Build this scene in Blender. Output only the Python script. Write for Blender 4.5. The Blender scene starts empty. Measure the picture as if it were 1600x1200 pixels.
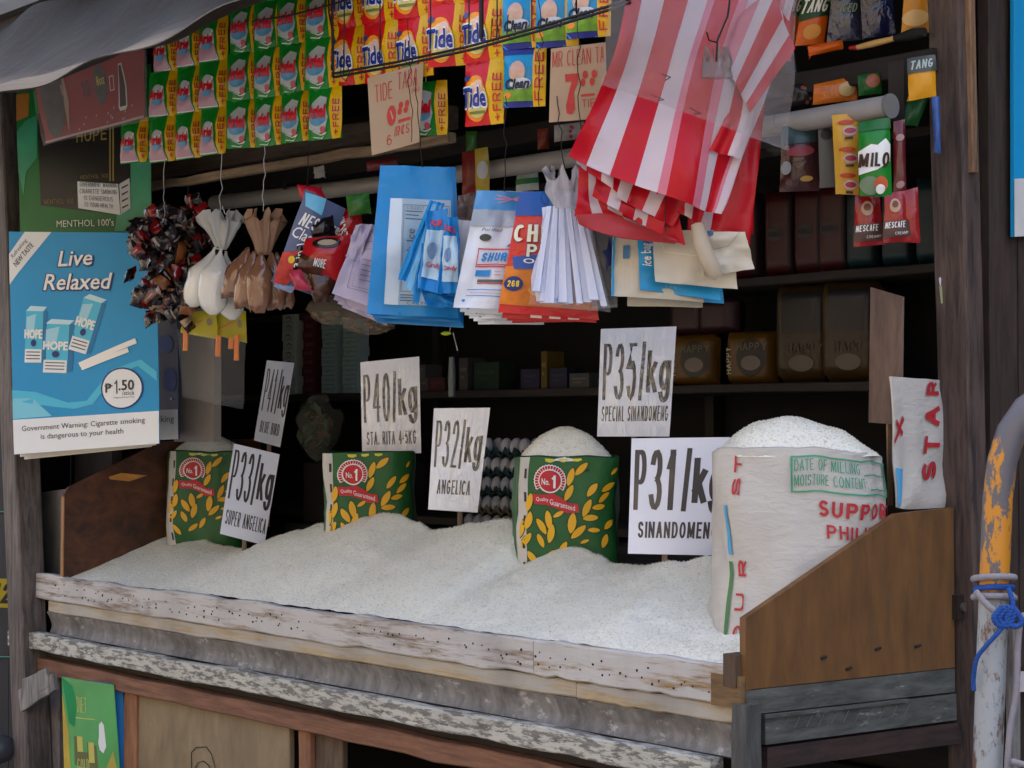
import bpy, bmesh, math, random
from mathutils import Vector, Matrix, noise
random.seed(7)
sc = bpy.context.scene
C = sc.collection

# ---------------------------------------------------------------- camera, world, sun, exposure
V = Vector
F = 3000.0                      # focal length in pixels of the 1600 px wide photograph
CAM = V((2.968, -3.154, 1.5))
RT0 = V((.64, .768, 0)).normalized()
FW0 = V((-.768, .64, 0)).normalized()
PITCH = math.atan(65 / F)
FW = (FW0 * math.cos(PITCH) + V((0, 0, 1)) * math.sin(PITCH)).normalized()
UP = RT0.cross(FW).normalized()
cd = bpy.data.cameras.new('camera')
cd.sensor_width = 36; cd.lens = F / 1600 * 36; cd.clip_end = 500; cd.clip_start = .05
co = bpy.data.objects.new('camera', cd); C.objects.link(co)
m3 = Matrix((RT0, UP, -FW)).transposed()
co.matrix_world = Matrix.Translation(CAM) @ m3.to_4x4()
sc.camera = co

w = bpy.data.worlds.new("World"); sc.world = w; w.use_nodes = True
nt = w.node_tree; bg = nt.nodes['Background']
sky = nt.nodes.new('ShaderNodeTexSky'); sky.sky_type = 'NISHITA'; sky.sun_disc = False
SUN_AZ = math.radians(68); SUN_EL = math.radians(52)   # azimuth of the direction towards the sun, from +X counter-clockwise
sky.sun_elevation = SUN_EL; sky.sun_rotation = math.radians(90) - SUN_AZ
sky.air_density = 1.0; sky.dust_density = 5.0; sky.ozone_density = 1.0
nt.links.new(sky.outputs[0], bg.inputs[0]); bg.inputs[1].default_value = .15
sl = bpy.data.lights.new('sun', 'SUN'); sl.energy = 3.0; sl.angle = math.radians(1.5); sl.color = (1, .94, .85)
so = bpy.data.objects.new('sun', sl); C.objects.link(so)
sd = V((math.cos(SUN_AZ) * math.cos(SUN_EL), math.sin(SUN_AZ) * math.cos(SUN_EL), math.sin(SUN_EL)))
so.rotation_euler = sd.to_track_quat('Z', 'Y').to_euler(); so.location = sd * 20
sc.view_settings.view_transform = 'Standard'; sc.view_settings.look = 'None'
sc.view_settings.gamma = 1; sc.view_settings.use_curve_mapping = False
sc.view_settings.exposure = 2.15

# ---------------------------------------------------------------- measuring helpers (photograph pixel -> place)
def ray(px, py): return (FW * F + RT0 * (px - 800) - UP * (py - 600)) / F
def PY(px, py, y=0.0):
    r = ray(px, py); return CAM + r * ((y - CAM.y) / r.y)
def PX(px, py, x=0.0):
    r = ray(px, py); return CAM + r * ((x - CAM.x) / r.x)
def PZ(px, py, z=0.0):
    r = ray(px, py); return CAM + r * ((z - CAM.z) / r.z)
def PD(px, py, d):
    r = ray(px, py); return CAM + r * (d / r.dot(FW0))
def DY(px, y=0.0):              # distance along the view of the plane Y=y at column px
    return (PY(px, 665, y) - CAM).dot(FW0)
def zat(py, px, y=0.0): return PY(px, py, y).z

# ---------------------------------------------------------------- materials
def lin(c):
    c = c / 255.0
    return c / 12.92 if c <= .04045 else ((c + .055) / 1.055) ** 2.4
def rgb(t): return (lin(t[0]), lin(t[1]), lin(t[2]), 1)
_m = {}
def mat(col, rough=.55, bump=0.0, bs=20.0, var=.12, vs=8.0, coat=0.0, metal=0.0, spec=.36, transl=0.0, stretch=(1, 1, 1), alpha=None, dist=.002, name='surface'):
    key = (col, rough, bump, bs, var, vs, coat, metal, spec, transl, stretch, alpha, dist)
    if key in _m: return _m[key]
    m = bpy.data.materials.new(name); m.use_nodes = True
    n = m.node_tree; p = n.nodes['Principled BSDF']; out = n.nodes['Material Output']
    p.inputs['Roughness'].default_value = rough; p.inputs['Metallic'].default_value = metal
    p.inputs['Specular IOR Level'].default_value = spec; p.inputs['Coat Weight'].default_value = coat
    p.inputs['Coat Roughness'].default_value = .08
    tc = n.nodes.new('ShaderNodeTexCoord'); mp = n.nodes.new('ShaderNodeMapping'); mp.inputs['Scale'].default_value = stretch
    n.links.new(tc.outputs['Object'], mp.inputs[0])
    a = rgb(col)
    if var > 0:
        nz = n.nodes.new('ShaderNodeTexNoise'); nz.inputs['Scale'].default_value = vs; nz.inputs['Detail'].default_value = 5
        n.links.new(mp.outputs[0], nz.inputs[0])
        mx = n.nodes.new('ShaderNodeMix'); mx.data_type = 'RGBA'
        mx.inputs[6].default_value = tuple(a[i] * (1 - var * 1.6) for i in range(3)) + (1,)
        mx.inputs[7].default_value = tuple(min(1, a[i] * (1 + var * 1.2)) for i in range(3)) + (1,)
        n.links.new(nz.outputs[0], mx.inputs[0]); n.links.new(mx.outputs[2], p.inputs['Base Color'])
    else: p.inputs['Base Color'].default_value = a
    if bump > 0:
        nb = n.nodes.new('ShaderNodeTexNoise'); nb.inputs['Scale'].default_value = bs; nb.inputs['Detail'].default_value = 3
        nb.inputs['Distortion'].default_value = .6
        n.links.new(mp.outputs[0], nb.inputs[0])
        b = n.nodes.new('ShaderNodeBump'); b.inputs['Strength'].default_value = bump; b.inputs['Distance'].default_value = dist
        n.links.new(nb.outputs[0], b.inputs['Height']); n.links.new(b.outputs[0], p.inputs['Normal']); n.links.new(b.outputs[0], p.inputs['Coat Normal'])
    last = p.outputs[0]
    if transl > 0:
        t = n.nodes.new('ShaderNodeBsdfTranslucent'); t.inputs[0].default_value = a
        x = n.nodes.new('ShaderNodeMixShader'); x.inputs[0].default_value = transl
        n.links.new(last, x.inputs[1]); n.links.new(t.outputs[0], x.inputs[2]); last = x.outputs[0]
    if alpha is not None:
        t = n.nodes.new('ShaderNodeBsdfTransparent'); x = n.nodes.new('ShaderNodeMixShader')
        x.inputs[0].default_value = alpha
        n.links.new(t.outputs[0], x.inputs[1]); n.links.new(last, x.inputs[2]); last = x.outputs[0]
    n.links.new(last, out.inputs[0])
    _m[key] = m; return m
def paper(c, **k): return mat(c, .6, .15, 30, .06, 6, name='paper', **k)
def plast(c, b=.5, bs=22, r=.3): return mat(c, r, b, bs, .06, 9, dist=.006, name='plastic')
def bagp(c, b=.6, bs=14, r=.38, t=.25): return mat(c, r, b, bs, .08, 7, transl=t, dist=.006, name='thin_plastic')
def film(c=(205, 205, 205), a=.3, b=.8, bs=18): return mat(c, .14, b, bs, 0, 8, alpha=a, dist=.01, name='clear_film')
def metal(c, r=.35): return mat(c, r, .1, 40, .1, 6, metal=.7, name='metal')
def fabric(c): return mat(c, .9, .25, 200, .12, 5, name='woven')

def wood(c1, c2, stretch=(1.5, 14, 14), rough=.75, paint=None, thr=.5, soft=.04, ps=(5, 22, 22), pscale=2.0, grain=.5, dirt=.35, name='wood'):
    key = ('w', c1, c2, stretch, rough, paint, thr, soft, ps, pscale, grain, dirt)
    if key in _m: return _m[key]
    m = bpy.data.materials.new(name); m.use_nodes = True
    n = m.node_tree; p = n.nodes['Principled BSDF']; p.inputs['Roughness'].default_value = rough
    L = n.links.new
    geo = n.nodes.new('ShaderNodeNewGeometry')
    mp = n.nodes.new('ShaderNodeMapping'); mp.inputs['Scale'].default_value = stretch; L(geo.outputs['Position'], mp.inputs[0])
    nz = n.nodes.new('ShaderNodeTexNoise'); nz.inputs['Scale'].default_value = 4; nz.inputs['Detail'].default_value = 8; nz.inputs['Roughness'].default_value = .65
    nz.inputs['Distortion'].default_value = .4
    L(mp.outputs[0], nz.inputs[0])
    mx = n.nodes.new('ShaderNodeMix'); mx.data_type = 'RGBA'; mx.inputs[6].default_value = rgb(c1); mx.inputs[7].default_value = rgb(c2)
    cr = n.nodes.new('ShaderNodeMapRange'); cr.inputs[1].default_value = .32; cr.inputs[2].default_value = .68; L(nz.outputs[0], cr.inputs[0]); L(cr.outputs[0], mx.inputs[0])
    col = mx.outputs[2]
    # dirt blotches
    nd = n.nodes.new('ShaderNodeTexNoise'); nd.inputs['Scale'].default_value = 5; nd.inputs['Detail'].default_value = 6; L(geo.outputs['Position'], nd.inputs[0])
    md = n.nodes.new('ShaderNodeMix'); md.data_type = 'RGBA'; md.blend_type = 'MULTIPLY'
    rd = n.nodes.new('ShaderNodeMapRange'); rd.inputs[1].default_value = .45; rd.inputs[2].default_value = .75; rd.inputs[4].default_value = dirt; L(nd.outputs[0], rd.inputs[0])
    if paint:
        m2 = n.nodes.new('ShaderNodeMapping'); m2.inputs['Scale'].default_value = ps; L(geo.outputs['Position'], m2.inputs[0])
        n2 = n.nodes.new('ShaderNodeTexNoise'); n2.inputs['Scale'].default_value = pscale; n2.inputs['Detail'].default_value = 9; n2.inputs['Roughness'].default_value = .7; L(m2.outputs[0], n2.inputs[0])
        r2 = n.nodes.new('ShaderNodeMapRange'); r2.inputs[1].default_value = thr - soft; r2.inputs[2].default_value = thr + soft; L(n2.outputs[0], r2.inputs[0])
        mp2 = n.nodes.new('ShaderNodeMix'); mp2.data_type = 'RGBA'; mp2.inputs[7].default_value = rgb(paint)
        L(r2.outputs[0], mp2.inputs[0]); L(col, mp2.inputs[6]); col = mp2.outputs[2]
    L(rd.outputs[0], md.inputs[0]); L(col, md.inputs[6]); md.inputs[7].default_value = (.35, .32, .3, 1)
    L(md.outputs[2], p.inputs['Base Color'])
    b = n.nodes.new('ShaderNodeBump'); b.inputs['Strength'].default_value = grain; b.inputs['Distance'].default_value = .003
    L(nz.outputs[0], b.inputs['Height']); L(b.outputs[0], p.inputs['Normal'])
    _m[key] = m; return m

# ---------------------------------------------------------------- object helpers
def thing(name, label, cat, loc=(0, 0, 0), group=None, rz=0):
    o = bpy.data.objects.new(name, None); C.objects.link(o); o.empty_display_size = .05
    o.location = loc; o.rotation_euler = (0, 0, rz)
    o['label'] = label; o['category'] = cat
    if group: o['group'] = group
    return o
def tag(o, label, cat, group=None, kind=None):
    o['label'] = label; o['category'] = cat
    if group: o['group'] = group
    if kind: o['kind'] = kind
    return o
def dup(root, loc, rz=None, label=None, rot=None):
    r = root.copy(); C.objects.link(r); r.location = loc
    if rot is not None: r.rotation_euler = rot
    elif rz is not None: r.rotation_euler = (0, 0, rz)
    if label: r['label'] = label
    for ch in list(root.children):
        c = ch.copy(); C.objects.link(c); c.parent = r
        for g in list(ch.children):
            d = g.copy(); C.objects.link(d); d.parent = c
    return r

_tx = {}
def textmesh(s, bold=0.0, shear=0.0):
    bold = 0.0
    k = (s, bold, shear)
    if k in _tx: return _tx[k]
    cu = bpy.data.curves.new('lettering', 'FONT'); cu.body = s; cu.offset = bold; cu.shear = shear; cu.resolution_u = 2; cu.align_x = 'CENTER'
    o = bpy.data.objects.new('lettering', cu); C.objects.link(o)
    dg = bpy.context.evaluated_depsgraph_get(); dg.update()
    me = bpy.data.meshes.new_from_object(o.evaluated_get(dg))
    vs = [(v.co.x, v.co.y) for v in me.vertices]; fs = [tuple(p.vertices) for p in me.polygons]
    bpy.data.objects.remove(o); bpy.data.curves.remove(cu); bpy.data.meshes.remove(me)
    if not vs: vs = [(0, 0)]; fs = []
    x0 = min(v[0] for v in vs); x1 = max(v[0] for v in vs); y0 = min(v[1] for v in vs); y1 = max(v[1] for v in vs)
    sx = (x1 - x0) or 1; sy = (y1 - y0) or 1
    vs = [((x - x0) / sx, 1 - (y - y0) / sy) for x, y in vs]
    _tx[k] = (vs, fs); return _tx[k]

def _arc(cx, cy, rx, ry, a0, a1, n=9):
    return [(cx + rx * math.cos(math.radians(a0 + (a1 - a0) * k / n)), cy + ry * math.sin(math.radians(a0 + (a1 - a0) * k / n))) for k in range(n + 1)]
_rnd = lambda cx, cy, rx, ry: _arc(cx, cy, rx, ry, 0, 360, 18)
# plain sans letters as centre lines in a unit box (y down): (relative width, strokes)
GLY = {
'0': (1, [_rnd(.5, .5, .5, .5)]), 'O': (1.15, [_rnd(.5, .5, .5, .5)]), '1': (.62, [[(.72, 0), (.72, 1)], [(.0, .26), (.66, .07)]]),
'2': (1, [_arc(.5, .28, .48, .28, 185, 385) + [(.0, 1), (1, 1)]]), '3': (1, [_arc(.46, .25, .44, .25, 195, 450), _arc(.46, .74, .52, .26, -90, 165)]),
'4': (1.05, [[(.76, 0), (.76, 1)], [(.70, .03), (.02, .66)], [(0, .70), (1, .70)]]), '5': (1, [[(.92, 0), (.18, 0), (.08, .46)] + _arc(.48, .66, .5, .34, -140, 155)]),
'6': (1, [_arc(.5, .5, .5, .5, -45, -180, 7) + [(0, .68)], _rnd(.5, .69, .5, .31)]), '7': (1, [[(0, 0), (1, 0), (.36, 1)]]), '8': (1, [_rnd(.5, .25, .44, .25), _rnd(.5, .75, .5, .25)]),
'9': (1, [_rnd(.5, .31, .5, .31), [(1, .32)] + _arc(.5, .5, .5, .5, 0, 135, 7)]), '/': (.55, [[(0, 1), (1, 0)]]), '.': (.25, [[(.5, .9), (.5, 1)]]), '-': (.5, [[(0, .6), (1, .6)]]), '+': (.9, [[(0, .5), (1, .5)], [(.5, .2), (.5, .8)]]), ':': (.3, [[(.5, .3), (.5, .42)], [(.5, .88), (.5, 1)]]),
'P': (1, [[(0, 1), (0, 0), (.5, 0)] + _arc(.6, .27, .4, .27, -90, 90) + [(0, .54)]]), 'R': (1.05, [[(0, 1), (0, 0), (.5, 0)] + _arc(.6, .26, .38, .26, -90, 90) + [(0, .52)], [(.5, .52), (1, 1)]]),
'B': (1.05, [[(0, 0), (.5, 0)] + _arc(.58, .24, .36, .24, -90, 90) + [(0, .48)], [(.5, .48)] + _arc(.58, .74, .42, .26, -90, 90) + [(0, 1), (0, 0)]]),
'A': (1.1, [[(0, 1), (.47, 0)], [(.53, 0), (1, 1)], [(.2, .66), (.8, .66)]]), 'C': (1.1, [_arc(.52, .5, .52, .5, -48, -312, 16)]), 'D': (1.1, [[(0, 0), (.35, 0)] + _arc(.4, .5, .6, .5, -90, 90, 12) + [(0, 1), (0, 0)]]),
'E': (.95, [[(1, 0), (0, 0), (0, 1), (1, 1)], [(0, .48), (.88, .48)]]), 'F': (.9, [[(1, 0), (0, 0), (0, 1)], [(0, .48), (.85, .48)]]), 'G': (1.15, [_arc(.5, .5, .5, .5, -48, -350, 16) + [(1, .55), (.6, .55)]]),
'H': (1.05, [[(0, 0), (0, 1)], [(1, 0), (1, 1)], [(0, .48), (1, .48)]]), 'I': (.3, [[(.5, 0), (.5, 1)]]), 'J': (.8, [[(1, 0), (1, .7)] + _arc(.5, .7, .5, .3, 0, 170)]), 'K': (1.1, [[(0, 0), (0, 1)], [(.95, 0), (0, .62)], [(.32, .42), (1, 1)]]),
'L': (.85, [[(0, 0), (0, 1), (1, 1)]]), 'M': (1.35, [[(0, 0), (0, 1)], [(1, 0), (1, 1)], [(.06, 0), (.5, .9)], [(.94, 0), (.5, .9)]]), 'N': (1.12, [[(0, 0), (0, 1)], [(1, 0), (1, 1)], [(.03, 0), (.97, 1)]]), 'Q': (1.15, [_rnd(.5, .5, .5, .5), [(.6, .7), (1, 1)]]),
'S': (1, [_arc(.5, .255, .47, .255, -25, -270, 12) + _arc(.5, .755, .5, .245, -90, 160, 12)]), 'T': (1, [[(0, 0), (1, 0)], [(.5, 0), (.5, 1)]]), 'U': (1.05, [[(0, 0), (0, .66)] + _arc(.5, .66, .5, .34, 180, 0) + [(1, 0)]]),
'V': (1.05, [[(0, 0), (.48, 1)], [(.52, 1), (1, 0)]]), 'W': (1.5, [[(0, 0), (.25, 1)], [(.25, 1), (.5, .1)], [(.5, .1), (.75, 1)], [(.75, 1), (1, 0)]]), 'X': (1, [[(0, 0), (1, 1)], [(1, 0), (0, 1)]]), 'Y': (1, [[(0, 0), (.5, .5), (1, 0)], [(.5, .5), (.5, 1)]]), 'Z': (1, [[(0, 0), (1, 0)], [(1, .03), (0, .97)], [(0, 1), (1, 1)]]),
'k': (.9, [[(0, 0), (0, 1)], [(.9, .3), (0, .74)], [(.34, .58), (1, 1)]]), 'g': (.95, [_rnd(.46, .34, .46, .34), [(.94, 0), (.94, .72)] + _arc(.48, .74, .46, .26, 0, 160)]), ' ': (.6, [])}
class Grid:
    """a sheet as a lattice of points: S(u, v, off)"""
    def __init__(s, pts, closed=False):
        s.P = pts; s.nv = len(pts) - 1; s.nu = len(pts[0]) - 1; s.closed = closed
        s.N = [[None] * (s.nu + 1) for _ in range(s.nv + 1)]
        for j in range(s.nv + 1):
            for i in range(s.nu + 1):
                if closed: i0 = (i - 1) % s.nu; i1 = (i + 1) % s.nu
                else: i0 = max(0, i - 1); i1 = min(s.nu, i + 1)
                a = pts[j][i1] - pts[j][i0]; b = pts[min(s.nv, j + 1)][i] - pts[max(0, j - 1)][i]
                n = b.cross(a)
                s.N[j][i] = n.normalized() if n.length > 1e-9 else V((0, -1, 0))
    def measure(s):
        s.W = sum((s.P[0][i + 1] - s.P[0][i]).length for i in range(s.nu)); s.H = sum((s.P[j + 1][0] - s.P[j][0]).length for j in range(s.nv))
        tw = max(((s.P[j][i] + s.P[j + 1][i + 1] - s.P[j][i + 1] - s.P[j + 1][i]).length for j in range(s.nv) for i in range(s.nu)), default=0)
        s.step = min(.0018, .0005 + tw * .35)
    def __call__(s, u, v, off=0.0):
        x = min(max(u, 0), 1) * s.nu; y = min(max(v, 0), 1) * s.nv
        i = min(int(x), s.nu - 1); j = min(int(y), s.nv - 1); a = x - i; b = y - j
        def bl(A): return A[j][i] * (1 - a) * (1 - b) + A[j][i + 1] * a * (1 - b) + A[j + 1][i] * (1 - a) * b + A[j + 1][i + 1] * a * b
        p = bl(s.P)
        return p + bl(s.N) * off if off else p

def lattice(rows, nu, nv, disp=None, smooth=True):
    """rows: control rows (top to bottom) of points (left to right)."""
    def interp(pts, t):
        n = len(pts) - 1; x = t * n; i = min(int(x), n - 1); a = x - i
        if n == 1 or not smooth: return pts[i].lerp(pts[i + 1], a)
        p0 = pts[max(0, i - 1)]; p1 = pts[i]; p2 = pts[i + 1]; p3 = pts[min(n, i + 2)]
        return .5 * ((2 * p1) + (p2 - p0) * a + (2 * p0 - 5 * p1 + 4 * p2 - p3) * a * a + (3 * p1 - p0 - 3 * p2 + p3) * a ** 3)
    G = []
    for j in range(nv + 1):
        row = []
        for i in range(nu + 1):
            u = i / nu; v = j / nv
            row.append(interp([interp(r, u) for r in rows], v))
        G.append(row)
    g = Grid(G)
    if disp:
        g = Grid([[G[j][i] + g.N[j][i] * disp(i / nu, j / nv) for i in range(nu + 1)] for j in range(nv + 1)])
    return g

class MB:
    def __init__(s): s.v = []; s.f = []; s.m = []; s.mats = []; s.sm = []
    def mi(s, m):
        if m not in s.mats: s.mats.append(m)
        return s.mats.index(m)
    def add(s, vs, fs, m, smooth=False):
        o = len(s.v); s.v += [V(x) for x in vs]; k = s.mi(m)
        for f in fs: s.f.append(tuple(i + o for i in f)); s.m.append(k); s.sm.append(smooth)
    def box(s, a, b, m, jit=0.0):
        x0, y0, z0 = a; x1, y1, z1 = b
        vs = [V((x, y, z)) for x in (x0, x1) for y in (y0, y1) for z in (z0, z1)]
        if jit: vs = [p + V([random.uniform(-jit, jit) for _ in range(3)]) for p in vs]
        s.add(vs, [(0, 1, 3, 2), (4, 6, 7, 5), (0, 4, 5, 1), (2, 3, 7, 6), (0, 2, 6, 4), (1, 5, 7, 3)], m)
    def prism(s, poly, d, m):
        """poly: list of 3D points (planar), d: extrusion vector"""
        n = len(poly); d = V(d); vs = [V(p) for p in poly] + [V(p) + d for p in poly]
        s.add(vs, [tuple(range(n - 1, -1, -1)), tuple(range(n, 2 * n))] + [(i, (i + 1) % n, (i + 1) % n + n, i + n) for i in range(n)], m)
    def plank(s, a, b, h, t, m, n=10, warp=.003, up=V((0, 0, 1)), out=None, bev=.003):
        """a board from a to b (bottom edge centre), height h along up, thickness t outward; slightly uneven, bevelled"""
        a = V(a); b = V(b); d = (b - a); e = d.normalized(); o = out or e.cross(up).normalized(); o = V(o)
        sec = [(0, bev), (0, h - bev), (bev, h), (t - bev, h), (t, h - bev), (t, bev), (t - bev, 0), (bev, 0)]
        vs = []; ph = random.random() * 50
        for k in range(n + 1):
            p = a + d * (k / n)
            wz = noise.noise(V((ph, k * .7, 0))) * warp; wo = noise.noise(V((0, ph, k * .7))) * warp * .5
            for (x, y) in sec:
                wt = noise.noise(V((ph + 9, k * 1.3, y * 30))) * warp * .7
                vs.append(p + o * (x + wo) + up * (y + wz + wt))
        fs = []
        for k in range(n):
            for i in range(8):
                j = (i + 1) % 8; fs.append((k * 8 + i, k * 8 + j, k * 8 + 8 + j, k * 8 + 8 + i))
        fs.append(tuple(range(7, -1, -1))); fs.append(tuple(n * 8 + i for i in range(8)))
        s.add(vs, fs, m)
    def tube(s, pts, r, m, n=8, caps=True):
        pts = [V(p) for p in pts]; rs = r if isinstance(r, (list, tuple)) else [r] * len(pts)
        vs = []; prev = None
        for k, p in enumerate(pts):
            t = (pts[min(k + 1, len(pts) - 1)] - pts[max(k - 1, 0)]).normalized()
            a = prev - t * prev.dot(t) if prev is not None else t.orthogonal()
            if a.length < 1e-6: a = t.orthogonal()
            a.normalize(); prev = a; b = t.cross(a)
            for i in range(n):
                g = 2 * math.pi * i / n; vs.append(p + (a * math.cos(g) + b * math.sin(g)) * rs[k])
        fs = []
        for k in range(len(pts) - 1):
            for i in range(n):
                j = (i + 1) % n; fs.append((k * n + i, k * n + j, k * n + n + j, k * n + n + i))
        s.add(vs, fs, m, True)
        if caps:
            e = (len(pts) - 1) * n
            s.add(vs[:n], [tuple(range(n - 1, -1, -1))], m); s.add(vs[e:], [tuple(range(n))], m)
    def grid(s, g, m, thick=0.0, smooth=True, back=None, flip=False):
        W = g.nu + 1; H = g.nv + 1
        vs = [g.P[j][i] for j in range(H) for i in range(W)]
        fs = [(j * W + i, (j + 1) * W + i, (j + 1) * W + i + 1, j * W + i + 1) for j in range(H - 1) for i in range(W - 1)]
        s.add(vs, fs, m, smooth)
        if thick:
            bs = [g.P[j][i] - g.N[j][i] * thick for j in range(H) for i in range(W)]
            s.add(bs, [tuple(reversed(f)) for f in fs], back or m, smooth)
            e = [j * W for j in range(H)] + [(H - 1) * W + i for i in range(1, W)] + [j * W + W - 1 for j in range(H - 2, -1, -1)] + [i for i in range(W - 2, 0, -1)]
            if not g.closed:
                n = len(e); q = [vs[i] for i in e] + [bs[i] for i in e]
                s.add(q, [(i, i + n, (i + 1) % n + n, (i + 1) % n) for i in range(n)], m)
    # ---- flat print laid on a Grid
    def _lay(s, g, vs, fs, m, lv, cuts=True):
        bm = bmesh.new()
        bv = [bm.verts.new((x, y, 0)) for x, y in vs]
        for f in fs:
            try: bm.faces.new([bv[i] for i in f])
            except Exception: pass
        if cuts:
            xs = [v[0] for v in vs]; ys = [v[1] for v in vs]
            for i in range(1, g.nu):
                c = i / g.nu
                if min(xs) < c < max(xs): bmesh.ops.bisect_plane(bm, geom=bm.verts[:] + bm.edges[:] + bm.faces[:], plane_co=(c, 0, 0), plane_no=(1, 0, 0), dist=1e-6)
            for j in range(1, g.nv):
                c = j / g.nv
                if min(ys) < c < max(ys): bmesh.ops.bisect_plane(bm, geom=bm.verts[:] + bm.edges[:] + bm.faces[:], plane_co=(0, c, 0), plane_no=(0, 1, 0), dist=1e-6)
        bm.verts.index_update()
        if not hasattr(g, 'step'): g.measure()
        pv = [g(v.co.x, v.co.y, g.step * lv) for v in bm.verts]
        s.add(pv, [tuple(v.index for v in f.verts) for f in bm.faces], m, True)
        bm.free()
    def rect(s, g, u0, v0, u1, v1, m, lv=1): s._lay(g, [(u0, v0), (u0, v1), (u1, v1), (u1, v0)], [(0, 1, 2, 3)], m, lv)
    def poly(s, g, pts, m, lv=1):
        from mathutils.geometry import tessellate_polygon
        t = tessellate_polygon([[V((x, y, 0)) for x, y in pts]])
        s._lay(g, pts, [tuple(f) for f in t], m, lv)
    def ell(s, g, u, v, ru, rv, m, lv=1, n=20, rot=0, a0=0, a1=2 * math.pi):
        pts = [(u + ru * math.cos(a0 + (a1 - a0) * k / n), v + rv * math.sin(a0 + (a1 - a0) * k / n)) for k in range(n)]
        s._lay(g, pts, [tuple(range(n))], m, lv)
    def line(s, g, pts, wu, wv, m, lv=1):
        for (a, b) in zip(pts[:-1], pts[1:]):
            dx, dy = b[0] - a[0], b[1] - a[1]; L = math.hypot(dx, dy) or 1; nx, ny = -dy / L * wu, dx / L * wv
            s._lay(g, [(a[0] - nx, a[1] - ny), (a[0] + nx, a[1] + ny), (b[0] + nx, b[1] + ny), (b[0] - nx, b[1] - ny)], [(0, 1, 2, 3)], m, lv)
    def frame(s, g, u0, v0, u1, v1, wu, wv, m, lv=1):
        s.rect(g, u0, v0, u1, v0 + wv, m, lv); s.rect(g, u0, v1 - wv, u1, v1, m, lv)
        s.rect(g, u0, v0 + wv, u0 + wu, v1 - wv, m, lv); s.rect(g, u1 - wu, v0 + wv, u1, v1 - wv, m, lv)
    def text(s, g, t, u0, v0, u1, v1, m, lv=2, bold=0.0, shear=0.0, rot=0, asp=1.0, tilt=0.0):
        """lettering filling the box (u0,v0)-(u1,v1); rot 90 = reading upward; tilt in v per u"""
        if all(c in GLY for c in t) and bold >= 0:
            return s.stext(g, t, u0, v0, u1, v1, m, lv, .10 + bold * 1.3, shear, rot, tilt, min(.40, .24 + bold * 2.4))
        vs, fs = textmesh(t, bold, shear)
        if rot == 90: q = [(u0 + (u1 - u0) * y, v1 - (v1 - v0) * x) for x, y in vs]
        elif rot == -90: q = [(u1 - (u1 - u0) * y, v0 + (v1 - v0) * x) for x, y in vs]
        else: q = [(u0 + (u1 - u0) * x, v0 + (v1 - v0) * y + tilt * (x - .5)) for x, y in vs]
        n_ = max(1, len(t)); k = 1.3 * bold
        if rot: s.fat(g, q, fs, m, lv, k * (u1 - u0), k * 1.2 * (v1 - v0) / n_)
        else: s.fat(g, q, fs, m, lv, k * 1.2 * (u1 - u0) / n_, k * (v1 - v0))
    def stext(s, g, t, u0, v0, u1, v1, m, lv, th, shear=0.0, rot=0, tilt=0.0, cap=.25):
        """sans letters drawn as even strokes filling the box"""
        if not hasattr(g, 'step'): g.measure()
        if rot: Wm = (v1 - v0) * g.H; Hm = (u1 - u0) * g.W
        else: Wm = (u1 - u0) * g.W; Hm = (v1 - v0) * g.H
        ws = [GLY[c][0] for c in t]; gap = .30; tot = sum(ws) + gap * (len(t) - 1); k = Wm / tot
        T = min(th * Hm, k * cap); x = 0.0; layer = 0
        for c, w_ in zip(t, ws):
            cw = w_ * k
            for st in GLY[c][1]:
                closed = len(st) > 3 and math.hypot(st[0][0] - st[-1][0], st[0][1] - st[-1][1]) < 1e-6
                q = []
                for (a, b) in (st[:-1] if closed else st):
                    px = x + T / 2 + a * max(0.0, cw - T); py = T / 2 + b * (Hm - T)
                    p = (px + shear * (Hm * .5 - py), py)
                    if not q or math.hypot(p[0] - q[-1][0], p[1] - q[-1][1]) > 1e-6: q.append(p)
                n = len(q)
                if n < 2: continue
                L = []; R = []
                for i in range(n):
                    pa = q[i - 1] if (i > 0 or closed) else None; pb = q[(i + 1) % n] if (i < n - 1 or closed) else None
                    def nd(p, r): d = math.hypot(r[0] - p[0], r[1] - p[1]); return ((r[0] - p[0]) / d, (r[1] - p[1]) / d)
                    d1 = nd(pa, q[i]) if pa else None; d2 = nd(q[i], pb) if pb else None
                    d1 = d1 or d2; d2 = d2 or d1
                    nx, ny = -(d1[1] + d2[1]), d1[0] + d2[0]; l = math.hypot(nx, ny)
                    if l < .3: nx, ny, l = -d2[1], d2[0], 1
                    nx /= l; ny /= l; cs = max(.45, nx * -d1[1] + ny * d1[0]); r = T / 2 / cs
                    e = 0
                    cx_, cy_ = q[i]
                    if not closed and i in (0, n - 1):     # square ends
                        dd = d2 if i == 0 else d1; e = T * .5 * (-1 if i == 0 else 1) * (abs(dd[1]) > .9 or abs(dd[0]) > .9); cx_ += dd[0] * e; cy_ += dd[1] * e
                    L.append((cx_ + nx * r, cy_ + ny * r)); R.append((cx_ - nx * r, cy_ - ny * r))
                P = L + R; fs = [(i, i + n, (i + 1) % n + n, (i + 1) % n) for i in range(n if closed else n - 1)]
                if rot == 90: uv = [(u0 + b / g.W, v1 - a / g.H) for a, b in P]
                elif rot == -90: uv = [(u1 - b / g.W, v0 + a / g.H) for a, b in P]
                else: uv = [(u0 + a / g.W, v0 + b / g.H + tilt * (a / Wm - .5)) for a, b in P]
                s._lay(g, uv, fs, m, lv + .05 * (layer % 12)); layer += 1
            x += cw + gap * k
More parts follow.
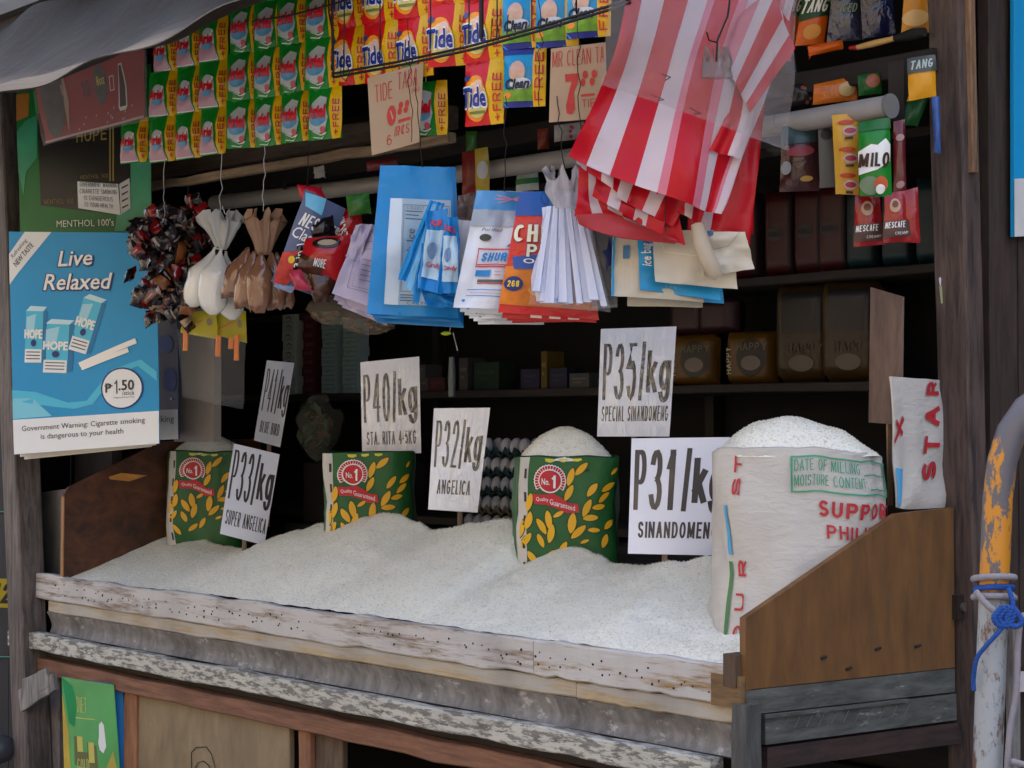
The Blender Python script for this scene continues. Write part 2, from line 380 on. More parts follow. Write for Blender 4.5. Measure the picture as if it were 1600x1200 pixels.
    def fat(s, g, q, fs, m, lv, su, sv):
        """lettering thickened by shifted copies, each a hair above the last"""
        if not hasattr(g, 'step'): g.measure()
        if su <= 0: return s._lay(g, q, fs, m, lv)
        k = 0
        for a, c in ((0, 0), (-1, 0), (1, 0), (-.7, -.7), (.7, .7), (-.7, .7), (.7, -.7)):
            s._lay(g, [(x + a * su, y + c * sv) for x, y in q], fs, m, lv + k * .06); k += 1
    def mesh(s, name, org=V((0, 0, 0)), mtx=None):
        me = bpy.data.meshes.new(name)
        me.from_pydata([(p - org) for p in s.v], [], s.f)
        for m in s.mats: me.materials.append(m)
        me.polygons.foreach_set('material_index', s.m); me.polygons.foreach_set('use_smooth', s.sm)
        me.update(); return me
    def build(s, name, parent=None, org=None, pos=None):
        """vertices are in world space; origin at the parent's place, or at org for a top-level mesh"""
        if parent is not None:
            base = parent.location.copy(); q = parent.parent
            while q is not None: base = base + q.location; q = q.parent
            if org is None: org = base
        else: base = V((0, 0, 0))
        if org is None:
            org = V((sum(p.x for p in s.v) / len(s.v), sum(p.y for p in s.v) / len(s.v), min(p.z for p in s.v)))
        me = s.mesh(name, V(org)); o = bpy.data.objects.new(name, me); C.objects.link(o)
        if parent is not None: o.parent = parent
        o.location = V(org) - base
        return o
def quad(tl, tr, br, bl, nu=6, nv=6, disp=None): return lattice([[V(tl), V(tr)], [V(bl), V(br)]], nu, nv, disp, False)
def pq(corners, depth, nu=6, nv=6, disp=None):
    """sheet whose corners (px,py TL TR BR BL) lie at viewing depths depth (number or 4)"""
    d = depth if isinstance(depth, (list, tuple)) else [depth] * 4
    p = [PD(c[0], c[1], dd) for c, dd in zip(corners, d)]
    return quad(p[0], p[1], p[2], p[3], nu, nv, disp)
def wob(a=.004, f=3.0, ph=None):
    ph = random.random() * 100 if ph is None else ph
    return lambda u, v: a * noise.noise(V((u * f + ph, v * f, ph * .3)))
def cloth(a=.01, k=5, ph=None):
    ph = random.random() * 10 if ph is None else ph
    return lambda u, v: a * (math.sin(u * k * 2 + ph + v) * (.4 + .6 * v) * .6 + noise.noise(V((u * 4 + ph, v * 4, 0))) * .8)
def pillow(w, h, puff=.012, nu=6, nv=8):
    """local upright packet, front towards -Y; returns front Grid and a function adding the body"""
    ph = random.random() * 50
    def y(u, v):
        e = max(0, math.sin(math.pi * min(1, max(0, (v - .06) / .88)))) ** .5 * max(0, math.sin(math.pi * u)) ** .55
        return puff * e * (1 + .7 * noise.noise(V((u * 3.3, v * 3.6, ph)))) + .005 * noise.noise(V((u * 2, v * 2.5, ph + 4))) + .0016 * math.sin(u * 22 + ph) * (v < .08 or v > .92)
    P = [[V((-w / 2 + w * i / nu, -y(i / nu, j / nv), -h * j / nv)) for i in range(nu + 1)] for j in range(nv + 1)]
    Q = [[V((-w / 2 + w * i / nu, y(i / nu, j / nv) + .0005, -h * j / nv)) for i in range(nu + 1)] for j in range(nv + 1)]
    return Grid(P), Grid(Q)
def packet(mb, w, h, m, puff=.012, back=None, nu=9, nv=12):
    a, b = pillow(w, h, puff, nu, nv)
    mb.grid(a, m)
    W = nu + 1; vs = [b.P[j][i] for j in range(nv + 1) for i in range(W)]
    mb.add(vs, [(j * W + i, j * W + i + 1, (j + 1) * W + i + 1, (j + 1) * W + i) for j in range(nv) for i in range(nu)], back or m, True)
    return a
def place(me, name, parent, loc, rot=(0, 0, 0)):
    o = bpy.data.objects.new(name, me); C.objects.link(o); o.parent = parent
    if parent is not None:
        b = parent.location.copy(); o.location = V(loc) - b
    else: o.location = loc
    o.rotation_euler = rot; return o
FACE = math.atan2(RT0.y, RT0.x)       # turning about Z that faces the camera squarely
def wire(mb, a, b, r=.0015, m=None, sag=.006, n=8):
    a = V(a); b = V(b); ph = random.random() * 9
    pts = [a.lerp(b, k / n) + V((noise.noise(V((k * .8, ph, 0))), noise.noise(V((ph, k * .8, 0))), 0)) * sag * math.sin(math.pi * k / n) * 2 for k in range(n + 1)]
    mb.tube(pts, r, m, 5)
DARKW = wood((38, 30, 27), (70, 55, 47), name='dark_wood')
BLACKP = mat((22, 21, 22), .6, name='black')
WIRE = mat((25, 24, 24), .5, metal=.3, name='wire')
STRG = mat((200, 200, 200), .6, name='string')
TAPE = film((220, 215, 200), .35)
# ================================================================ THE SETTING
def simple_slab(name, a, b, m, kind='structure'):
    mb = MB(); mb.box(a, b, m); o = mb.build(name); o['kind'] = kind; return o
CONC = mat((105, 103, 99), .85, .4, 60, .25, 3, name='concrete')
simple_slab('ground', (-60, -60, -.2), (60, 60, 0), CONC)

# unseen wall added to shade the stall, and the sunlit fronts across the street
hb = thing('added_shade_wall', 'plain unseen concrete wall added behind the stall for shade', 'house', (-2, 2.2, 0))
mb = MB(); mb.box((-16, 2.15, 0), (-5.12, 2.5, 6.2), CONC); mb.box((-5.12, 2.15, 0), (14, 2.5, 6.2), CONC); mb.build('wall', hb)
STUC = mat((176, 162, 138), .8, .3, 20, .15, 2, name='cream_stucco')
ob = thing('opposite_house', 'row of cream shop fronts across the street', 'house', (0, -12, 0))
mb = MB(); x = -30
while x < 34:
    w_ = 3.2; mb.box((x, -13.0, 0), (x + 1.0, -12, 7), STUC); mb.box((x + 1.0, -13.0, 2.5), (x + w_, -12, 4.0), STUC); mb.box((x + 1.0, -13.0, 5.4), (x + w_, -12, 7), STUC)
    mb.box((x + 1.0, -13.0, 0), (x + w_, -12.6, 2.5), mat((70, 62, 58), .6)); mb.box((x + 1.0, -13.0, 4.0), (x + w_, -12.6, 5.4), mat((60, 66, 72), .3)); x += w_
mb.build('wall', ob)
W_GREY = wood((78, 72, 68), (150, 145, 140), (12, 12, 1.5), name='grey_wood')
W_POST = wood((62, 54, 50), (122, 110, 102), (14, 14, 1.4), dirt=.55, name='post_wood')
W_BROWN = wood((60, 40, 30), (100, 68, 50), (14, 14, 1.5), name='brown_wood')
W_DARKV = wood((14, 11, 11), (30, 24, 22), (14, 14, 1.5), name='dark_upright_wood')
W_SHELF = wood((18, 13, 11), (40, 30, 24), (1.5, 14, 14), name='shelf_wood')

def post(mb, a, b, w, d, m, n=12, warp=.004):
    """square upright from a (foot centre) to b (head centre)"""
    a = V(a); b = V(b); vs = []; ph = random.random() * 40; e = .006
    sec = [(-w + e, -d), (w - e, -d), (w, -d + e), (w, d - e), (w - e, d), (-w + e, d), (-w, d - e), (-w, -d + e)]
    for k in range(n + 1):
        p = a.lerp(b, k / n)
        for (x, y) in sec:
            vs.append(p + V((x / 1 + noise.noise(V((ph, k * .8, x * 9))) * warp, y + noise.noise(V((k * .8, ph, y * 9))) * warp, 0)))
    fs = [(k * 8 + i, k * 8 + (i + 1) % 8, k * 8 + 8 + (i + 1) % 8, k * 8 + 8 + i) for k in range(n) for i in range(8)]
    fs += [tuple(range(7, -1, -1)), tuple(n * 8 + i for i in range(8))]
    mb.add(vs, fs, m)

stall = thing('market_stall', 'dark wooden stall frame with leaning grey posts and an unlit interior', 'stall', (-2, 1, 0))
def spart(name, fn, parent=stall):
    mb = MB(); fn(mb); return mb.build(name, parent)
# left front post leans a little, right post stands at the back corner of the side board
a1 = PY(52, 1195, -.02); b1 = PY(4, 0, -.02); d1 = (b1 - a1) / (b1.z - a1.z)
def leftpost(mb): post(mb, a1 - d1 * a1.z, a1 + d1 * (3.0 - a1.z), .058, .05, W_POST)
spart('post', leftpost)
a2 = PX(1505, 1150, .0); b2 = PX(1474, 0, .0)
d2 = (b2 - a2) / (b2.z - a2.z)
spart('post', lambda mb: post(mb, a2 - d2 * a2.z + V((.0, .03, 0)), a2 + d2 * (3.0 - a2.z) + V((0, .03, 0)), .05, .035, wood((40, 30, 28), (98, 80, 72), (14, 14, 1.4), dirt=.5)))
# back wall of upright boards
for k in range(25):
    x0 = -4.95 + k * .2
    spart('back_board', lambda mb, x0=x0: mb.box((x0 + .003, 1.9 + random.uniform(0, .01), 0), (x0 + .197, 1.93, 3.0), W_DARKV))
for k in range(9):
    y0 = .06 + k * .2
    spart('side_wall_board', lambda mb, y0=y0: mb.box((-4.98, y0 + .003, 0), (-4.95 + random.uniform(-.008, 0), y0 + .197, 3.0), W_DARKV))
for k in range(9):        # right wall behind the corner post
    y0 = .85 + k * .12
    spart('side_wall_board', lambda mb, y0=y0: mb.box((.0 + random.uniform(-.004, .008), y0 + .002, 0), (.03 + random.uniform(0, .01), y0 + .118, 3.0), wood((38, 28, 24), (68, 52, 42), (14, 14, 1.5))))
for k in range(7):        # shut bay left of the post
    x0 = -4.95 + k * .19
    spart('shut_board', lambda mb, x0=x0: mb.box((x0 + .002, .03, 0), (x0 + .188, .055, 3.0), mat((30, 27, 29), .7, .2, 30, .2, 5)))
spart('roof_sheet', lambda mb: mb.box((-5.1, -.12, 3.0), (.35, 2.05, 3.04), mat((90, 88, 85), .6)))
for yb in (-.08, .75, 1.5):
    spart('roof_beam', lambda mb, yb=yb: mb.box((-5.05, yb, 2.9), (.3, yb + .06, 2.997), W_SHELF))
def batt(mb): mb.plank(PX(1510, 270, .045), PX(1505, -40, .045), .022, .02, wood((95, 70, 50), (150, 115, 85), (14, 14, 2)), up=V((0, 1, 0)), out=V((1, 0, 0)))
spart('batten', batt)
# fallen board nailed across, inside the roof: light batten and brown beam above the white tube
def xbeam(name, pxl, pyl, pxr, pyr, y, h, t, m, parent=stall, z=None):
    a = PY(pxl, pyl, y); b = PY(pxr, pyr, y)
    return spart(name, lambda mb: mb.plank(a, b, h, t, m, 14, .006, out=V((0, 1, 0))), parent)
xbeam('ceiling_batten', 200, 302, 700, 222, .3, .03, .03, wood((110, 90, 70), (165, 140, 112)))
xbeam('ceiling_beam', 200, 286, 700, 200, .42, .07, .04, wood((48, 36, 30), (84, 66, 54)))
xbeam('ceiling_beam', 250, 262, 700, 180, 1.0, .06, .04, W_SHELF)
# tall dark stile seen beside the tube end
spart('tube_bracket', lambda mb: mb.box(PY(1388, 190, .68) - V((.0, 0, 0)), PY(1420, 95, .7) + V((0, .03, 0)), mat((48, 42, 38), .7)))

# white tube running along the stall
tp = thing('plastic_tube', 'long white plastic tube running the length of the stall under the ceiling', 'tube', PY(800, 250, .6))
mb = MB(); A_ = PY(335, 317, .6); B_ = PY(1389, 166, .6)
mb.tube([A_.lerp(B_, k / 24) + V((0, 0, -.02 * math.sin(math.pi * k / 24))) for k in range(25)], .028, mat((160, 155, 150), .4, name='white_tube'), 20)
mb.build('tube_body', tp)
mb = MB(); dd = (B_ - A_).normalized(); mb.tube([B_ + dd * .0, B_ + dd * .008], .031, mat((120, 118, 116), .4), 20); mb.build('end_cap', tp)
mb = MB(); q_ = PY(445, 296, .566); mb.tube([q_, q_ + V((0, 0, .035))], .006, BLACKP, 6); mb.build('clip', tp)

# ---- shelves
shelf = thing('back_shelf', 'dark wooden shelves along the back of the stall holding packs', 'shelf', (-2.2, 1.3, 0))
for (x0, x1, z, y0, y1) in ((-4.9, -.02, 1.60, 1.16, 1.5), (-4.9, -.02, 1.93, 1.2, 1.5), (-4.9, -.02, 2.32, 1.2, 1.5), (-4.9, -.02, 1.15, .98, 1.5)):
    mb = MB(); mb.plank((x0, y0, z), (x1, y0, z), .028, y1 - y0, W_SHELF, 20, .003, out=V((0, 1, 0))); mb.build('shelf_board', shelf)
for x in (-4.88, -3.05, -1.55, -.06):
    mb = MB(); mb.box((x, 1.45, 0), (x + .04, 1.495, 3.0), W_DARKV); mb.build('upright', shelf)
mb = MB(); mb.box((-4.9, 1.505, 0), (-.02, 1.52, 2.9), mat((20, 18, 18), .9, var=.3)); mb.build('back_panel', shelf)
ush = thing('high_shelf', 'brown plank shelf high at the right holding drink powder packs', 'shelf', (-1, .72, 2.4))
zs = PY(1350, 94, .7).z
mb = MB(); mb.plank((-3.4, .7, zs - .06), (-.02, .7, zs - .06), .06, .05, W_SHELF, 20, .004, out=V((0, 1, 0))); mb.build('front_rail', ush)
mb = MB(); mb.box((-3.4, .752, zs - .02), (-.02, 1.0, zs), W_SHELF); mb.build('shelf_board', ush)
mb = MB(); mb.box(PY(1236, 150, .8), PY(1380, 98, .82), mat((92, 90, 88), .6)); mb.build('grey_panel', ush)
tb = thing('inner_table', 'low dark table inside the stall under the egg trays', 'table', (-2.3, .95, 0))
mb = MB(); mb.box((-3.2, .86, 1.10), (-.5, 1.12, 1.13), W_SHELF); mb.build('table_top', tb)
for x in (-3.15, -.6):
    mb = MB(); mb.box((x, .9, 0), (x + .05, .95, 1.1), W_SHELF); mb.build('leg', tb)
mb = MB(); mb.box(PY(272, 690, .25), PY(346, 480, .28), mat((128, 120, 114), .75, .15, 20, .15, 3)); gp = mb.build('upright_board')
tag(gp, 'plain grey upright board beside the blue cigarette poster', 'board')

# ================================================================ COUNTER
cnt = thing('rice_counter', 'weathered wooden counter box with peeling white planks heaped with rice', 'counter', (-1.7, .4, 0))
P_TOP = wood((96, 78, 60), (138, 112, 86), (1.2, 16, 16), paint=(186, 182, 178), thr=.43, soft=.07, ps=(2.2, 14, 22), pscale=1.6, dirt=.45, grain=.8, name='peeling_plank')
P_TOP2 = wood((128, 100, 62), (172, 142, 98), (1.2, 16, 16), paint=(188, 184, 180), thr=.41, soft=.06, ps=(2.6, 16, 24), pscale=1.5, dirt=.5, grain=.9, name='peeling_plank')
P_STRIP = wood((150, 128, 94), (186, 168, 138), (1.2, 16, 16), paint=(168, 163, 155), thr=.5, soft=.07, ps=(2, 10, 22), pscale=1.5, dirt=.5, name='pale_strip')
P_GREY = wood((98, 94, 92), (142, 138, 134), (7, 9, 3.0), paint=(176, 172, 168), thr=.62, soft=.04, ps=(10, 10, 18), pscale=1.6, dirt=.75, grain=.8, name='grey_plank')
P_WHITE = wood((92, 88, 84), (134, 130, 122), (2, 16, 16), paint=(186, 183, 172), thr=.49, soft=.03, ps=(7, 20, 30), pscale=2.2, dirt=.3, grain=.9, name='flaking_plank')
P_RAIL = wood((96, 62, 44), (142, 98, 72), (1.5, 18, 18), dirt=.3, name='orange_rail')
def cpart(name, fn):
    mb = MB(); fn(mb); return mb.build(name, cnt)
Z = dict(top=(.873, .962), strip=(.829, .871), grey=(.752, .827), white=(.693, .752), rail=(.605, .66))
def fr(name, x0, x1, y, zz, t, m, warp=.004, n=16):
    return cpart(name, lambda mb: mb.plank((x0, y, zz[0]), (x1, y, zz[0]), zz[1] - zz[0], t, m, n, warp, out=V((0, 1, 0)), bev=.004))
fr('front_plank', -3.5, -.72, -.012, Z['top'], .03, P_TOP, .009, 26)
fr('front_plank', -.717, -.06, -.012, Z['top'], .03, P_TOP2, .006)
fr('front_strip', -3.42, -.57, -.002, Z['strip'], .03, P_STRIP, .005, 22)
fr('front_strip', -.567, -.012, -.002, Z['strip'], .03, P_STRIP, .004)
# grey board leans inwards at its foot
def greyb(mb):
    G = lattice([[V((-3.45, .006, .827)), V((-.01, .006, .827))], [V((-3.45, .020, .80)), V((-.01, .020, .80))], [V((-3.45, .026, .775)), V((-.01, .026, .775))], [V((-3.45, .016, .75)), V((-.01, .016, .75))]], 30, 8, wob(.0015, 5))
    mb.grid(G, P_GREY, .02)
cpart('front_board', greyb)
fr('white_plank', -3.66, -.07, -.045, Z['white'], .042, P_WHITE, .006, 30)
fr('painted_gap_shade', -3.6, -.03, .02, (.66, .69), .02, mat((52, 44, 42), .85), .002)  # dark strip colouring in the shaded gap above the rail
fr('rail', -3.58, -.03, -.018, Z['rail'], .05, P_RAIL, .006, 26)
# nail holes and nails on the top plank
mb = MB(); NH = mat((38, 34, 34), .8)
for k in range(150):
    x = -3.35 + 3.25 * (k / 150) + random.uniform(-.02, .02); z = .90 + random.choice((0, .008, .022, .03)) + random.uniform(-.006, .006) + .004 * math.sin(x * 3)
    if random.random() < .2: continue
    r = random.uniform(.0018, .0035); q = V((x, -.0125, z))
    mb.tube([q + V((0, .006, 0)), q + V((0, -.0012, 0))], r, NH, 6)
o = mb.build('nail_holes', cnt); o['kind'] = 'stuff'
# battens inside
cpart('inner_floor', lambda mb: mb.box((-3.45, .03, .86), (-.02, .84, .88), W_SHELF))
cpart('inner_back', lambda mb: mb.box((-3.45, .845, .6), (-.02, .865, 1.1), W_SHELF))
# ---- right side (plane X=0)
PB = wood((92, 62, 34), (122, 84, 44), (1.2, 5, 1.2), rough=.6, dirt=.3, grain=.2, name='plywood')
sb = [PX(1165, 1078, .0), PX(1165, 966, .0), PX(1180, 956, .0), PX(1402, 803, .0), PX(1490, 793, .0), PX(1492, 1043, .0)]
cpart('side_board', lambda mb: mb.prism(sb, (-.018, 0, 0), PB))
def nail(mb, p, n=V((1, 0, 0))): mb.tube([p - n * .002, p + n * .004], .005, NH, 7)
for q in ((1283, 1029), (1368, 1015), (1430, 1011), (1322, 1046)):
    cpart('nail', lambda mb, q=q: mb.tube([PX(q[0], q[1], .002), PX(q[0] + 8, q[1] - 3, .003)], .0035, NH, 6))
SP = wood((58, 60, 57), (98, 99, 94), (12, 2, 14), paint=(165, 165, 158), thr=.66, soft=.05, ps=(20, 4, 20), pscale=2, dirt=.7, name='grey_side_plank')
def side(name, y0, y1, pl, pr, h0, h1, t, m, x=.0):
    pass
def sidequad(name, pts, t, m, x=0.0):
    P = [PX(a, b, x) for a, b in pts]; cpart(name, lambda mb: mb.prism(P, (-t, 0, 0), m))
sidequad('side_plank', [(1168, 1080), (1492, 1045), (1492, 1081), (1168, 1117)], .03, SP, .006)
sidequad('side_plank', [(1196, 1118), (1494, 1084), (1495, 1125), (1196, 1164)], .03, SP, .004)
sidequad('side_cap', [(1196, 1117), (1420, 1092), (1420, 1097), (1196, 1123)], .03, SP, .012)
sidequad('side_beam', [(1199, 1168), (1496, 1129), (1510, 1160), (1199, 1203)], .06, wood((30, 22, 20), (66, 46, 40), (12, 2, 14), paint=(150, 130, 110), thr=.72, soft=.02, ps=(14, 6, 20)), .0)
for k in range(11):   # old saw marks on the lower plank
    x = 1222 + k * 19
    cpart('saw_mark', lambda mb, x=x: mb.tube([PX(x, 1140 - (x - 1222) * .11, .0062), PX(x + 9, 1121 - (x - 1222) * .11, .0062)], .0013, mat((104, 105, 98), .8), 4))
# corner posts and blocks
CB = wood((88, 74, 58), (140, 118, 90), (12, 12, 2), dirt=.6)
cpart('corner_block', lambda mb: mb.box((-.052, -.020, .915), (-.014, .03, .988), wood((60, 45, 34), (96, 74, 54), (12, 12, 2))))
cpart('corner_facing', lambda mb: mb.box((-.095, -.015, .868), (-.002, .016, .94), wood((92, 68, 42), (132, 102, 66), (2, 14, 14), dirt=.6)))
cpart('corner_post', lambda mb: post(mb, (.0, .0, 0), (.0, .0, .88), .022, .03, wood((48, 48, 46), (92, 92, 88), (12, 12, 2), dirt=.6)))
# ---- below: cabinet front
PLY = wood((116, 98, 74), (146, 126, 96), (3, 3, 1.2), rough=.6, dirt=.25, grain=.15, name='cabinet_plywood')
def below(name, pxl, pxr, y, m, top=.6, t=.02):
    xl = PY(pxl, 1150, y).x; xr = PY(pxr, 1150, y).x
    return cpart(name, lambda mb: mb.plank((xl, y, .03), (xl, y, top), xr - xl, t, m, 8, .003, up=V((1, 0, 0)), out=V((0, 1, 0))))
below('left_panel', 40, 92, .03, wood((88, 80, 78), (130, 122, 118), (8, 8, 3)), .62)
below('cabinet_stile', 193, 212, .01, wood((120, 78, 52), (160, 112, 80), (14, 14, 2)))
below('cabinet_door', 215, 452, .02, PLY)
below('cabinet_stile', 466, 484, .01, wood((120, 78, 52), (150, 104, 74), (14, 14, 2)))
below('cabinet_stile', 489, 535, .03, wood((66, 52, 42), (110, 88, 68), (14, 14, 2)))
cpart('cabinet_back', lambda mb: mb.box((-3.6, .8, 0), (-.03, .82, .6), mat((26, 22, 21), .9)))
# pencilled curve on the door
mb = MB()
D_ = lambda x, y: PY(x, y, .0165)
for pts in ([(299, 1200), (299, 1176), (306, 1168), (322, 1167), (330, 1178), (337, 1203)], [(304, 1203), (309, 1192), (318, 1189), (326, 1196), (329, 1204)]):
    mb.tube([D_(*p) for p in pts], .0014, mat((40, 36, 34), .8), 4)
mb.build('pencil_mark', cnt)
# scrap boards nailed to the foot of the left post
scr = thing('scrap_boards', 'short grey scrap boards nailed askew at the foot of the left post', 'boards', PY(65, 1095, -.08))
for (a, b, h) in (((42, 1082), (80, 1066), .05), ((36, 1098), (84, 1072), .045), ((38, 1112), (92, 1078), .06)):
    mb = MB(); p = PY(a[0], a[1], -.08); q = PY(b[0], b[1], -.085)
    mb.plank(p, q, h, .014, W_GREY, 4, .003, up=((q - p).cross(V((0, -1, 0)))).normalized() * -1); mb.build('board', scr)

# ---- left inner side board with the orange scrape, grey stone slab behind
LB = wood((52, 30, 18), (104, 60, 32), (3, 3, 5), rough=.6, dirt=.75, grain=.2, name='stained_plywood')
LX = PY(97, 900, .0).x
lbp = [V((LX, -.0, .93)), PX(97, 772, LX), PX(104, 762, LX), PX(248, 690, LX)]
yb = .82; lbp += [V((LX, yb, lbp[-1].z + .01)), V((LX, yb, .88))]
cpart('side_board', lambda mb: mb.prism(lbp, (.016, 0, 0), LB))
cpart('side_board_edge', lambda mb: mb.prism([V((LX - .002, -.003, .93)), PX(97, 776, LX), PX(97, 776, LX) + V((.02, 0, 0)), V((LX + .018, -.003, .93))], (0, -.003, 0), wood((140, 96, 56), (170, 124, 80), (14, 14, 2))))
def scrape(mb):
    g = Grid([[PX(a, b, LX + .0185) for a, b in r] for r in (((170, 745), (190, 739), (230, 743)), ((172, 749), (202, 752), (208, 750)))])
    mb.grid(g, mat((200, 140, 70), .7, var=.3, vs=30), smooth=False)
cpart('scrape', scrape)
mb = MB(); slab = [PY(55, 900, .1), PY(55, 770, .1), PY(105, 764, .1), PY(112, 900, .1)]
mb.prism(slab, (0, .05, 0), mat((122, 118, 114), .85, .7, 14, .3, 9)); sl_ = mb.build('cement_slab'); tag(sl_, 'rough grey cement slab between the left post and the brown side board', 'slab')
mb = MB(); mb.box((-3.62, .2, .5), (LX - .01, .24, 1.9), W_DARKV); o = mb.build('dark_board'); tag(o, 'dark brown board above the cement slab under the posters', 'board')

# ================================================================ RICE
from bisect import bisect_left
CR = [(98, 897), (130, 872), (160, 852), (200, 826), (240, 805), (262, 812), (300, 838), (345, 852), (380, 858), (420, 850), (440, 835), (470, 826), (505, 815), (540, 812), (575, 806),
      (605, 799), (622, 802), (650, 815), (675, 827), (700, 824), (740, 816), (790, 810), (830, 822), (860, 858), (885, 850), (905, 852), (935, 866), (960, 880), (1000, 883), (1060, 879), (1125, 868), (1160, 875)]
YC = .47
CP = [PY(a, b, YC) for a, b in CR]
cx = [p.x for p in CP]
def crest(x):
    if x <= cx[0]: return CP[0].z
    if x >= cx[-1]: return CP[-1].z
    i = bisect_left(cx, x); a, b = CP[i - 1], CP[i]; t = (x - a.x) / (b.x - a.x); t = t * t * (3 - 2 * t)
    return a.z * (1 - t) + b.z * t
def heap(x, y):
    c = crest(x); f = .952
    if x < -3.2: c = min(c, f + (x + 3.47) * .8 + .02)
    t = max(0, min(1, y / YC)); z = f + (c - f) * (t * .82 + .18 * math.sin(t * math.pi / 2))
    dw = math.hypot(x + .25, (y - .30) * .9)
    if dw < .34: z -= (.055 * (1 - (dw / .34) ** 2)) * min(1, y * 6)
    if y > YC: z = c - (y - YC) * .55
    z += .009 * noise.noise(V((x * 5, y * 5, 0))) * min(1, t * 3 + .25) + .0035 * noise.noise(V((x * 22, y * 22, 3)))
    return z
RICE = bpy.data.materials.new('rice'); RICE.use_nodes = True
n = RICE.node_tree; p = n.nodes['Principled BSDF']; p.inputs['Roughness'].default_value = .5
geo = n.nodes.new('ShaderNodeNewGeometry')
vo = n.nodes.new('ShaderNodeTexVoronoi'); vo.inputs['Scale'].default_value = 170; n.links.new(geo.outputs['Position'], vo.inputs['Vector'])
nz = n.nodes.new('ShaderNodeTexNoise'); nz.inputs['Scale'].default_value = 90; nz.inputs['Detail'].default_value = 4; n.links.new(geo.outputs['Position'], nz.inputs[0])
cr = n.nodes.new('ShaderNodeValToRGB'); cr.color_ramp.elements[0].position = .3; cr.color_ramp.elements[0].color = rgb((200, 198, 184)); cr.color_ramp.elements[1].position = .6; cr.color_ramp.elements[1].color = rgb((232, 229, 216))
sp = n.nodes.new('ShaderNodeSeparateColor'); n.links.new(vo.outputs['Color'], sp.inputs[0])
mm = n.nodes.new('ShaderNodeMath'); mm.operation = 'ADD'; mm.inputs[1].default_value = 0
ml = n.nodes.new('ShaderNodeMath'); ml.operation = 'MULTIPLY_ADD'; ml.inputs[1].default_value = .45; n.links.new(sp.outputs[0], ml.inputs[0]); n.links.new(nz.outputs[0], ml.inputs[2])
n.links.new(ml.outputs[0], cr.inputs[0]); n.links.new(cr.outputs[0], p.inputs['Base Color'])
b = n.nodes.new('ShaderNodeBump'); b.inputs['Strength'].default_value = .5; b.inputs['Distance'].default_value = .003; n.links.new(vo.outputs['Distance'], b.inputs['Height']); n.links.new(b.outputs[0], p.inputs['Normal'])
GRAIN = mat((232, 229, 214), .35, var=0, name='rice_grain')
GRAIN2 = mat((205, 202, 188), .4, var=0, name='rice_grain')
def grains(fn, count, name, parent, smp):
    mb = MB(); vs = []; fs = []; k = 0
    for _ in range(count):
        x, y = smp()
        z = fn(x, y)
        if z is None: continue
        a = random.random() * 6.283; t = random.uniform(-.5, .5); l = .0032; r = .0009
        d = V((math.cos(a) * math.cos(t), math.sin(a) * math.cos(t), math.sin(t))); s_ = d.cross(V((0, 0, 1))).normalized(); u_ = s_.cross(d)
        c = V((x, y, z + .0008))
        vs += [c + d * l, c - d * l, c + s_ * r, c - s_ * r, c + u_ * r, c - u_ * r]
        for f in ((0, 2, 4), (0, 4, 3), (0, 3, 5), (0, 5, 2), (1, 4, 2), (1, 3, 4), (1, 5, 3), (1, 2, 5)): fs.append(tuple(i + k for i in f))
        k += 6
    mb.v = vs; mb.f = fs; mb.m = [0 if (i // 8) % 3 else 1 for i in range(len(fs))]; mb.mats = [GRAIN, GRAIN2]; mb.sm = [True] * len(fs)
    o = mb.build(name, parent); o['kind'] = 'stuff'; return o
hp = thing('rice_heap', 'long heap of white rice filling the counter box behind the peeling front plank', 'rice', (-1.7, .3, .88))
hp['kind'] = 'stuff'
NX, NY = 420, 90
G = Grid([[V((LX + .017 + (-.025 - LX - .017) * i / NX, .02 + .8 * j / NY, heap(LX + .017 + (-.025 - LX - .017) * i / NX, .02 + .8 * j / NY))) for i in range(NX + 1)] for j in range(NY, -1, -1)])
mb = MB(); mb.grid(G, RICE); o = mb.build('rice_surface', hp); o['kind'] = 'stuff'
grains(heap, 42000, 'loose_rice', hp, lambda: (random.uniform(LX + .03, -.03), .022 + .55 * random.random()))
# ================================================================ SACKS AND SIGNS
def ring(cx_, cy_, hw, hd, n_, ang, e=4.0):
    """super-ellipse outline starting at the left front corner, running along the front to the right"""
    pts = []; r = V((math.cos(ang), math.sin(ang), 0)); f = V((-math.sin(ang), math.cos(ang), 0))
    raw = []
    M = 720
    for k in range(M):
        t = 2 * math.pi * k / M + math.radians(225)
        c, s_ = math.cos(t), math.sin(t)
        raw.append(V((abs(c) ** (2 / e) * hw * (1 if c >= 0 else -1), abs(s_) ** (2 / e) * hd * (1 if s_ >= 0 else -1), 0)))
    L = [0]
    for k in range(M): L.append(L[-1] + (raw[(k + 1) % M] - raw[k]).length)
    out = []; j = 0
    for k in range(n_ + 1):
        g = L[-1] * k / n_
        while j < M - 1 and L[j + 1] < g: j += 1
        a = (g - L[j]) / max(1e-9, L[j + 1] - L[j]); q = raw[j % M].lerp(raw[(j + 1) % M], a)
        out.append(V((cx_, cy_, 0)) + r * q.x + f * q.y)
    return out, L[-1]
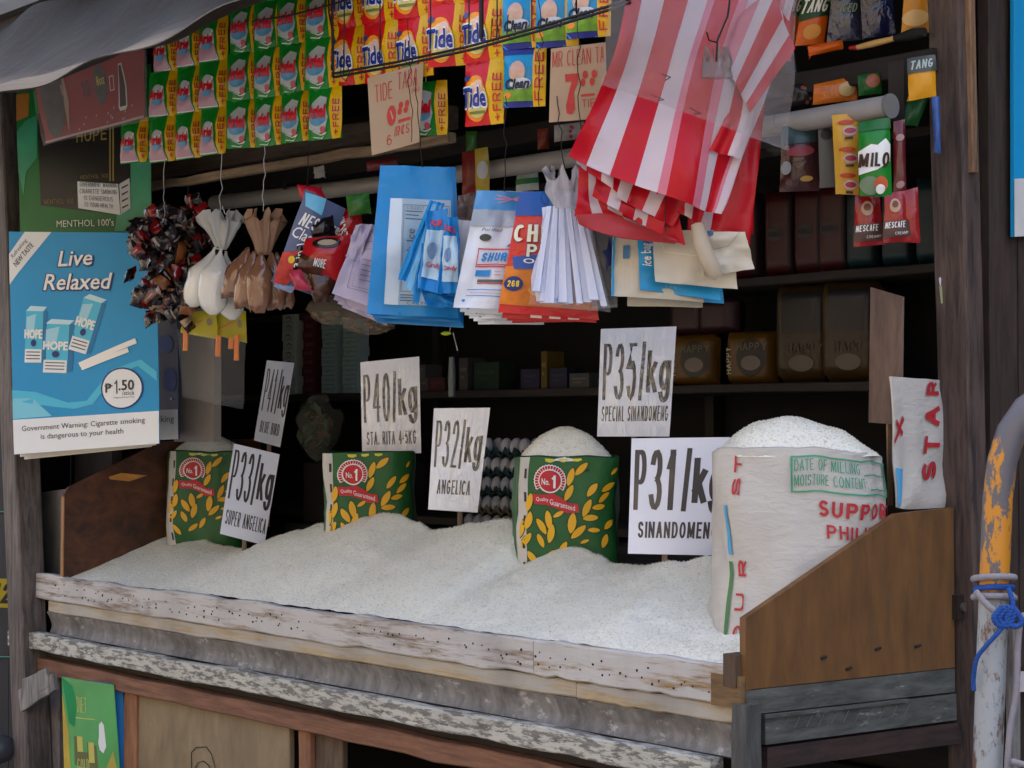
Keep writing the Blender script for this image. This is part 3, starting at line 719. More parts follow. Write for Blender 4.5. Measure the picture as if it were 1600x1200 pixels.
def sack_body(cx_, cy_, hw, hd, z0, z1, ang, m, inner, e=4, wr=.006, nu=56, nv=14, rim=None, taper=.04):
    base, per = ring(cx_, cy_, hw, hd, nu, ang, e); c = V((cx_, cy_, 0)); ph = random.random() * 30
    P = []
    for j in range(nv + 1):
        v = j / nv; row = []
        for i in range(nu + 1):
            q = base[i % nu]; d = q - c
            k = 1 + taper * (v - .5) + wr / hw * (1.4 * noise.noise(V((q.x * 9 + ph, q.y * 9, v * 2.6))) + .7 * noise.noise(V((q.x * 26, q.y * 26 + ph, v * 7))))
            zt = z1 + (rim(i / nu) if rim else 0) + .008 * noise.noise(V((q.x * 14, q.y * 14, ph)))
            row.append(c + d * k + V((0, 0, zt + (z0 - zt) * v)))
        P.append(row)
    g = Grid(P, True)
    mb = MB(); mb.grid(g, m)
    # inner lip
    W = nu + 1; vs = []
    for (kk, dz) in ((1.0, .0), (.985, .004), (.965, -.004), (.955, -.09)):
        vs += [c + V((p.x - c.x, p.y - c.y, 0)) * kk + V((0, 0, p.z + dz)) for p in P[0]]
    mb.add(vs, [(j * W + i, j * W + i + 1, (j + 1) * W + i + 1, (j + 1) * W + i) for j in range(3) for i in range(nu)], inner, True)
    return mb, g, per
GREEN = mat((34, 92, 42), .42, .5, 40, .22, 12, dist=.003, name='printed_weave')
GREEN_D = mat((24, 66, 34), .45, .4, 40, .2, 12, name='printed_weave_side')
LEAF = mat((222, 168, 28), .45, var=.05, name='leaf_print')
LEAFE = mat((26, 60, 24), .5, var=0, name='leaf_edge')  # dark green print round the edge of each leaf
REDP = mat((190, 30, 40), .42, var=.05, name='red_print')
WHT = mat((236, 234, 230), .45, var=.02, name='white_print')
WOVEN = mat((200, 194, 186), .42, .55, 26, .06, 8, transl=.12, stretch=(1, 1, 2.2), dist=.006, name='white_weave')
LV = [(460, 535, 42, 118), (385, 585, 72, 125), (372, 690, 62, 120), (112, 755, 80, 120), (112, 875, 78, 120), (67, 930, 84, 115), (97, 1005, 58, 110), (190, 915, -60, 120), (238, 870, -80, 130), (255, 960, 76, 130),
      (305, 830, 30, 80), (182, 1010, -66, 100), (45, 1055, -80, 80), (390, 890, 82, 140), (430, 950, 42, 125), (490, 795, 62, 130), (530, 675, 52, 115), (640, 650, 35, 110), (615, 720, 42, 105), (578, 785, 12, 105), (512, 860, 5, 110),
      (530, 940, 0, 85), (470, 1015, 20, 60), (675, 545, 50, 60), (330, 1060, 60, 110), (600, 1010, 70, 100), (640, 900, 40, 100), (250, 1100, 40, 100), (130, 1120, -60, 100)]
def green_sack(label, pxc, y, hwpx, ytop, zb, ang_off, rise=None, shift=0.0):
    D = DY(pxc, y); s_ = D / 3000; c = PY(pxc, 665, y); hw = hwpx * s_; hd = hw * .62
    z1 = 1.5 + (665 - ytop) * s_
    ang = FACE + ang_off
    cc = c + V((-math.sin(ang), math.cos(ang), 0)) * hd
    t = thing('rice_sack', label, 'sack', (cc.x, cc.y, zb), 'green number one rice sacks')
    mb, g, per = sack_body(cc.x, cc.y, hw, hd, zb, z1, ang, GREEN, GREEN_D, 5, .013)
    H = z1 - zb; k = s_ * .25 * (hwpx / 85)   # metres per quarter pixel of the study picture
    fu = lambda x: (x - 60) * k / per; fv = lambda yv: (yv - 455) * k / H
    # right side panel lighter weave with green fringe, left seam
    u1 = 2 * hw / per
    mb.rect(g, u1 * 1.03, 0, u1 * 1.03 + hd * 1.0 / per, 1, mat((112, 124, 108), .5, .4, 50, .1, 9, transl=.1), 1)
    mb.rect(g, .0, 0, .03 * u1 * 2, 1, WOVEN, 1)
    mb.rect(g, 1 - .02, 0, 1, 1, WOVEN, 1)
    for q in range(9): mb.rect(g, .008, .06 + q * .12, .016, .11 + q * .12, mat((40, 40, 42), .5, var=0), 2)
    for (x, yv, a, L) in LV:
        if yv * 1 < 455: continue
        for (gr, m, lv) in ((1.14, LEAFE, 1), (1.0, LEAF, 2)):
            pts = []
            for q in range(14):
                tt = 2 * math.pi * q / 14; lx = math.cos(tt) * L * .5 * gr; ly = math.sin(tt) * abs(math.sin(tt)) ** .5 * L * .19 * (gr + .1 * (gr > 1))
                ca, sa = math.cos(math.radians(a)), math.sin(math.radians(a))
                pts.append((fu(x + lx * ca + ly * sa), fv(yv - lx * sa + ly * ca)))
            vmin = min(p[1] for p in pts)
            if max(p[1] for p in pts) > .99 or vmin < .005: continue
            mb._lay(g, pts, [tuple(range(14))], m, lv)
    for (x, yv) in ((235, 465), (330, 462), (430, 460)):
        mb.poly(g, [(fu(x - 28), .008), (fu(x + 30), .008), (fu(x + 34), fv(yv + 16)), (fu(x + 6), fv(yv + 26)), (fu(x - 22), fv(yv + 20))], mat((210, 200, 70), .5, var=0), 2)
    X, Y = 245, 612
    for q in range(22):       # badge teeth
        a = math.radians(150 + 240 * q / 21); ca, sa = math.cos(a), math.sin(a)
        def pt(r, w_): return (fu(X + ca * r - sa * w_), fv(Y + sa * r + ca * w_))
        mb._lay(g, [pt(74, -9), pt(104, -12), pt(110, 0), pt(104, 12), pt(74, 9)], [(0, 1, 2, 3, 4)], WHT, 2)
        mb._lay(g, [pt(76, -5), pt(98, -8), pt(102, 0), pt(98, 8), pt(76, 5)], [(0, 1, 2, 3, 4)], REDP, 3)
    ru = lambda r: r * k / per; rv = lambda r: r * k / H
    mb.ell(g, fu(X), fv(Y), ru(80), rv(80), WHT, 3); mb.ell(g, fu(X), fv(Y), ru(70), rv(70), REDP, 4, 24)
    mb.text(g, 'No.', fu(X - 52), fv(Y - 14), fu(X - 2), fv(Y + 26), WHT, 5, .02)
    mb.text(g, '1', fu(X + 6), fv(Y - 38), fu(X + 40), fv(Y + 46), WHT, 5, .05)
    rb = [(130, 702), (200, 706), (262, 692), (320, 722), (362, 758), (430, 766), (436, 822), (360, 826), (300, 796), (232, 772), (150, 768)]
    mb.poly(g, [(fu(a), fv(b)) for a, b in rb], REDP, 4)
    mb.text(g, 'Quality', fu(158), fv(722), fu(236), fv(754), WHT, 5, .0)
    mb.text(g, 'Guaranteed', fu(244), fv(752), fu(410), fv(788), WHT, 5, .0, tilt=50 * k / H)
    o = mb.build('sack_body', t)
    if rise:
        rb_, _ = ring(cc.x, cc.y, hw * .955, hd * .955, 40, ang, 4); rows = []
        NR = 14
        mbr = MB(); vs = []
        for j in range(NR + 1):
            f = 1 - j / NR
            for i in range(40):
                q = rb_[i]; x = cc.x + (q.x - cc.x) * f; yy = cc.y + (q.y - cc.y) * f
                prof = (1 - f ** 1.9)
                vs.append(V((x, yy, z1 - .012 + rise * prof + .004 * noise.noise(V((x * 25, yy * 25, 0))))))
        fs = [(j * 40 + i, j * 40 + (i + 1) % 40, (j + 1) * 40 + (i + 1) % 40, (j + 1) * 40 + i) for j in range(NR) for i in range(40)]
        mbr.add(vs, fs, RICE, True); r = mbr.build('rice_fill', t); r['kind'] = 'stuff'
        def hz(x, yy):
            d = V((x - cc.x, yy - cc.y, 0)); r1 = abs(d.dot(V((math.cos(ang), math.sin(ang), 0)))) / hw; r2 = abs(d.dot(V((-math.sin(ang), math.cos(ang), 0)))) / hd
            f = (r1 ** 4 + r2 ** 4) ** .25 / .955
            return None if f > .98 else z1 - .012 + rise * (1 - f ** 1.9) + .004 * noise.noise(V((x * 25, yy * 25, 0)))
        grains(hz, 5000, 'loose_rice', t, lambda: (cc.x + random.uniform(-hw, hw) * 1.2, cc.y + random.uniform(-hw, hw) * 1.2))
    return t
green_sack('green printed rice sack at the left, behind the SUPER ANGELICA price sign', 322, .47, 62, 706, .86, .05, .075)
green_sack('green printed rice sack in the middle, left of the ANGELICA price sign', 576, .48, 72, 708, .86, .04)
green_sack('green printed rice sack with a tall mound of rice, left of the SINANDOMENG price sign', 886, .46, 80, 714, .86, .02, .098)

# ---- big white sack
wc = V((-.232, .43, 0)); WHW = .207; WHD = .165
wt = thing('white_rice_sack', 'big white woven rice sack with green milling box print inside the right side board', 'sack', (wc.x, wc.y, .9))
INN = mat((180, 178, 172), .6)
wmb, wg, wper = sack_body(wc.x, wc.y, WHW, WHD, .9, 1.440, FACE + .05, WOVEN, INN, 2.7, .017, 64, 18, rim=lambda u: .018 * math.cos(2 * math.pi * (u - .05)) - .012, taper=.03)
RINK = mat((176, 44, 52), .5, var=.1, vs=60, name='red_ink'); GINK = mat((66, 150, 118), .5, var=.12, vs=60, name='green_ink'); BLUEP = mat((80, 160, 205), .45, name='blue_print')
fw_ = 2 * WHW / wper
mb = wmb; g = wg
mb.rect(g, .962, .25, .972, .47, BLUEP, 2); mb.rect(g, .962, .50, .970, .99, mat((70, 120, 70), .5), 2)
U = lambda px: (px - 1156) / 284 * fw_ + (1 if px < 1160 else 0)
for (ch, y0) in (('T', .03), ('S', .13), ('R', .49), ('U', .64), ('O', .78)):
    mb.text(g, ch, U(1141), y0, U(1158), y0 + .075, RINK, 3, .10, rot=90)
mb.frame(g, U(1238), .03, U(1430), .19, .004, .008, GINK, 3)
mb.text(g, 'DATE OF MILLING', U(1244), .045, U(1352), .095, GINK, 3, .004)
mb.line(g, [(U(1360), .10), (U(1425), .095)], .001, .003, GINK, 3)
mb.text(g, 'MOISTURE CONTENT:', U(1244), .112, U(1364), .160, GINK, 3, .004)
mb.line(g, [(U(1368), .165), (U(1425), .16)], .001, .003, GINK, 3)
mb.text(g, 'SUPPORT', U(1284), .225, U(1430), .295, RINK, 3, .07)
mb.text(g, 'PHILIPPINE', U(1297), .33, U(1450), .39, RINK, 3, .06)
mb.build('sack_body', wt)
def mound_fill(t, cc, hw, hd, ang, z1, fn, count, e=3):
    rb_, _ = ring(cc.x, cc.y, hw * .96, hd * .96, 48, ang, e); NR = 18; vs = []
    for j in range(NR + 1):
        f = 1 - j / NR
        for i in range(48):
            q = rb_[i]; x = cc.x + (q.x - cc.x) * f; yy = cc.y + (q.y - cc.y) * f; vs.append(V((x, yy, fn(x, yy, f))))
    mbr = MB(); mbr.add(vs, [(j * 48 + i, j * 48 + (i + 1) % 48, (j + 1) * 48 + (i + 1) % 48, (j + 1) * 48 + i) for j in range(NR) for i in range(48)], RICE, True)
    r = mbr.build('rice_fill', t); r['kind'] = 'stuff'
    R = V((math.cos(ang), math.sin(ang), 0)); Q = V((-R.y, R.x, 0))
    def hz(x, yy):
        d = V((x - cc.x, yy - cc.y, 0)); f = ((abs(d.dot(R)) / hw) ** e + (abs(d.dot(Q)) / hd) ** e) ** (1 / e) / .96
        return None if f > .98 else fn(x, yy, f)
    grains(hz, count, 'loose_rice', t, lambda: (cc.x + random.uniform(-hw, hw) * 1.2, cc.y + random.uniform(-hw, hw) * 1.2))
def wf(x, y, f):
    d = V((x - wc.x, y - wc.y, 0)); s_ = d.dot(V((math.cos(FACE), math.sin(FACE), 0))) / WHW
    return 1.425 + (1 - f ** 2.2) * (.092 - .03 * s_) + .02 * (1 - f) * max(0, 1 - abs(s_ - .55) * 5) + .006 * noise.noise(V((x * 16, y * 16, 0))) * (1 - f * .5)
mound_fill(wt, wc, WHW, WHD, FACE + .05, 1.44, wf, 7000)
# ---- folded sack hanging over the back corner, STAR
ft = thing('folded_sack', 'folded white woven sack with red STAR lettering draped by the right post', 'sack', PX(1440, 795, -.03))
def fp(px, py, x=-.035): return PX(px, py, x)
G = lattice([[fp(1392, 588), fp(1440, 592), fp(1480, 594)], [fp(1396, 690), fp(1440, 694, -.028), fp(1482, 694)], [fp(1400, 792), fp(1422, 796, -.03), fp(1484, 792)]], 12, 14, wob(.012, 4, 3.3))
mb = MB(); mb.grid(G, WOVEN, .006)
for ch, v0 in (('S', .62), ('T', .44), ('A', .24), ('R', .03)): mb.text(G, ch, .55, v0, .76, v0 + .13, RINK, 3, .10, rot=90)
mb.line(G, [(.0, .5), (.2, .33)], .02, .02, RINK, 2); mb.line(G, [(.02, .36), (.18, .44)], .02, .02, RINK, 2)
mb.rect(G, .04, .68, .22, .98, BLUEP, 2)
mb.build('sack_cloth', ft)

# ---------------------------------------------------------------- price signs
SIGNW = mat((226, 227, 236), .32, .16, 9, .02, 5, coat=.8, dist=.01, name='laminated_card')
def creased(col):
    """glossy laminate whose film is finely crinkled"""
    m = bpy.data.materials.new('crinkled_laminate'); m.use_nodes = True; n = m.node_tree; p = n.nodes['Principled BSDF']
    p.inputs['Base Color'].default_value = rgb(col); p.inputs['Roughness'].default_value = .3; p.inputs['Coat Weight'].default_value = 1.0; p.inputs['Coat Roughness'].default_value = .06; p.inputs['Coat IOR'].default_value = 1.9
    tc = n.nodes.new('ShaderNodeTexCoord'); mp = n.nodes.new('ShaderNodeMapping'); mp.inputs['Scale'].default_value = (1.0, 1.0, .42); mp.inputs['Rotation'].default_value = (0, .5, 0)
    n.links.new(tc.outputs['Object'], mp.inputs[0])
    vo = n.nodes.new('ShaderNodeTexNoise'); vo.inputs['Scale'].default_value = 34; vo.inputs['Detail'].default_value = 2; vo.inputs['Distortion'].default_value = 1.6
    n.links.new(mp.outputs[0], vo.inputs[0])
    b = n.nodes.new('ShaderNodeBump'); b.inputs['Strength'].default_value = 1; b.inputs['Distance'].default_value = .02
    n.links.new(vo.outputs[0], b.inputs['Height']); n.links.new(b.outputs[0], p.inputs['Coat Normal'])
    return m
CARD = creased((234, 236, 246)); INK = creased((44, 38, 36))
CARDS = mat((232, 234, 246), .35, .12, 12, .02, 5, coat=.7, dist=.006, name='laminated_card_smooth'); INKS = mat((66, 60, 60), .35, .12, 12, 0, coat=.7, dist=.006, name='ink_smooth')
STICK = wood((96, 76, 60), (140, 116, 92), (14, 14, 2))
signs = thing
def price_sign(corners, depth, big, small, label, sb=(.06, .80, .94, .92), bb=(.04, .1, 1.0, .64), cr=True, parts=None, stick=None, bold=.045):
    cd_, ik = (CARD, INK) if cr else (CARDS, INKS)
    G = pq(corners, depth, 6, 8, wob(.004, 1.6))
    cb = G(.5, 1.0)
    t = thing('price_sign', label, 'price sign', cb, 'rice price signs')
    mb = MB(); mb.grid(G, cd_, .004)
    # price: each run of characters placed where it stands
    runs = parts or [(big[0], 0, .13, 0, 1), (big[1], .17, .31, 0, 1), (big[2], .35, .49 if big[2] != '1' else .45, 0, 1), ('/', .53, .61, -.02, 1.02), ('k', .64, .80, .14, .88), ('g', .82, 1.0, .32, 1.06)]
    for ch, a, b_, c, d in runs:
        w_ = bb[2] - bb[0]; h_ = bb[3] - bb[1]
        mb.text(G, ch, bb[0] + a * w_, bb[1] + c * h_, bb[0] + b_ * w_, bb[1] + d * h_, ik, 1, bold)
    mb.text(G, small, sb[0], sb[1], sb[2], sb[3], ik, 1, .06)
    mb.build('sign_card', t)
    if stick:
        mb = MB(); a = G(stick, 1.0) + FW0 * .012; mb.plank(G(stick, .85) + FW0 * .008 - RT0 * .008, V((a.x, a.y, a.z - stick_len)) - RT0 * .008, .016, .008, STICK, 3, .001, up=RT0, out=FW0); mb.build('stick', t)
    return t
stick_len = .3
Dm = lambda px, y=.4: DY(px, y)
price_sign([(417, 563), (460, 567), (438, 699), (397, 688)], [Dm(430, .62) - .0, Dm(430, .62) + .03, Dm(430, .62) + .03, Dm(430, .62) - .0], 'P41', 'BLUE BIRD', 'narrow turned price sign reading P41/kg above the SUPER ANGELICA sign', sb=(.14, .74, .86, .88), bb=(.08, .10, .98, .62), cr=False, stick=.5)
price_sign([(366, 693), (437, 710), (413, 852), (344, 834)], [Dm(390, .42) - .03, Dm(390, .42) + .04, Dm(390, .42) + .04, Dm(390, .42) - .03], 'P33', 'SUPER ANGELICA', 'tilted price sign reading P33/kg SUPER ANGELICA before the left green sack', sb=(.06, .72, .96, .88), bb=(.04, .06, .98, .60), cr=False, stick=.5)
price_sign([(563, 566), (655, 557), (658, 708), (566, 710)], Dm(610, .62), 'P40', 'STA. RITA 4-5KG', 'shiny price sign reading P40/kg standing behind the middle green sack', sb=(.08, .76, .92, .90), bb=(.04, .14, .96, .66), stick=.5)
price_sign([(678, 638), (766, 637), (746, 801), (669, 796)], Dm(716, .52), 'P32', 'ANGELICA', 'shiny price sign reading P32/kg ANGELICA on a stick before the eggs', sb=(.15, .70, .80, .84), bb=(.06, .12, .94, .58), stick=.62)
price_sign([(939, 514), (1057, 510), (1046, 682), (933, 682)], Dm(995, .7), 'P35', 'SPECIAL SINANDOMENG', 'tallest shiny price sign reading P35/kg SPECIAL SINANDOMENG', sb=(.05, .72, .96, .86), bb=(.05, .14, .97, .66), stick=.5)
price_sign([(987, 685), (1141, 683), (1123, 868), (981, 865)], Dm(1060, .5), 'P31', 'SINANDOMENG', 'largest price sign reading P31/kg SINANDOMENG beside the big white sack', sb=(.10, .72, .96, .86), bb=(.04, .10, 1.0, .62), cr=False, stick=.4, bold=.06)
# brown blank board sign seen from behind, on a post in the white sack
bt = thing('blank_board_sign', 'bare brown board sign turned edge-on on a stick in the big white sack', 'sign', PX(1385, 720, -.16))
e0 = PX(1363, 560, -.17)
bw = [PX(1363, 449, -.17), PX(1413, 464, -.05), PX(1410, 664, -.05), PX(1360, 660, -.17)]
nn = (bw[1] - bw[0]).cross(V((0, 0, 1))).normalized() * .006
mb = MB(); mb.prism(bw, nn, wood((84, 66, 56), (124, 100, 86), (6, 6, 1.5), dirt=.3)); mb.build('board', bt)
mb = MB(); mb.plank(PX(1384, 640, -.12) , PX(1386, 790, -.12), .022, .02, wood((130, 100, 76), (170, 136, 104), (14, 14, 2)), 4, .001, up=(PX(1400, 640, -.12) - PX(1384, 640, -.12)).normalized(), out=V((.7, -.7, 0))); mb.build('stick', bt)
# ================================================================ HANGING GOODS
# ---- awning
aw = None
lo = [PD(-420, 330, 4.5), PD(-150, 205, 4.6), PD(0, 146, 4.65), PD(110, 108, 4.7), PD(230, 66, 4.8), PD(355, 16, 4.95), PD(520, -25, 5.2), PD(800, -110, 5.6), PD(1100, -260, 5.2)]
up_ = [V((-4.9, -.1, 2.96)), V((-4.5, -.1, 2.96)), V((-4.1, -.1, 2.96)), V((-3.7, -.1, 2.96)), V((-3.3, -.1, 2.96)), V((-2.8, -.1, 2.97)), V((-2.2, -.1, 2.98)), V((-1.2, -.1, 2.98)), V((-.2, -.1, 2.98))]
mid = [a.lerp(b, .5) - V((0, 0, .10 + .03 * (i % 2))) for i, (a, b) in enumerate(zip(lo, up_))]
def fold(u, v):
    return .06 * noise.noise(V((u * 5, v * 2.2 + u * 2, 0))) + .03 * noise.noise(V((u * 9 + v * 5, v * 4, 4))) * (1 - .6 * v)
G = lattice([up_, mid, lo], 90, 26, fold)
mb = MB(); mb.grid(G, mat((44, 36, 28), .85, .5, 9, .3, 3, dist=.02, name='tarpaulin'), .003)
o = mb.build('awning'); tag(o, 'grey tarpaulin awning sagging across the upper left corner', 'awning')

# ---- posters on the left
PWH = mat((228, 230, 232), .5, .1, 6, .03, 4, name='poster_paper')
PB1 = mat((10, 146, 204), .45, .12, 5, .10, 2.2, name='poster_blue'); PB2 = mat((70, 185, 218), .45, var=.05, name='poster_light_blue'); PB3 = mat((14, 112, 165), .45, name='poster_deep_blue')
PINK = mat((60, 66, 76), .6, var=0, name='poster_ink'); NAVY = mat((24, 44, 110), .5, var=0, name='navy')
blue = thing('cigarette_poster', 'bright blue poster reading Live Relaxed with three cigarette packs and a price disc', 'poster', PD(130, 700, 6.5))
for k, (dx, dy, dd_) in enumerate(((14, 10, .05), (7, 6, .025))):
    G = pq([(16 + dx, 366 + dy), (246 + dx * .3, 366), (250 - dx, 692 + dy * .6), (24 + dx, 708 + dy)], [6.78 + dd_, 6.45 + dd_, 6.45 + dd_, 6.78 + dd_], 6, 8, wob(.006, 2))
    mb = MB(); mb.grid(G, mat((212, 205, 190), .6, name='backing_card'), .004); mb.build('backing_sheet', blue)
G = pq([(15, 362), (243, 364), (250, 693), (24, 710)], [6.78, 6.45, 6.45, 6.78], 14, 16, wob(.012, 1.6, 2.2))
mb = MB(); mb.grid(G, PB1, .003)
PX0 = lambda x, y: ((x - 16 - (y - 362) * .025) / 229, (y - 363) / (337 + max(0, 250 - x) * .033))   # photograph pixel -> poster
def pp(*a): return [PX0(x, y) for x, y in a]
mb.rect(G, 0, .845, 1, 1, PWH, 2)
mb.poly(G, pp((42, 363), (84, 363), (17, 445), (17, 398)), PWH, 2)
mb.text(G, 'NEW TASTE', 0, 0, .01, .01, PINK, 3) if False else None
def slanted(t, x0, y0, x1, y1, h, m, lv=3, bold=0.0, shear=0.0):
    """lettering along a baseline from (x0,y0) to (x1,y1) in photograph pixels"""
    vs, fs = textmesh(t, bold, shear); dx, dy = x1 - x0, y1 - y0; L = math.hypot(dx, dy); nx, ny = dy / L, -dx / L
    q = [PX0(x0 + dx * x + nx * h * (1 - y), y0 + dy * x + ny * h * (1 - y)) for x, y in vs]; mb.fat(G, q, fs, m, lv, bold * h / 229, bold * h / 337)
slanted('Refreshing', 25, 406, 48, 378, 8, PINK, 3, .0, .2); slanted('NEW TASTE', 29, 418, 57, 384, 8, PINK, 3, .02, .2)
for (t, a, b_, c, d, e) in (('Live', 95, 417, 150, 414, 24), ('Relaxed', 72, 454, 181, 452, 25)):
    slanted(t, a - 1, b_ + 1, c + 1, d + 2, e + 1, NAVY, 2, .075, .25); slanted(t, a, b_, c, d, e, WHT, 4, .02, .25)
def packimg(x, y, w_, h, tilt, big=False):
    c, s_ = math.cos(tilt), math.sin(tilt)
    def q(a, b_): return PX0(x + a * w_ * c - b_ * h * s_, y + a * w_ * s_ + b_ * h * c)
    mb.poly(G, [q(0, 0), q(1, 0), q(1, 1), q(0, 1)], PB2, 2)
    mb.poly(G, [q(1, 0), q(1.22, -.02), q(1.22, .96), q(1, 1)], PB3, 2)
    mb.poly(G, [q(0, 0), q(1, 0), q(1.2, -.09), q(.25, -.1)], mat((190, 222, 235), .5, var=0), 2)
    mb.poly(G, [q(.05, .12), q(.6, .05), q(.5, .4), q(.05, .5)], mat((160, 210, 230), .5, var=0), 3)
    vs, fs = textmesh('HOPE', .05, 0); mb.fat(G, [q(-.02 + 1.0 * vx, .36 + .17 * vy) for vx, vy in vs], fs, WHT, 4, .003, .002)
    mb._lay(G, [q(.5 + .16 * math.cos(k), .62 + .07 * math.sin(k)) for k in [i * .628 for i in range(10)]], [tuple(range(10))], NAVY, 4)
    mb.poly(G, [q(.02, .74), q(.98, .74), q(.98, 1.0), q(.02, 1.0)], PWH, 4)
    for r in range(3): mb.poly(G, [q(.1, .785 + r * .065), q(.9, .785 + r * .065), q(.9, .805 + r * .065), q(.1, .805 + r * .065)], PINK, 5)
packimg(44, 486, 27, 80, .03); packimg(135, 466, 30, 84, .30); packimg(74, 506, 38, 76, .05)
mb.poly(G, pp((127, 568), (216, 531), (219, 539), (130, 575)), WHT, 5); mb.poly(G, pp((130, 572), (205, 546), (207, 553), (133, 580)), WHT, 6)
# swirls
mb.poly(G, pp((20, 608), (60, 612), (110, 630), (140, 628), (180, 580), (225, 565), (248, 585), (249, 600), (220, 575), (185, 590), (150, 634), (120, 640), (90, 636), (22, 625)), PB2, 2)
mb.poly(G, pp((21, 620), (55, 622), (85, 650), (23, 653)), mat((120, 200, 224), .45, var=.05), 2)
mb.ell(G, *PX0(196, 610), 33 / 229, 33 / 337, NAVY, 3, 30); mb.ell(G, *PX0(196, 610), 30.5 / 229, 30.5 / 337, PWH, 4, 30)
def ptext(t, x0, y0, x1, y1, m=PINK, lv=6, bold=0.0, shear=0.0):
    slanted(t, x0, y1, x1, y1 - (x1 - x0) * .0, y1 - y0, m, lv, bold, shear)
DKT = mat((40, 44, 52), .5, var=0)
ptext('P', 171, 602, 180, 616, DKT, 6, .03); mb.poly(G, pp((169, 605), (182, 605), (182, 606.5), (169, 606.5)), DKT, 6); mb.stext(G, '1', *PX0(184, 597), *PX0(191, 618), DKT, 6, .1); ptext('.50', 192, 597, 215, 613, DKT, 6, .03)
ptext('/stick', 197, 614, 216, 621, DKT); ptext('Suggested Retail Price', 184, 623, 216, 626, DKT)
slanted('Government Warning: Cigarette smoking', 38, 675, 232, 668, 11, DKT, 4); slanted('is dangerous to your health', 68, 688, 199, 684, 11, DKT, 4)
mb.build('poster_sheet', blue)
# second poster behind
G = pq([(235, 500), (278, 500), (279, 686), (238, 688)], [6.75, 6.6, 6.6, 6.75], 6, 10, wob(.006, 2))
mb = MB(); mb.grid(G, mat((18, 38, 92), .4, .2, 8, .8, 14, name='deep_blue_print'), .003)
mb.rect(G, 0, .75, 1, 1, mat((200, 198, 196), .6), 2); mb.text(G, 'king', .38, .80, .86, .87, DKT, 3)
mb.ell(G, .55, .2, .3, .08, mat((60, 100, 180), .5, var=.3), 2); mb.ell(G, .7, .5, .25, .1, mat((40, 70, 150), .5, var=.3), 2); mb.ell(G, .75, .66, .05, .012, mat((150, 190, 230), .5, var=0), 3)
o = mb.build('cigarette_poster'); tag(o, 'dark blue poster strip showing only king, behind the bright blue poster', 'poster')
# green menthol poster
GR = mat((12, 112, 44), .4, .2, 8, .25, 4, name='poster_green'); BLK = mat((16, 18, 18), .35, .1, 8, .2, 4, name='black_print'); GOLD = mat((140, 120, 60), .45, var=.1, name='gold_print')
gt = thing('menthol_poster', 'green poster with a large black menthol cigarette pack and white warning block', 'poster', PD(135, 360, 6.9))
G = pq([(26, 130), (238, 100), (238, 362), (30, 366)], [7.0, 6.75, 6.75, 7.0], 12, 12, wob(.014, 1.4))
mb = MB(); mb.grid(G, GR, .003)
GP = lambda x, y: ((x - 27) / 211, (y - 115) / 249)
def gp_(*a): return [GP(x, y) for x, y in a]
mb.poly(G, gp_((27, 134), (48, 134), (46, 172), (27, 178)), mat((170, 110, 40), .5), 2)
mb.poly(G, gp_((27, 195), (42, 178), (60, 172), (58, 240), (40, 262), (34, 300), (27, 260)), mat((50, 150, 110), .4, var=.4), 2)
mb.poly(G, gp_((204, 250), (238, 245), (238, 362), (180, 362)), mat((70, 160, 120), .4, var=.35), 2)
mb.poly(G, gp_((60, 170), (172, 150), (176, 330), (185, 338), (62, 318)), BLK, 3)
mb.poly(G, gp_((172, 150), (188, 160), (207, 170), (207, 290), (188, 292), (174, 290)), BLK, 3)
for xx in (174, 179): mb.poly(G, gp_((xx, 155), (xx + 2.5, 156), (xx + 2.5, 286), (xx, 286)), GOLD, 4)
mb.text(G, 'HOPE', *GP(122, 203), *GP(170, 222), GOLD, 4, .03); mb.text(G, 'MENTHOL 100', *GP(128, 274), *GP(172, 280), GOLD, 4)
mb.text(G, 'MENTHOL 100', *GP(68, 309), *GP(116, 317), GOLD, 4)
mb.poly(G, gp_((123, 283), (188, 291), (191, 338), (124, 325)), PWH, 5); mb.poly(G, gp_((190, 291), (206, 283), (207, 328), (192, 338)), mat((200, 200, 200), .5), 5)
for k, t in enumerate(('GOVERNMENT WARNING', 'CIGARETTE SMOKING', 'IS DANGEROUS', 'TO YOUR HEALTH')):
    y0 = 287 + k * 10.5; a = GP(127 if k < 2 else 134, y0); b_ = GP(187 if k < 2 else 180, y0 + 7); mb.text(G, t, a[0], a[1], b_[0], b_[1], DKT, 6, 0, tilt=.02)
for k in range(4): mb.poly(G, gp_((194, 296 + k * 10), (204, 292 + k * 10), (204, 294 + k * 10), (194, 299 + k * 10)), DKT, 6)
mb.text(G, "MENTHOL 100's", *GP(88, 343), *GP(180, 354), WHT, 4, .0)
mb.build('poster_sheet', gt)
# red drink poster behind clear plastic
rt = thing('drink_poster', 'dusty red soft drink poster in clear plastic below the awning', 'poster', PD(140, 215, 6.5))
RD = mat((168, 58, 66), .4, .15, 6, .25, 5, name='faded_red'); GLS = mat((92, 92, 94), .35, .3, 30, .4, 20, name='glass_print')
G = pq([(48, 100), (224, 30), (226, 184), (72, 224)], [6.65, 6.35, 6.35, 6.65], 12, 8, wob(.012, 2))
mb = MB(); mb.grid(G, RD, .002)
mb.poly(G, [(.02, .0), (.2, .02), (.26, .3), (.24, .8), (.14, 1), (.06, .9)], GLS, 2)
mb.poly(G, [(.22, .0), (.27, .05), (.29, .6), (.26, .95)], mat((190, 160, 140), .4), 2)
mb.ell(G, .60, .52, .06, .22, GLS, 2); mb.text(G, '8oz', .57, .42, .64, .52, mat((210, 190, 90), .5), 3, .03)
mb.poly(G, [(.77, .36), (.80, .36), (.835, .62), (.835, .83), (.82, .86), (.765, .86), (.75, .82), (.76, .6)], WHT, 2)
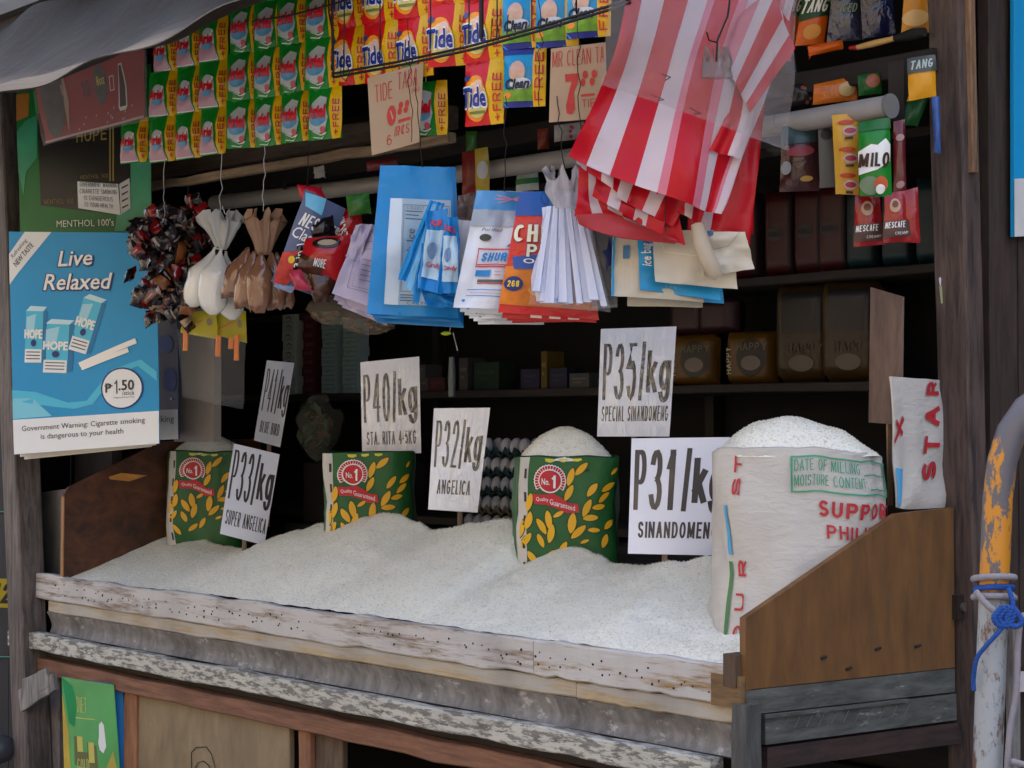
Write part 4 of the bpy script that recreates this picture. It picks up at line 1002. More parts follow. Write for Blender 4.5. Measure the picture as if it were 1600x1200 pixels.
mb.poly(G, [(.775, .38), (.795, .38), (.825, .62), (.825, .82), (.765, .82), (.77, .6)], mat((70, 50, 50), .3), 3)
mb.frame(G, .68, .46, .72, .62, .005, .01, WHT, 2); mb.text(G, '10', .43, .42, .50, .60, mat((70, 60, 66), .5), 2, .03)
for k in range(14): mb.ell(G, random.uniform(.35, .9), random.uniform(.8, .97), .006, .012, mat((205, 170, 170), .5, var=0), 3)
mb.rect(G, 0, .975, 1, 1, mat((205, 175, 175), .4), 3)
mb.build('poster_sheet', rt)
G2 = pq([(44, 96), (226, 26), (229, 188), (68, 228)], [6.6, 6.3, 6.3, 6.6], 12, 8, wob(.02, 3))
mb = MB(); mb.grid(G2, film((190, 180, 175), .22)); mb.build('plastic_cover', rt)

# ---------------------------------------------------------------- sachet strips
SG = mat((20, 132, 40), .28, .7, 26, .1, 9, dist=.006, name='green_foil'); SY = mat((226, 176, 14), .28, .6, 26, .08, 9, dist=.006, name='yellow_foil'); SR = mat((205, 24, 30), .28, .6, 26, .08, 9, dist=.006, name='red_foil')
SW = mat((196, 200, 200), .3, .5, 26, .2, 14, name='pale_print'); SPK = mat((196, 150, 165), .3, .5, 26, .1, 9, name='pink_print'); SB = mat((28, 50, 140), .3, var=0, name='blue_print'); SLB = mat((100, 160, 200), .3, var=.3, vs=30, name='sky_print')
SRED = mat((200, 26, 44), .3, var=0, name='letter_red'); SMAG = mat((176, 20, 60), .35, var=0)
def sachet_green(pink):
    mb = MB(); g = packet(mb, .122, .150, SG, .018)
    mb.rect(g, .74, 0, 1, 1, SY, 1)
    if pink:
        mb.poly(g, [(.02, .97), (.02, .80), (.16, .58), (.22, .36), (.36, .30), (.52, .33), (.62, .36), (.66, .6), (.70, .97)], WHT, 1)
        mb.poly(g, [(.04, .95), (.04, .82), (.19, .60), (.66, .66), (.68, .95)], SPK, 2); mb.ell(g, .42, .38, .17, .07, SW, 2, 12); mb.ell(g, .40, .68, .2, .07, SLB, 3, 12)
        mb.text(g, 'Ariel', .14, .44, .66, .62, SRED, 4, .09, .3)
    else:
        mb.poly(g, [(.08, .80), (.06, .62), (.2, .3), (.42, .16), (.66, .22), (.68, .6), (.6, .84), (.3, .90)], SW, 1)
        mb.ell(g, .38, .62, .26, .12, SLB, 2, 14); mb.poly(g, [(.06, .70), (.2, .84), (.45, .90), (.64, .86), (.45, .98), (.2, .95)], WHT, 2); mb.poly(g, [(.12, .78), (.25, .86), (.45, .92), (.58, .90), (.45, .96), (.2, .93)], SG, 3)
        mb.text(g, 'Ariel', .12, .38, .68, .58, SRED, 4, .09, .3); mb.ell(g, .55, .82, .07, .06, mat((200, 80, 90), .3, var=0), 4, 10)
    mb.text(g, '+FREE', .82, .25, .95, .93, SMAG, 3, .05, rot=90)
    return mb.mesh('sachet')
def sachet_red():
    mb = MB(); g = packet(mb, .122, .168, SR, .018)
    mb.rect(g, .66, 0, 1, 1, SY, 1)
    mb.ell(g, .33, .58, .32, .36, mat((240, 150, 30), .3, var=.1), 1, 24); mb.ell(g, .38, .60, .30, .28, mat((236, 210, 130), .3, var=.2), 2, 24)
    mb.ell(g, .44, .42, .15, .12, mat((236, 190, 170), .3, var=.2), 3, 12); mb.ell(g, .12, .26, .09, .05, mat((60, 70, 130), .3, var=0), 3, 10)
    mb.text(g, 'Tide', .03, .42, .66, .72, WHT, 4, .11, .15); mb.text(g, 'Tide', .05, .43, .65, .71, SB, 5, .05, .15)
    mb.rect(g, .2, .78, .6, .82, mat((110, 130, 60), .4, var=0), 4)
    mb.text(g, '+FREE', .79, .22, .95, .95, SRED, 3, .05, rot=90)
    return mb.mesh('sachet')
def sachet_blue():
    mb = MB(); g = packet(mb, .115, .152, mat((20, 140, 190), .28, .6, 26, .15, 9, dist=.006), .018)
    mb.rect(g, .72, 0, 1, 1, SY, 1); mb.rect(g, 0, 0, .72, .12, mat((36, 44, 130), .3, .5, 26), 1); mb.rect(g, 0, .9, .72, 1, mat((36, 44, 130), .3, .5, 26), 1)
    mb.poly(g, [(.0, .9), (.0, .74), (.2, .66), (.5, .72), (.72, .66), (.72, .9)], mat((110, 160, 40), .3, var=.5, vs=30), 2)
    mb.ell(g, .38, .42, .18, .18, mat((210, 170, 150), .3, var=.3, vs=30), 2, 14); mb.ell(g, .45, .62, .25, .1, mat((200, 205, 210), .3, var=.2), 3, 14); mb.ell(g, .14, .8, .1, .05, mat((225, 130, 50), .3, var=.1), 3, 10)
    mb.text(g, 'Clean', .12, .54, .66, .70, mat((30, 34, 60), .4, var=0), 4, .06, .35)
    mb.text(g, 'FREE', .77, .1, .95, .9, SRED, 3, .05, rot=90)
    return mb.mesh('sachet')
SGP = sachet_green(True); SGN = sachet_green(False); SRM = sachet_red(); SBM = sachet_blue()
def strip(me, pxc, pyb, n_, h, y, label, group, cat='sachet strip', yaw=.30, extra=0):
    base = PY(pxc, pyb, y); top = V((base.x, base.y, base.z + h * n_))
    t = thing('sachet_strip', label, cat, top, group)
    yaw += random.uniform(-.08, .08); lean = random.uniform(-.012, .012)
    for k in range(n_):
        p = V((base.x + lean * (k), base.y + random.uniform(-.004, .004), base.z + h * (k + 1)))
        place(me, 'sachet', t, p, (random.uniform(-.04, .04), random.uniform(-.02, .02), yaw + random.uniform(-.1, .1)))
    mb = MB(); wire(mb, (base.x + lean * n_, base.y, top.z), (base.x + lean * n_, base.y + .03, 2.96), .0012, STRG); mb.build('string', t)
    return t
gcols = [(211, 253, 1), (254, 251, 3), (294, 246, 3), (334, 240, 4), (379, 229, 4), (421, 226, 4), (464, 220, 4), (509, 216, 4)]
names_ = ['leftmost', 'second', 'third', 'fourth', 'fifth', 'sixth', 'seventh', 'rightmost']
for k, (x, yb_, n_) in enumerate(gcols):
    strip(SGP if k < 4 else SGN, x, yb_, n_, .146, -.02 - .012 * (k % 2), 'strip of green and yellow detergent sachets, %s of eight hung side by side' % names_[k], 'green detergent sachet strips under the roof')
redc = [(547, 132, 3, 'leftmost red and orange sachet strip inside the wire rack, beside the green ones'), (596, 126, 3, 'red and orange sachet strip directly behind the left side of the TIDE TABA card'), (648, 120, 3, 'red and orange sachet strip above the right side of the TIDE TABA card'),
        (702, 102, 3, 'red and orange sachet strip hanging alone between card and longer strip'), (757, 194, 4, 'longest red and orange sachet strip, hanging lowest beside the blue ones')]
for x, yb_, n_, lb in redc: strip(SRM, x, yb_, n_, .166, -.0, lb, 'red detergent sachet strips', yaw=.38)
st_ = strip(SY and SGN, 668, 206, 1, .14, .06, 'single yellow-edged green sachet peeping out behind the TIDE TABA card', None, yaw=.4)
bluc = [(820, 166, 4, 'leftmost blue and yellow cleaner sachet strip next to the red strips'), (872, 72, 3, 'blue and yellow cleaner sachet strip above the MR CLEAN card'), (922, 58, 3, 'rightmost blue and yellow cleaner sachet strip beside the striped bags')]
for x, yb_, n_, lb in bluc: strip(SBM, x, yb_, n_, .150, -.0, lb, 'blue cleaner sachet strips', yaw=.45)

# ---- wire rack frame with hooks
rk = thing('wire_rack', 'black wire rack frame hanging in front of the red and blue sachets', 'rack', PY(730, 70, -.14))
def rackwire(name, pts, r=.0022):
    mb = MB(); mb.tube(pts, r, WIRE, 6); return mb.build(name, rk)
RY = -.14
for oy in (0, -6):
    rackwire('frame_wire', [PY(a, b + oy, RY) for a, b in ((521, 121), (620, 103), (735, 78), (850, 46), (950, 16), (985, 4))], .0035)
rackwire('frame_wire', [PY(521, -60, RY), PY(519, 30, RY), PY(521, 121, RY)], .0035)
rackwire('frame_wire', [PY(513, -60, RY), PY(514, 20, RY), PY(522, 62, RY), PY(518, 110, RY)], .0025)
rackwire('cross_wire', [PY(395, 33, RY), PY(450, 25, RY), PY(515, 8, RY), PY(560, -6, RY)], .0028)
for x in (537, 593, 672, 732, 752, 776, 830, 900):
    yb_ = 121 - (x - 521) * .245
    rackwire('upright_wire', [PY(x, -60, RY), PY(x + 1, 30, RY), PY(x, yb_, RY)], .0018)
rackwire('hook', [PY(752, -40, RY), PY(752, 60, RY)], .006)
for x in (540, 640, 775, 800):
    yb_ = 121 - (x - 521) * .245
    rackwire('hook', [PY(x - 6, yb_ - 30, RY), PY(x - 8, yb_ + 2, RY), PY(x, yb_ + 10, RY), PY(x + 6, yb_, RY), PY(x + 2, yb_ - 20, RY)], .0014)

# ---- cardboard notices
CBD = mat((176, 148, 118), .8, .15, 12, .08, 5, name='cardboard'); RMK = mat((186, 60, 50), .7, var=.15, vs=40, name='red_marker')
def card(corners, d, label, fn):
    G = pq(corners, d, 6, 8, wob(.006, 1.5)); t = thing('cardboard_notice', label, 'notice', G(.5, 1)); mb = MB(); mb.grid(G, CBD, .004); fn(mb, G); mb.build('card', t); return G, t
def c1(mb, G):
    mb.stext(G, 'TIDE', .12, .12, .44, .34, RMK, 2, .05); mb.stext(G, 'TABA', .54, .04, .90, .26, RMK, 2, .05); mb.text(G, '(6s)', .80, .28, .95, .36, RMK, 2)
    mb.ell(G, .42, .56, .09, .13, RMK, 2, 18); mb.poly(G, [(.39, .50), (.41, .49), (.46, .60), (.44, .62)], CBD, 3)
    for x in (.60, .72):
        mb.ell(G, x, .46, .045, .045, RMK, 2, 10); mb.ell(G, x - .02, .535, .045, .045, RMK, 2, 10)
    mb.rect(G, .55, .64, .80, .68, RMK, 2); mb.stext(G, 'PCS', .52, .72, .78, .84, RMK, 2, .1); mb.text(G, '6', .32, .80, .42, .93, RMK, 2)
    for k in range(3): mb.line(G, [(.5 + k * .08, .72), (.48 + k * .08, .84)], .008, .008, RMK, 2)
G1, t1 = card([(574, 122), (662, 98), (655, 222), (581, 243)], DY(618, -.06), 'cardboard notice with red handwriting TIDE TABA below the red sachets', c1)
def c2(mb, G):
    mb.stext(G, 'MR CLEAN TA', .03, .05, .97, .26, RMK, 2, .05)
    mb.poly(G, [(.26, .37), (.50, .37), (.49, .5), (.42, .62), (.44, .85), (.38, .92), (.30, .90), (.28, .8), (.33, .62), (.38, .47), (.27, .47)], RMK, 2)
    for x in (.62, .78):
        mb.ell(G, x, .40, .05, .055, RMK, 2, 10); mb.ell(G, x - .04, .50, .045, .055, RMK, 2, 10)
    mb.rect(G, .54, .66, .78, .69, RMK, 2); mb.text(G, 'TIE', .56, .73, .78, .84, RMK, 2)
G2_, t2 = card([(861, 76), (946, 66), (950, 184), (858, 191)], DY(905, -.06), 'cardboard notice with red handwriting MR CLEAN and a large 7 beside the striped bags', c2)
for (t, xs) in ((t1, ((594, 130, 601, 240), (637, 120, 643, 222))), (t2, ((900, 60, 908, 212), (845, 60, 842, 165)))):
    for (a, b_, c_, d_) in xs:
        mb = MB(); dd_ = DY(a, -.075); wire(mb, PD(a, b_ - 90, dd_), PD(c_, d_, dd_), .0012, WIRE, .012, 12); mb.build('hanging_wire', t)

# ---------------------------------------------------------------- bundles of goods
def bundle(name, label, cat, px, pytop, yoff=0.0, group=None):
    return thing(name, label, cat, PD(px, pytop, DY(px, yoff)), group)
def string(t, px, py, px2, py2, yoff, m=None, r=.0013):
    mb = MB(); wire(mb, PD(px, py, DY(px, yoff)), PD(px2, py2, DY(px, yoff)), r, m or STRG, .008, 10); mb.build('string', t)
# sugar bags
def drop(mb, top, foot, w_, m, lean=V((0, 0, 0)), flat=.75, rag=0.0):
    top = V(top); foot = V(foot); d = foot - top; N = 14; n_ = 16; vs = []; ph = random.random() * 20
    r = RT0.copy(); f = FW0
    for k in range(N + 1):
        t = k / N; prof = (min(1, .16 + t * 2.2) * (1.0 - .25 * (t > .97)) * (.85 + .15 * t)) if rag else (.10 + .90 * min(1, max(0, (t - .05) / .30)) ** 1.1 if t < .35 else 1.0) * (1 - max(0, (t - .80) / .2) ** 2.4 * .72)
        prof *= .8 + .2 * math.sin(math.pi * min(1, t * 1.1)); c = top + d * t + lean * math.sin(math.pi * t)
        for i in range(n_):
            a = 2 * math.pi * i / n_; q = 1 + .16 * noise.noise(V((math.cos(a) * 2 + ph, math.sin(a) * 2, t * 4))) + .08 * noise.noise(V((math.cos(a) * 6 + ph, math.sin(a) * 6, t * 3))) * (1.6 - t)
            vs.append(c + (r * math.cos(a) + f * math.sin(a) * flat) * (w_ * .5 * prof * q) + V((0, 0, rag * math.sin(i * 2.1) * (t > .95))))
    fs = [(k * n_ + i, (k + 1) * n_ + i, (k + 1) * n_ + (i + 1) % n_, k * n_ + (i + 1) % n_) for k in range(N) for i in range(n_)]
    fs += [tuple(range(n_)), tuple(N * n_ + i for i in range(n_ - 1, -1, -1))]; mb.add(vs, fs, m, True)
def ruffle(mb, c, w0, w1, h, m, folds=7, up=True):
    """gathered plastic neck spreading upwards"""
    N = 8; n_ = 40; vs = []; ph = random.random() * 9
    for k in range(N + 1):
        t = k / N; w_ = w0 + (w1 - w0) * t ** .8
        for i in range(n_):
            a = 2 * math.pi * i / n_; q = 1 + (.30 * math.sin(a * folds + ph + 2 * t) + .5 * noise.noise(V((math.cos(a) * 3, math.sin(a) * 3, t * 2 + ph)))) * (.3 + t)
            vs.append(c + (RT0 * math.cos(a) + FW0 * math.sin(a) * .6) * (w_ * .5 * q) + V((0, 0, (h * t if up else -h * t) + .022 * t ** 2 * math.sin(i * 1.1 + ph))))
    mb.add(vs, [(k * n_ + i, k * n_ + (i + 1) % n_, (k + 1) * n_ + (i + 1) % n_, (k + 1) * n_ + i) for k in range(N) for i in range(n_)], m, True)
SUG = mat((232, 230, 226), .22, 1.0, 16, .05, 9, coat=.8, stretch=(1, 1, .4), dist=.012, name='sugar_bag'); SUGF = bagp((214, 212, 208), .8, 24, .25, .3)
BSU = mat((140, 98, 74), .2, 1.0, 18, .2, 12, coat=1.0, stretch=(1, 1, .35), dist=.014, name='brown_sugar_bag'); BSF = bagp((176, 138, 112), .8, 24, .25, .3)
D0 = lambda px, o=0.0: DY(px, -.02) + o
t = bundle('sugar_bags', 'three white sugar bags tied together by their necks, hung beside the candies', 'sugar bags', 345, 340)
for (a, b_, c, d_, w_, o) in ((336, 386, 303, 480, 46, .0), (346, 388, 333, 492, 50, -.05), (353, 392, 364, 500, 46, .03)):
    mb = MB(); D = D0(345, o); s_ = D / 3000; drop(mb, PD(a, b_, D), PD(c, d_, D), w_ * s_ * 1.05, SUG, RT0 * -.008); mb.build('bag', t)
mb = MB(); D = D0(345); ruffle(mb, PD(346, 390, D), .03, .105, .105, SUGF); mb.build('gathered_neck', t)
string(t, 344, 335, 346, 200, -.03); string(t, 356, 345, 347, 322, -.03)
t = bundle('brown_sugar_bags', 'cluster of brown sugar bags tied at the neck, hung left of the coffee packs', 'sugar bags', 412, 330)
for (a, b_, c, d_, w_, o) in ((388, 386, 358, 462, 44, .03), (397, 392, 380, 478, 44, .0), (408, 394, 404, 484, 46, -.04), (424, 394, 430, 480, 44, .0), (432, 394, 448, 478, 38, .05)):
    mb = MB(); D = D0(412, o); s_ = D / 3000; drop(mb, PD(a, b_, D), PD(c, d_, D), w_ * s_ * .95, BSU, flat=.6, rag=.012); mb.build('bag', t)
mb = MB(); D = D0(412); ruffle(mb, PD(412, 398, D), .035, .095, .12, BSF, 9); mb.build('gathered_neck', t)
string(t, 411, 330, 414, 215, -.03)
# candies
cm = [mat(c, .2, .9, 40, .3, 40, coat=.5, dist=.006, name='candy_foil') for c in ((38, 28, 30), (60, 50, 52), (150, 24, 30), (34, 22, 26), (190, 160, 120), (150, 90, 50), (84, 76, 80), (24, 20, 24), (170, 150, 140))]
def candy_mesh(m, m2):
    mb = MB(); g = packet(mb, random.uniform(.036, .05), random.uniform(.055, .07), m, .014, None, 5, 6); mb.poly(g, [(0, .2), (1, .3), (1, .5), (0, .62)], m2, 1); mb.line(g, [(.2, .4), (.8, .44)], .03, .04, cm[8], 2)
    return mb.mesh('candy_wrapper')
    mb = MB(); N = 8; n_ = 10; vs = []
    for k in range(N + 1):
        t = k / N; w_ = [.75, .5, .15, .75, 1, .95, .6, .15, .7][k]; x = (t - .5) * .062
        for i in range(n_):
            a = 2 * math.pi * i / n_; q = 1 + .3 * math.sin(i * 2.3 + k)
            fl = .35 if k in (0, 1, 8) else .75
            vs.append(V((x * 1.5, math.cos(a) * .024 * w_ * q, math.sin(a) * .024 * w_ * fl * q)))
    fs = [(k * n_ + i, k * n_ + (i + 1) % n_, (k + 1) * n_ + (i + 1) % n_, (k + 1) * n_ + i) for k in range(N) for i in range(n_)]
    mb.add(vs, fs, m, False); g = Grid([[V((-.018 + .036 * i, -.025 + .0 * j, .010 - .02 * j)) for i in range(2)] for j in range(2)])
    mb.rect(g, .1, .0, .9, 1, m2, 1); return mb.mesh('candy_wrapper')
CM = [candy_mesh(cm[a], cm[b_]) for a, b_ in ((0, 2), (1, 0), (2, 7), (3, 5), (0, 4), (7, 1), (3, 7), (7, 2), (0, 6), (3, 2), (2, 0), (5, 3))]
t = bundle('candy_garland', 'tangled cluster of dark, red and gold wrapped candies hung over the blue poster edge', 'candies', 250, 320)
for k in range(150):
    if k < 55: x = random.gauss(288, 22); y = random.gauss(352, 18)
    elif k < 75: x = random.gauss(222, 12); y = random.gauss(375, 20)
    elif k < 110: x = random.gauss(272, 22); y = random.gauss(405, 22)
    else: x = random.gauss(268, 20); y = random.gauss(462, 16)
    x = max(208, min(330, x)); y = max(318, min(492, y))
    D = D0(x, random.uniform(-.09, .05) - .25 * (x < 250))
    place(random.choice(CM), 'candy', t, PD(x, y, D), (random.gauss(0, .8), random.uniform(-3, 3), FACE + random.gauss(0, .9)))
string(t, 257, 330, 256, 225, -.03); string(t, 258, 400, 256, 320, -.06)

# yellow header card bags with orange handles
t = bundle('toothbrush_card', 'clear bags under a yellow header card with orange handles, below the sugar', 'packet', 335, 490, .05)
D = DY(335, .05); YH = mat((186, 172, 24), .35, .3, 12, .1, 6, name='yellow_header')
for (c, o) in (([(288, 488), (338, 484), (340, 530), (282, 520)], 0), ([(338, 486), (384, 486), (386, 536), (340, 524)], .03)):
    G = pq(c, D + o, 6, 4, wob(.01, 2)); mb = MB(); mb.grid(G, YH, .002); mb.line(G, [(.05, .7), (.6, .35)], .01, .04, mat((200, 130, 70), .5), 2); mb.ell(G, .78, .42, .08, .14, mat((150, 130, 110), .5), 2, 12); mb.build('header_card', t)
ORG = mat((228, 120, 20), .3, name='orange_plastic')
for (x, y0, y1) in ((286, 516, 548), (337, 524, 557), (357, 528, 545), (366, 524, 563)):
    mb = MB(); mb.plank(PD(x, y0, D - .01), PD(x - 1, y1, D - .01), .017, .006, ORG, 4, .001, up=RT0, out=FW0); mb.build('handle', t)
G = pq([(276, 515), (384, 530), (380, 640), (285, 620)], D - .02, 8, 8, wob(.03, 3)); mb = MB(); mb.grid(G, film((200, 200, 200), .10)); mb.build('clear_bag', t)

# coffee packs
t = bundle('coffee_packs', 'jumble of red, black and blue coffee packs hung between brown sugar and blue bags', 'coffee packs', 500, 300)
CRD = mat((176, 26, 32), .22, .9, 18, .1, 8, coat=.4, dist=.008); CBK = mat((26, 20, 22), .2, .9, 18, .15, 8, coat=.4, dist=.008); CBL = mat((90, 102, 138), .25, .7, 14, .1, 8, dist=.006); CBR = mat((70, 36, 22), .2, .9, 26, .5, 20, coat=.4, dist=.006)
D = D0(500)
def pk(name, corners, d, base, fn, puff=.018, t_=None):
    G = pq(corners, d, 8, 8, lambda u, v: puff * (math.sin(math.pi * u) * math.sin(math.pi * v)) ** .5 + .006 * noise.noise(V((u * 4 + corners[0][0], v * 4, 0))))
    mb = MB(); mb.grid(G, base, .012); fn and fn(mb, G); return mb.build(name, t_ or t)
def f1(mb, G):
    mb.poly(G, [(.0, .03), (.5, .0), (.5, .18), (.1, .16)], mat((120, 200, 235), .3, var=.1), 2)
    mb.text(G, 'NESCAFE', .12, .22, 1.0, .36, WHT, 3, .05, .2); mb.text(G, 'Classic', .05, .38, .7, .50, WHT, 3, .01, .3)
    mb.poly(G, [(.5, .45), (1, .3), (1, .9), (.4, .85)], CBK, 2); mb.poly(G, [(.0, .68), (.3, .6), (.5, .75), (.3, .98), (0, 1)], mat((205, 60, 50), .3, var=.5, vs=40), 3); mb.ell(G, .2, .72, .07, .04, mat((235, 190, 60), .3), 4, 10)
pk('coffee_pack', [(478, 296), (540, 326), (490, 462), (426, 440)], [D - .05, D + .0, D + .02, D - .04], CBL, f1)
pk('coffee_pack', [(464, 288), (500, 292), (520, 330), (470, 312)], D + .06, mat((196, 30, 50), .25, .6, 18), None)
def f2(mb, G): mb.text(G, 'NESCAFE', .1, .06, .42, .96, WHT, 3, .05, rot=90); mb.rect(G, .02, 0, .05, 1, WHT, 3)
pk('coffee_pack', [(520, 340), (562, 314), (566, 350), (530, 392)], D + .03, CRD, f2)
def f3(mb, G): mb.ell(G, .5, .2, .3, .13, CBK, 2); mb.ell(G, .52, .2, .2, .07, mat((170, 150, 120), .3), 3); mb.text(G, 'MORE', .35, .6, .6, .8, WHT, 3, .02); mb.poly(G, [(0, .5), (.6, .75), (.5, 1), (0, 1)], CBR, 2)
pk('coffee_pack', [(478, 372), (550, 366), (532, 440), (465, 420)], D - .06, CRD, f3, .028)
pk('coffee_pack', [(455, 380), (482, 366), (470, 430), (447, 428)], D - .03, CBK, lambda mb, G: mb.text(G, '3 in 1', .5, .2, .8, .8, WHT, 3, .02, rot=90))
pk('coffee_pack', [(468, 412), (530, 428), (510, 472), (492, 474)], D - .05, CBR, None, .02)
pk('coffee_pack', [(450, 424), (470, 420), (488, 455), (462, 452)], D - .07, mat((190, 60, 80), .25, .8, 30, .5, 40), None)
pk('coffee_pack', [(480, 344), (520, 336), (525, 372), (480, 380)], D - .02, CBK, None, .03)
pk('coffee_pack', [(430, 438), (462, 448), (455, 458), (428, 448)], D - .02, mat((150, 160, 200), .25, .8, 30, .3, 40), None, .005)
string(t, 480, 292, 484, 150, -.03, WIRE)
# crumpled clear bags with golden snacks below
t = bundle('snack_bags', 'crumpled clear bags of brown snacks sagging below the coffee packs', 'snack bags', 520, 470, .03)
for (x0, y0, x1, y1, o, al) in ((480, 462, 560, 506, .06, .55), (534, 482, 620, 522, .03, .5)):
    D = DY(520, .03) + o; c = PD((x0 + x1) / 2, (y0 + y1) / 2, D); s_ = D / 3000; rx = (x1 - x0) * s_ / 2; rz = (y1 - y0) * s_ / 2
    mb = MB(); vs = []; N = 12; n_ = 22
    for k in range(N + 1):
        th = math.pi * k / N
        for i in range(n_):
            a = 2 * math.pi * i / n_; q = 1 + .25 * noise.noise(V((math.cos(a) * 3 + x0, math.sin(a) * 3, th * 3)))
            vs.append(c + (RT0 * math.cos(a) * rx + FW0 * math.sin(a) * rx * .5) * math.sin(th) * q + V((0, 0, math.cos(th) * rz * q)))
    mb.add(vs, [(k * n_ + i, (k + 1) * n_ + i, (k + 1) * n_ + (i + 1) % n_, k * n_ + (i + 1) % n_) for k in range(N) for i in range(n_)], film((170, 158, 140), .16, 1, 30), True); mb.build('clear_bag', t)
    mb = MB()
    for q in range(16):
        p = c + RT0 * random.uniform(-rx, rx) * .75 + FW0 * random.uniform(-.02, .02) - V((0, 0, rz * random.uniform(.1, .75)))
        mb.tube([p, p + RT0 * .012 + V((0, 0, random.uniform(-.006, .006)))], .006, mat((104, 78, 52), .5, .5, 60, .3, 60), 5)
    o_ = mb.build('snacks', t); o_['kind'] = 'stuff'

# stacks of hanging bags ------------------------------------------------
def stackbag(t, layers, name='bag'):
    for (corn, d, m, fn) in layers:
        G = pq(corn, d, 14, 16, (lambda a, b_: lambda u, v: a(u, v) + b_(u, v))(wob(.020, 2.5), wob(.006, 8))); mb = MB(); mb.grid(G, m, .003)
        if fn: fn(mb, G)
        mb.build(name, t)
# lilac sheets
LIL = mat((206, 196, 222), .4, .3, 14, .05, 6, transl=.2, dist=.004, name='lilac_film'); LINK = mat((150, 130, 175), .5, var=0)
t = bundle('lilac_bags', 'thin stack of pale lilac printed bags left of the large blue bags', 'plastic bags', 560, 350)
D = D0(555)
def lp(mb, G): mb.frame(G, .28, .16, 1.0, .84, .012, .008, LINK, 2); mb.frame(G, .38, .26, .98, .80, .006, .006, LINK, 2); [mb.rect(G, .5, .4 + k * .07, .9, .412 + k * .07, LINK, 2) for k in range(5)]
stackbag(t, [([(562 + 0 * k, 350), (592, 352), (596 + k * 3, 494 + k * 5), (516 + k * 6, 462 + k * 6)], D + .03 + .012 * k, LIL, None) for k in range(3, 0, -1)] + [([(556, 366), (594, 356), (590, 484), (518, 458)], D + .01, LIL, lp)] +
         [([(556, 352), (582, 350), (560, 410), (540, 400)], D - .0, LIL, None)])
# large blue bags
BL = bagp((56, 172, 236), .9, 12, .22, .42); BLP = mat((150, 178, 200), .35, .3, 10, .15, 4, coat=.3, name='clear_window'); BT = mat((70, 90, 110), .5, var=0); BL2 = bagp((44, 156, 228), .9, 12, .22, .4)
t = bundle('blue_plastic_bags', 'tall stack of bright blue plastic bags with a clear printed window', 'plastic bags', 640, 262, -.03)
D = DY(645, -.04)
def bp(mb, G):
    mb.rect(G, .18, .22, .97, .93, BLP, 2); mb.rect(G, .18, .22, .34, .93, mat((200, 216, 228), .3, .3, 8, .1, 4, coat=.4), 3)
    mb.frame(G, .36, .26, .95, .84, .004, .003, BT, 3); mb.text(G, 'COLLECT', .40, .27, .62, .29, BT, 3); [mb.rect(G, .38, .3 + k * .025, .6 - .05 * (k % 2), .306 + k * .025, BT, 3) for k in range(3)]
    mb.text(G, 'CALYPSO', .44, .905, .78, .925, BT, 4, .04); [mb.rect(G, .36, .86 + k * .018, .54, .866 + k * .018, BT, 4) for k in range(3)]; [mb.rect(G, .66, .86 + k * .018, .84, .866 + k * .018, BT, 4) for k in range(3)]
    mb.text(G, 'Fresh Ice', .40, .42, .50, .70, BT, 4, .0, rot=90)
stackbag(t, [([(593 + k, 259), (712, 262), (716 + k * 2, 496 + k * 4), (576 + k * 3, 488 + k * 4)], D + .012 * k, BL2 if k % 2 else BL, None) for k in range(4, 0, -1)] + [([(594, 258), (706, 262), (716, 497), (573, 490)], D - .004, BL, bp)])
string(t, 660, 262, 648, 120, -.05, WIRE)
# smaller blue candle-like packs in front
t = bundle('ice_candy_bags', 'rolled blue plastic packs fanned out in front of the large blue bags', 'plastic bags', 690, 310, -.07)
D = DY(690, -.08)
def ip(mb, G): mb.rect(G, .1, .25, .9, .85, mat((176, 206, 232), .3, .3, 12, .3, 20, coat=.4), 2); mb.text(G, 'Ice', .2, .1, .8, .2, mat((200, 60, 90), .5), 3, .05); mb.ell(G, .4, .5, .2, .1, mat((120, 150, 190), .4), 3); mb.text(G, 'Candy', .2, .64, .85, .72, mat((190, 80, 110), .5), 3, .03)
stackbag(t, [([(672, 312), (694, 318), (640, 440), (621, 436)], D + .02, bagp((36, 150, 220), .6, 12, .25, .2), None), ([(676, 318), (690, 322), (648, 462), (634, 446)], D + .0, bagp((120, 190, 230), .6, 12, .2, .2), None),
             ([(668, 330), (700, 326), (690, 460), (652, 450)], D - .02, bagp((30, 140, 215), .6, 12, .25, .2), ip), ([(694, 338), (716, 340), (720, 458), (684, 458)], D - .03, bagp((30, 140, 215), .6, 12, .25, .2), ip),
             ([(660, 380), (672, 378), (654, 474), (645, 472)], D - .01, BL, None), ([(656, 450), (716, 450), (712, 480), (668, 480)], D + .01, BL2, None)])
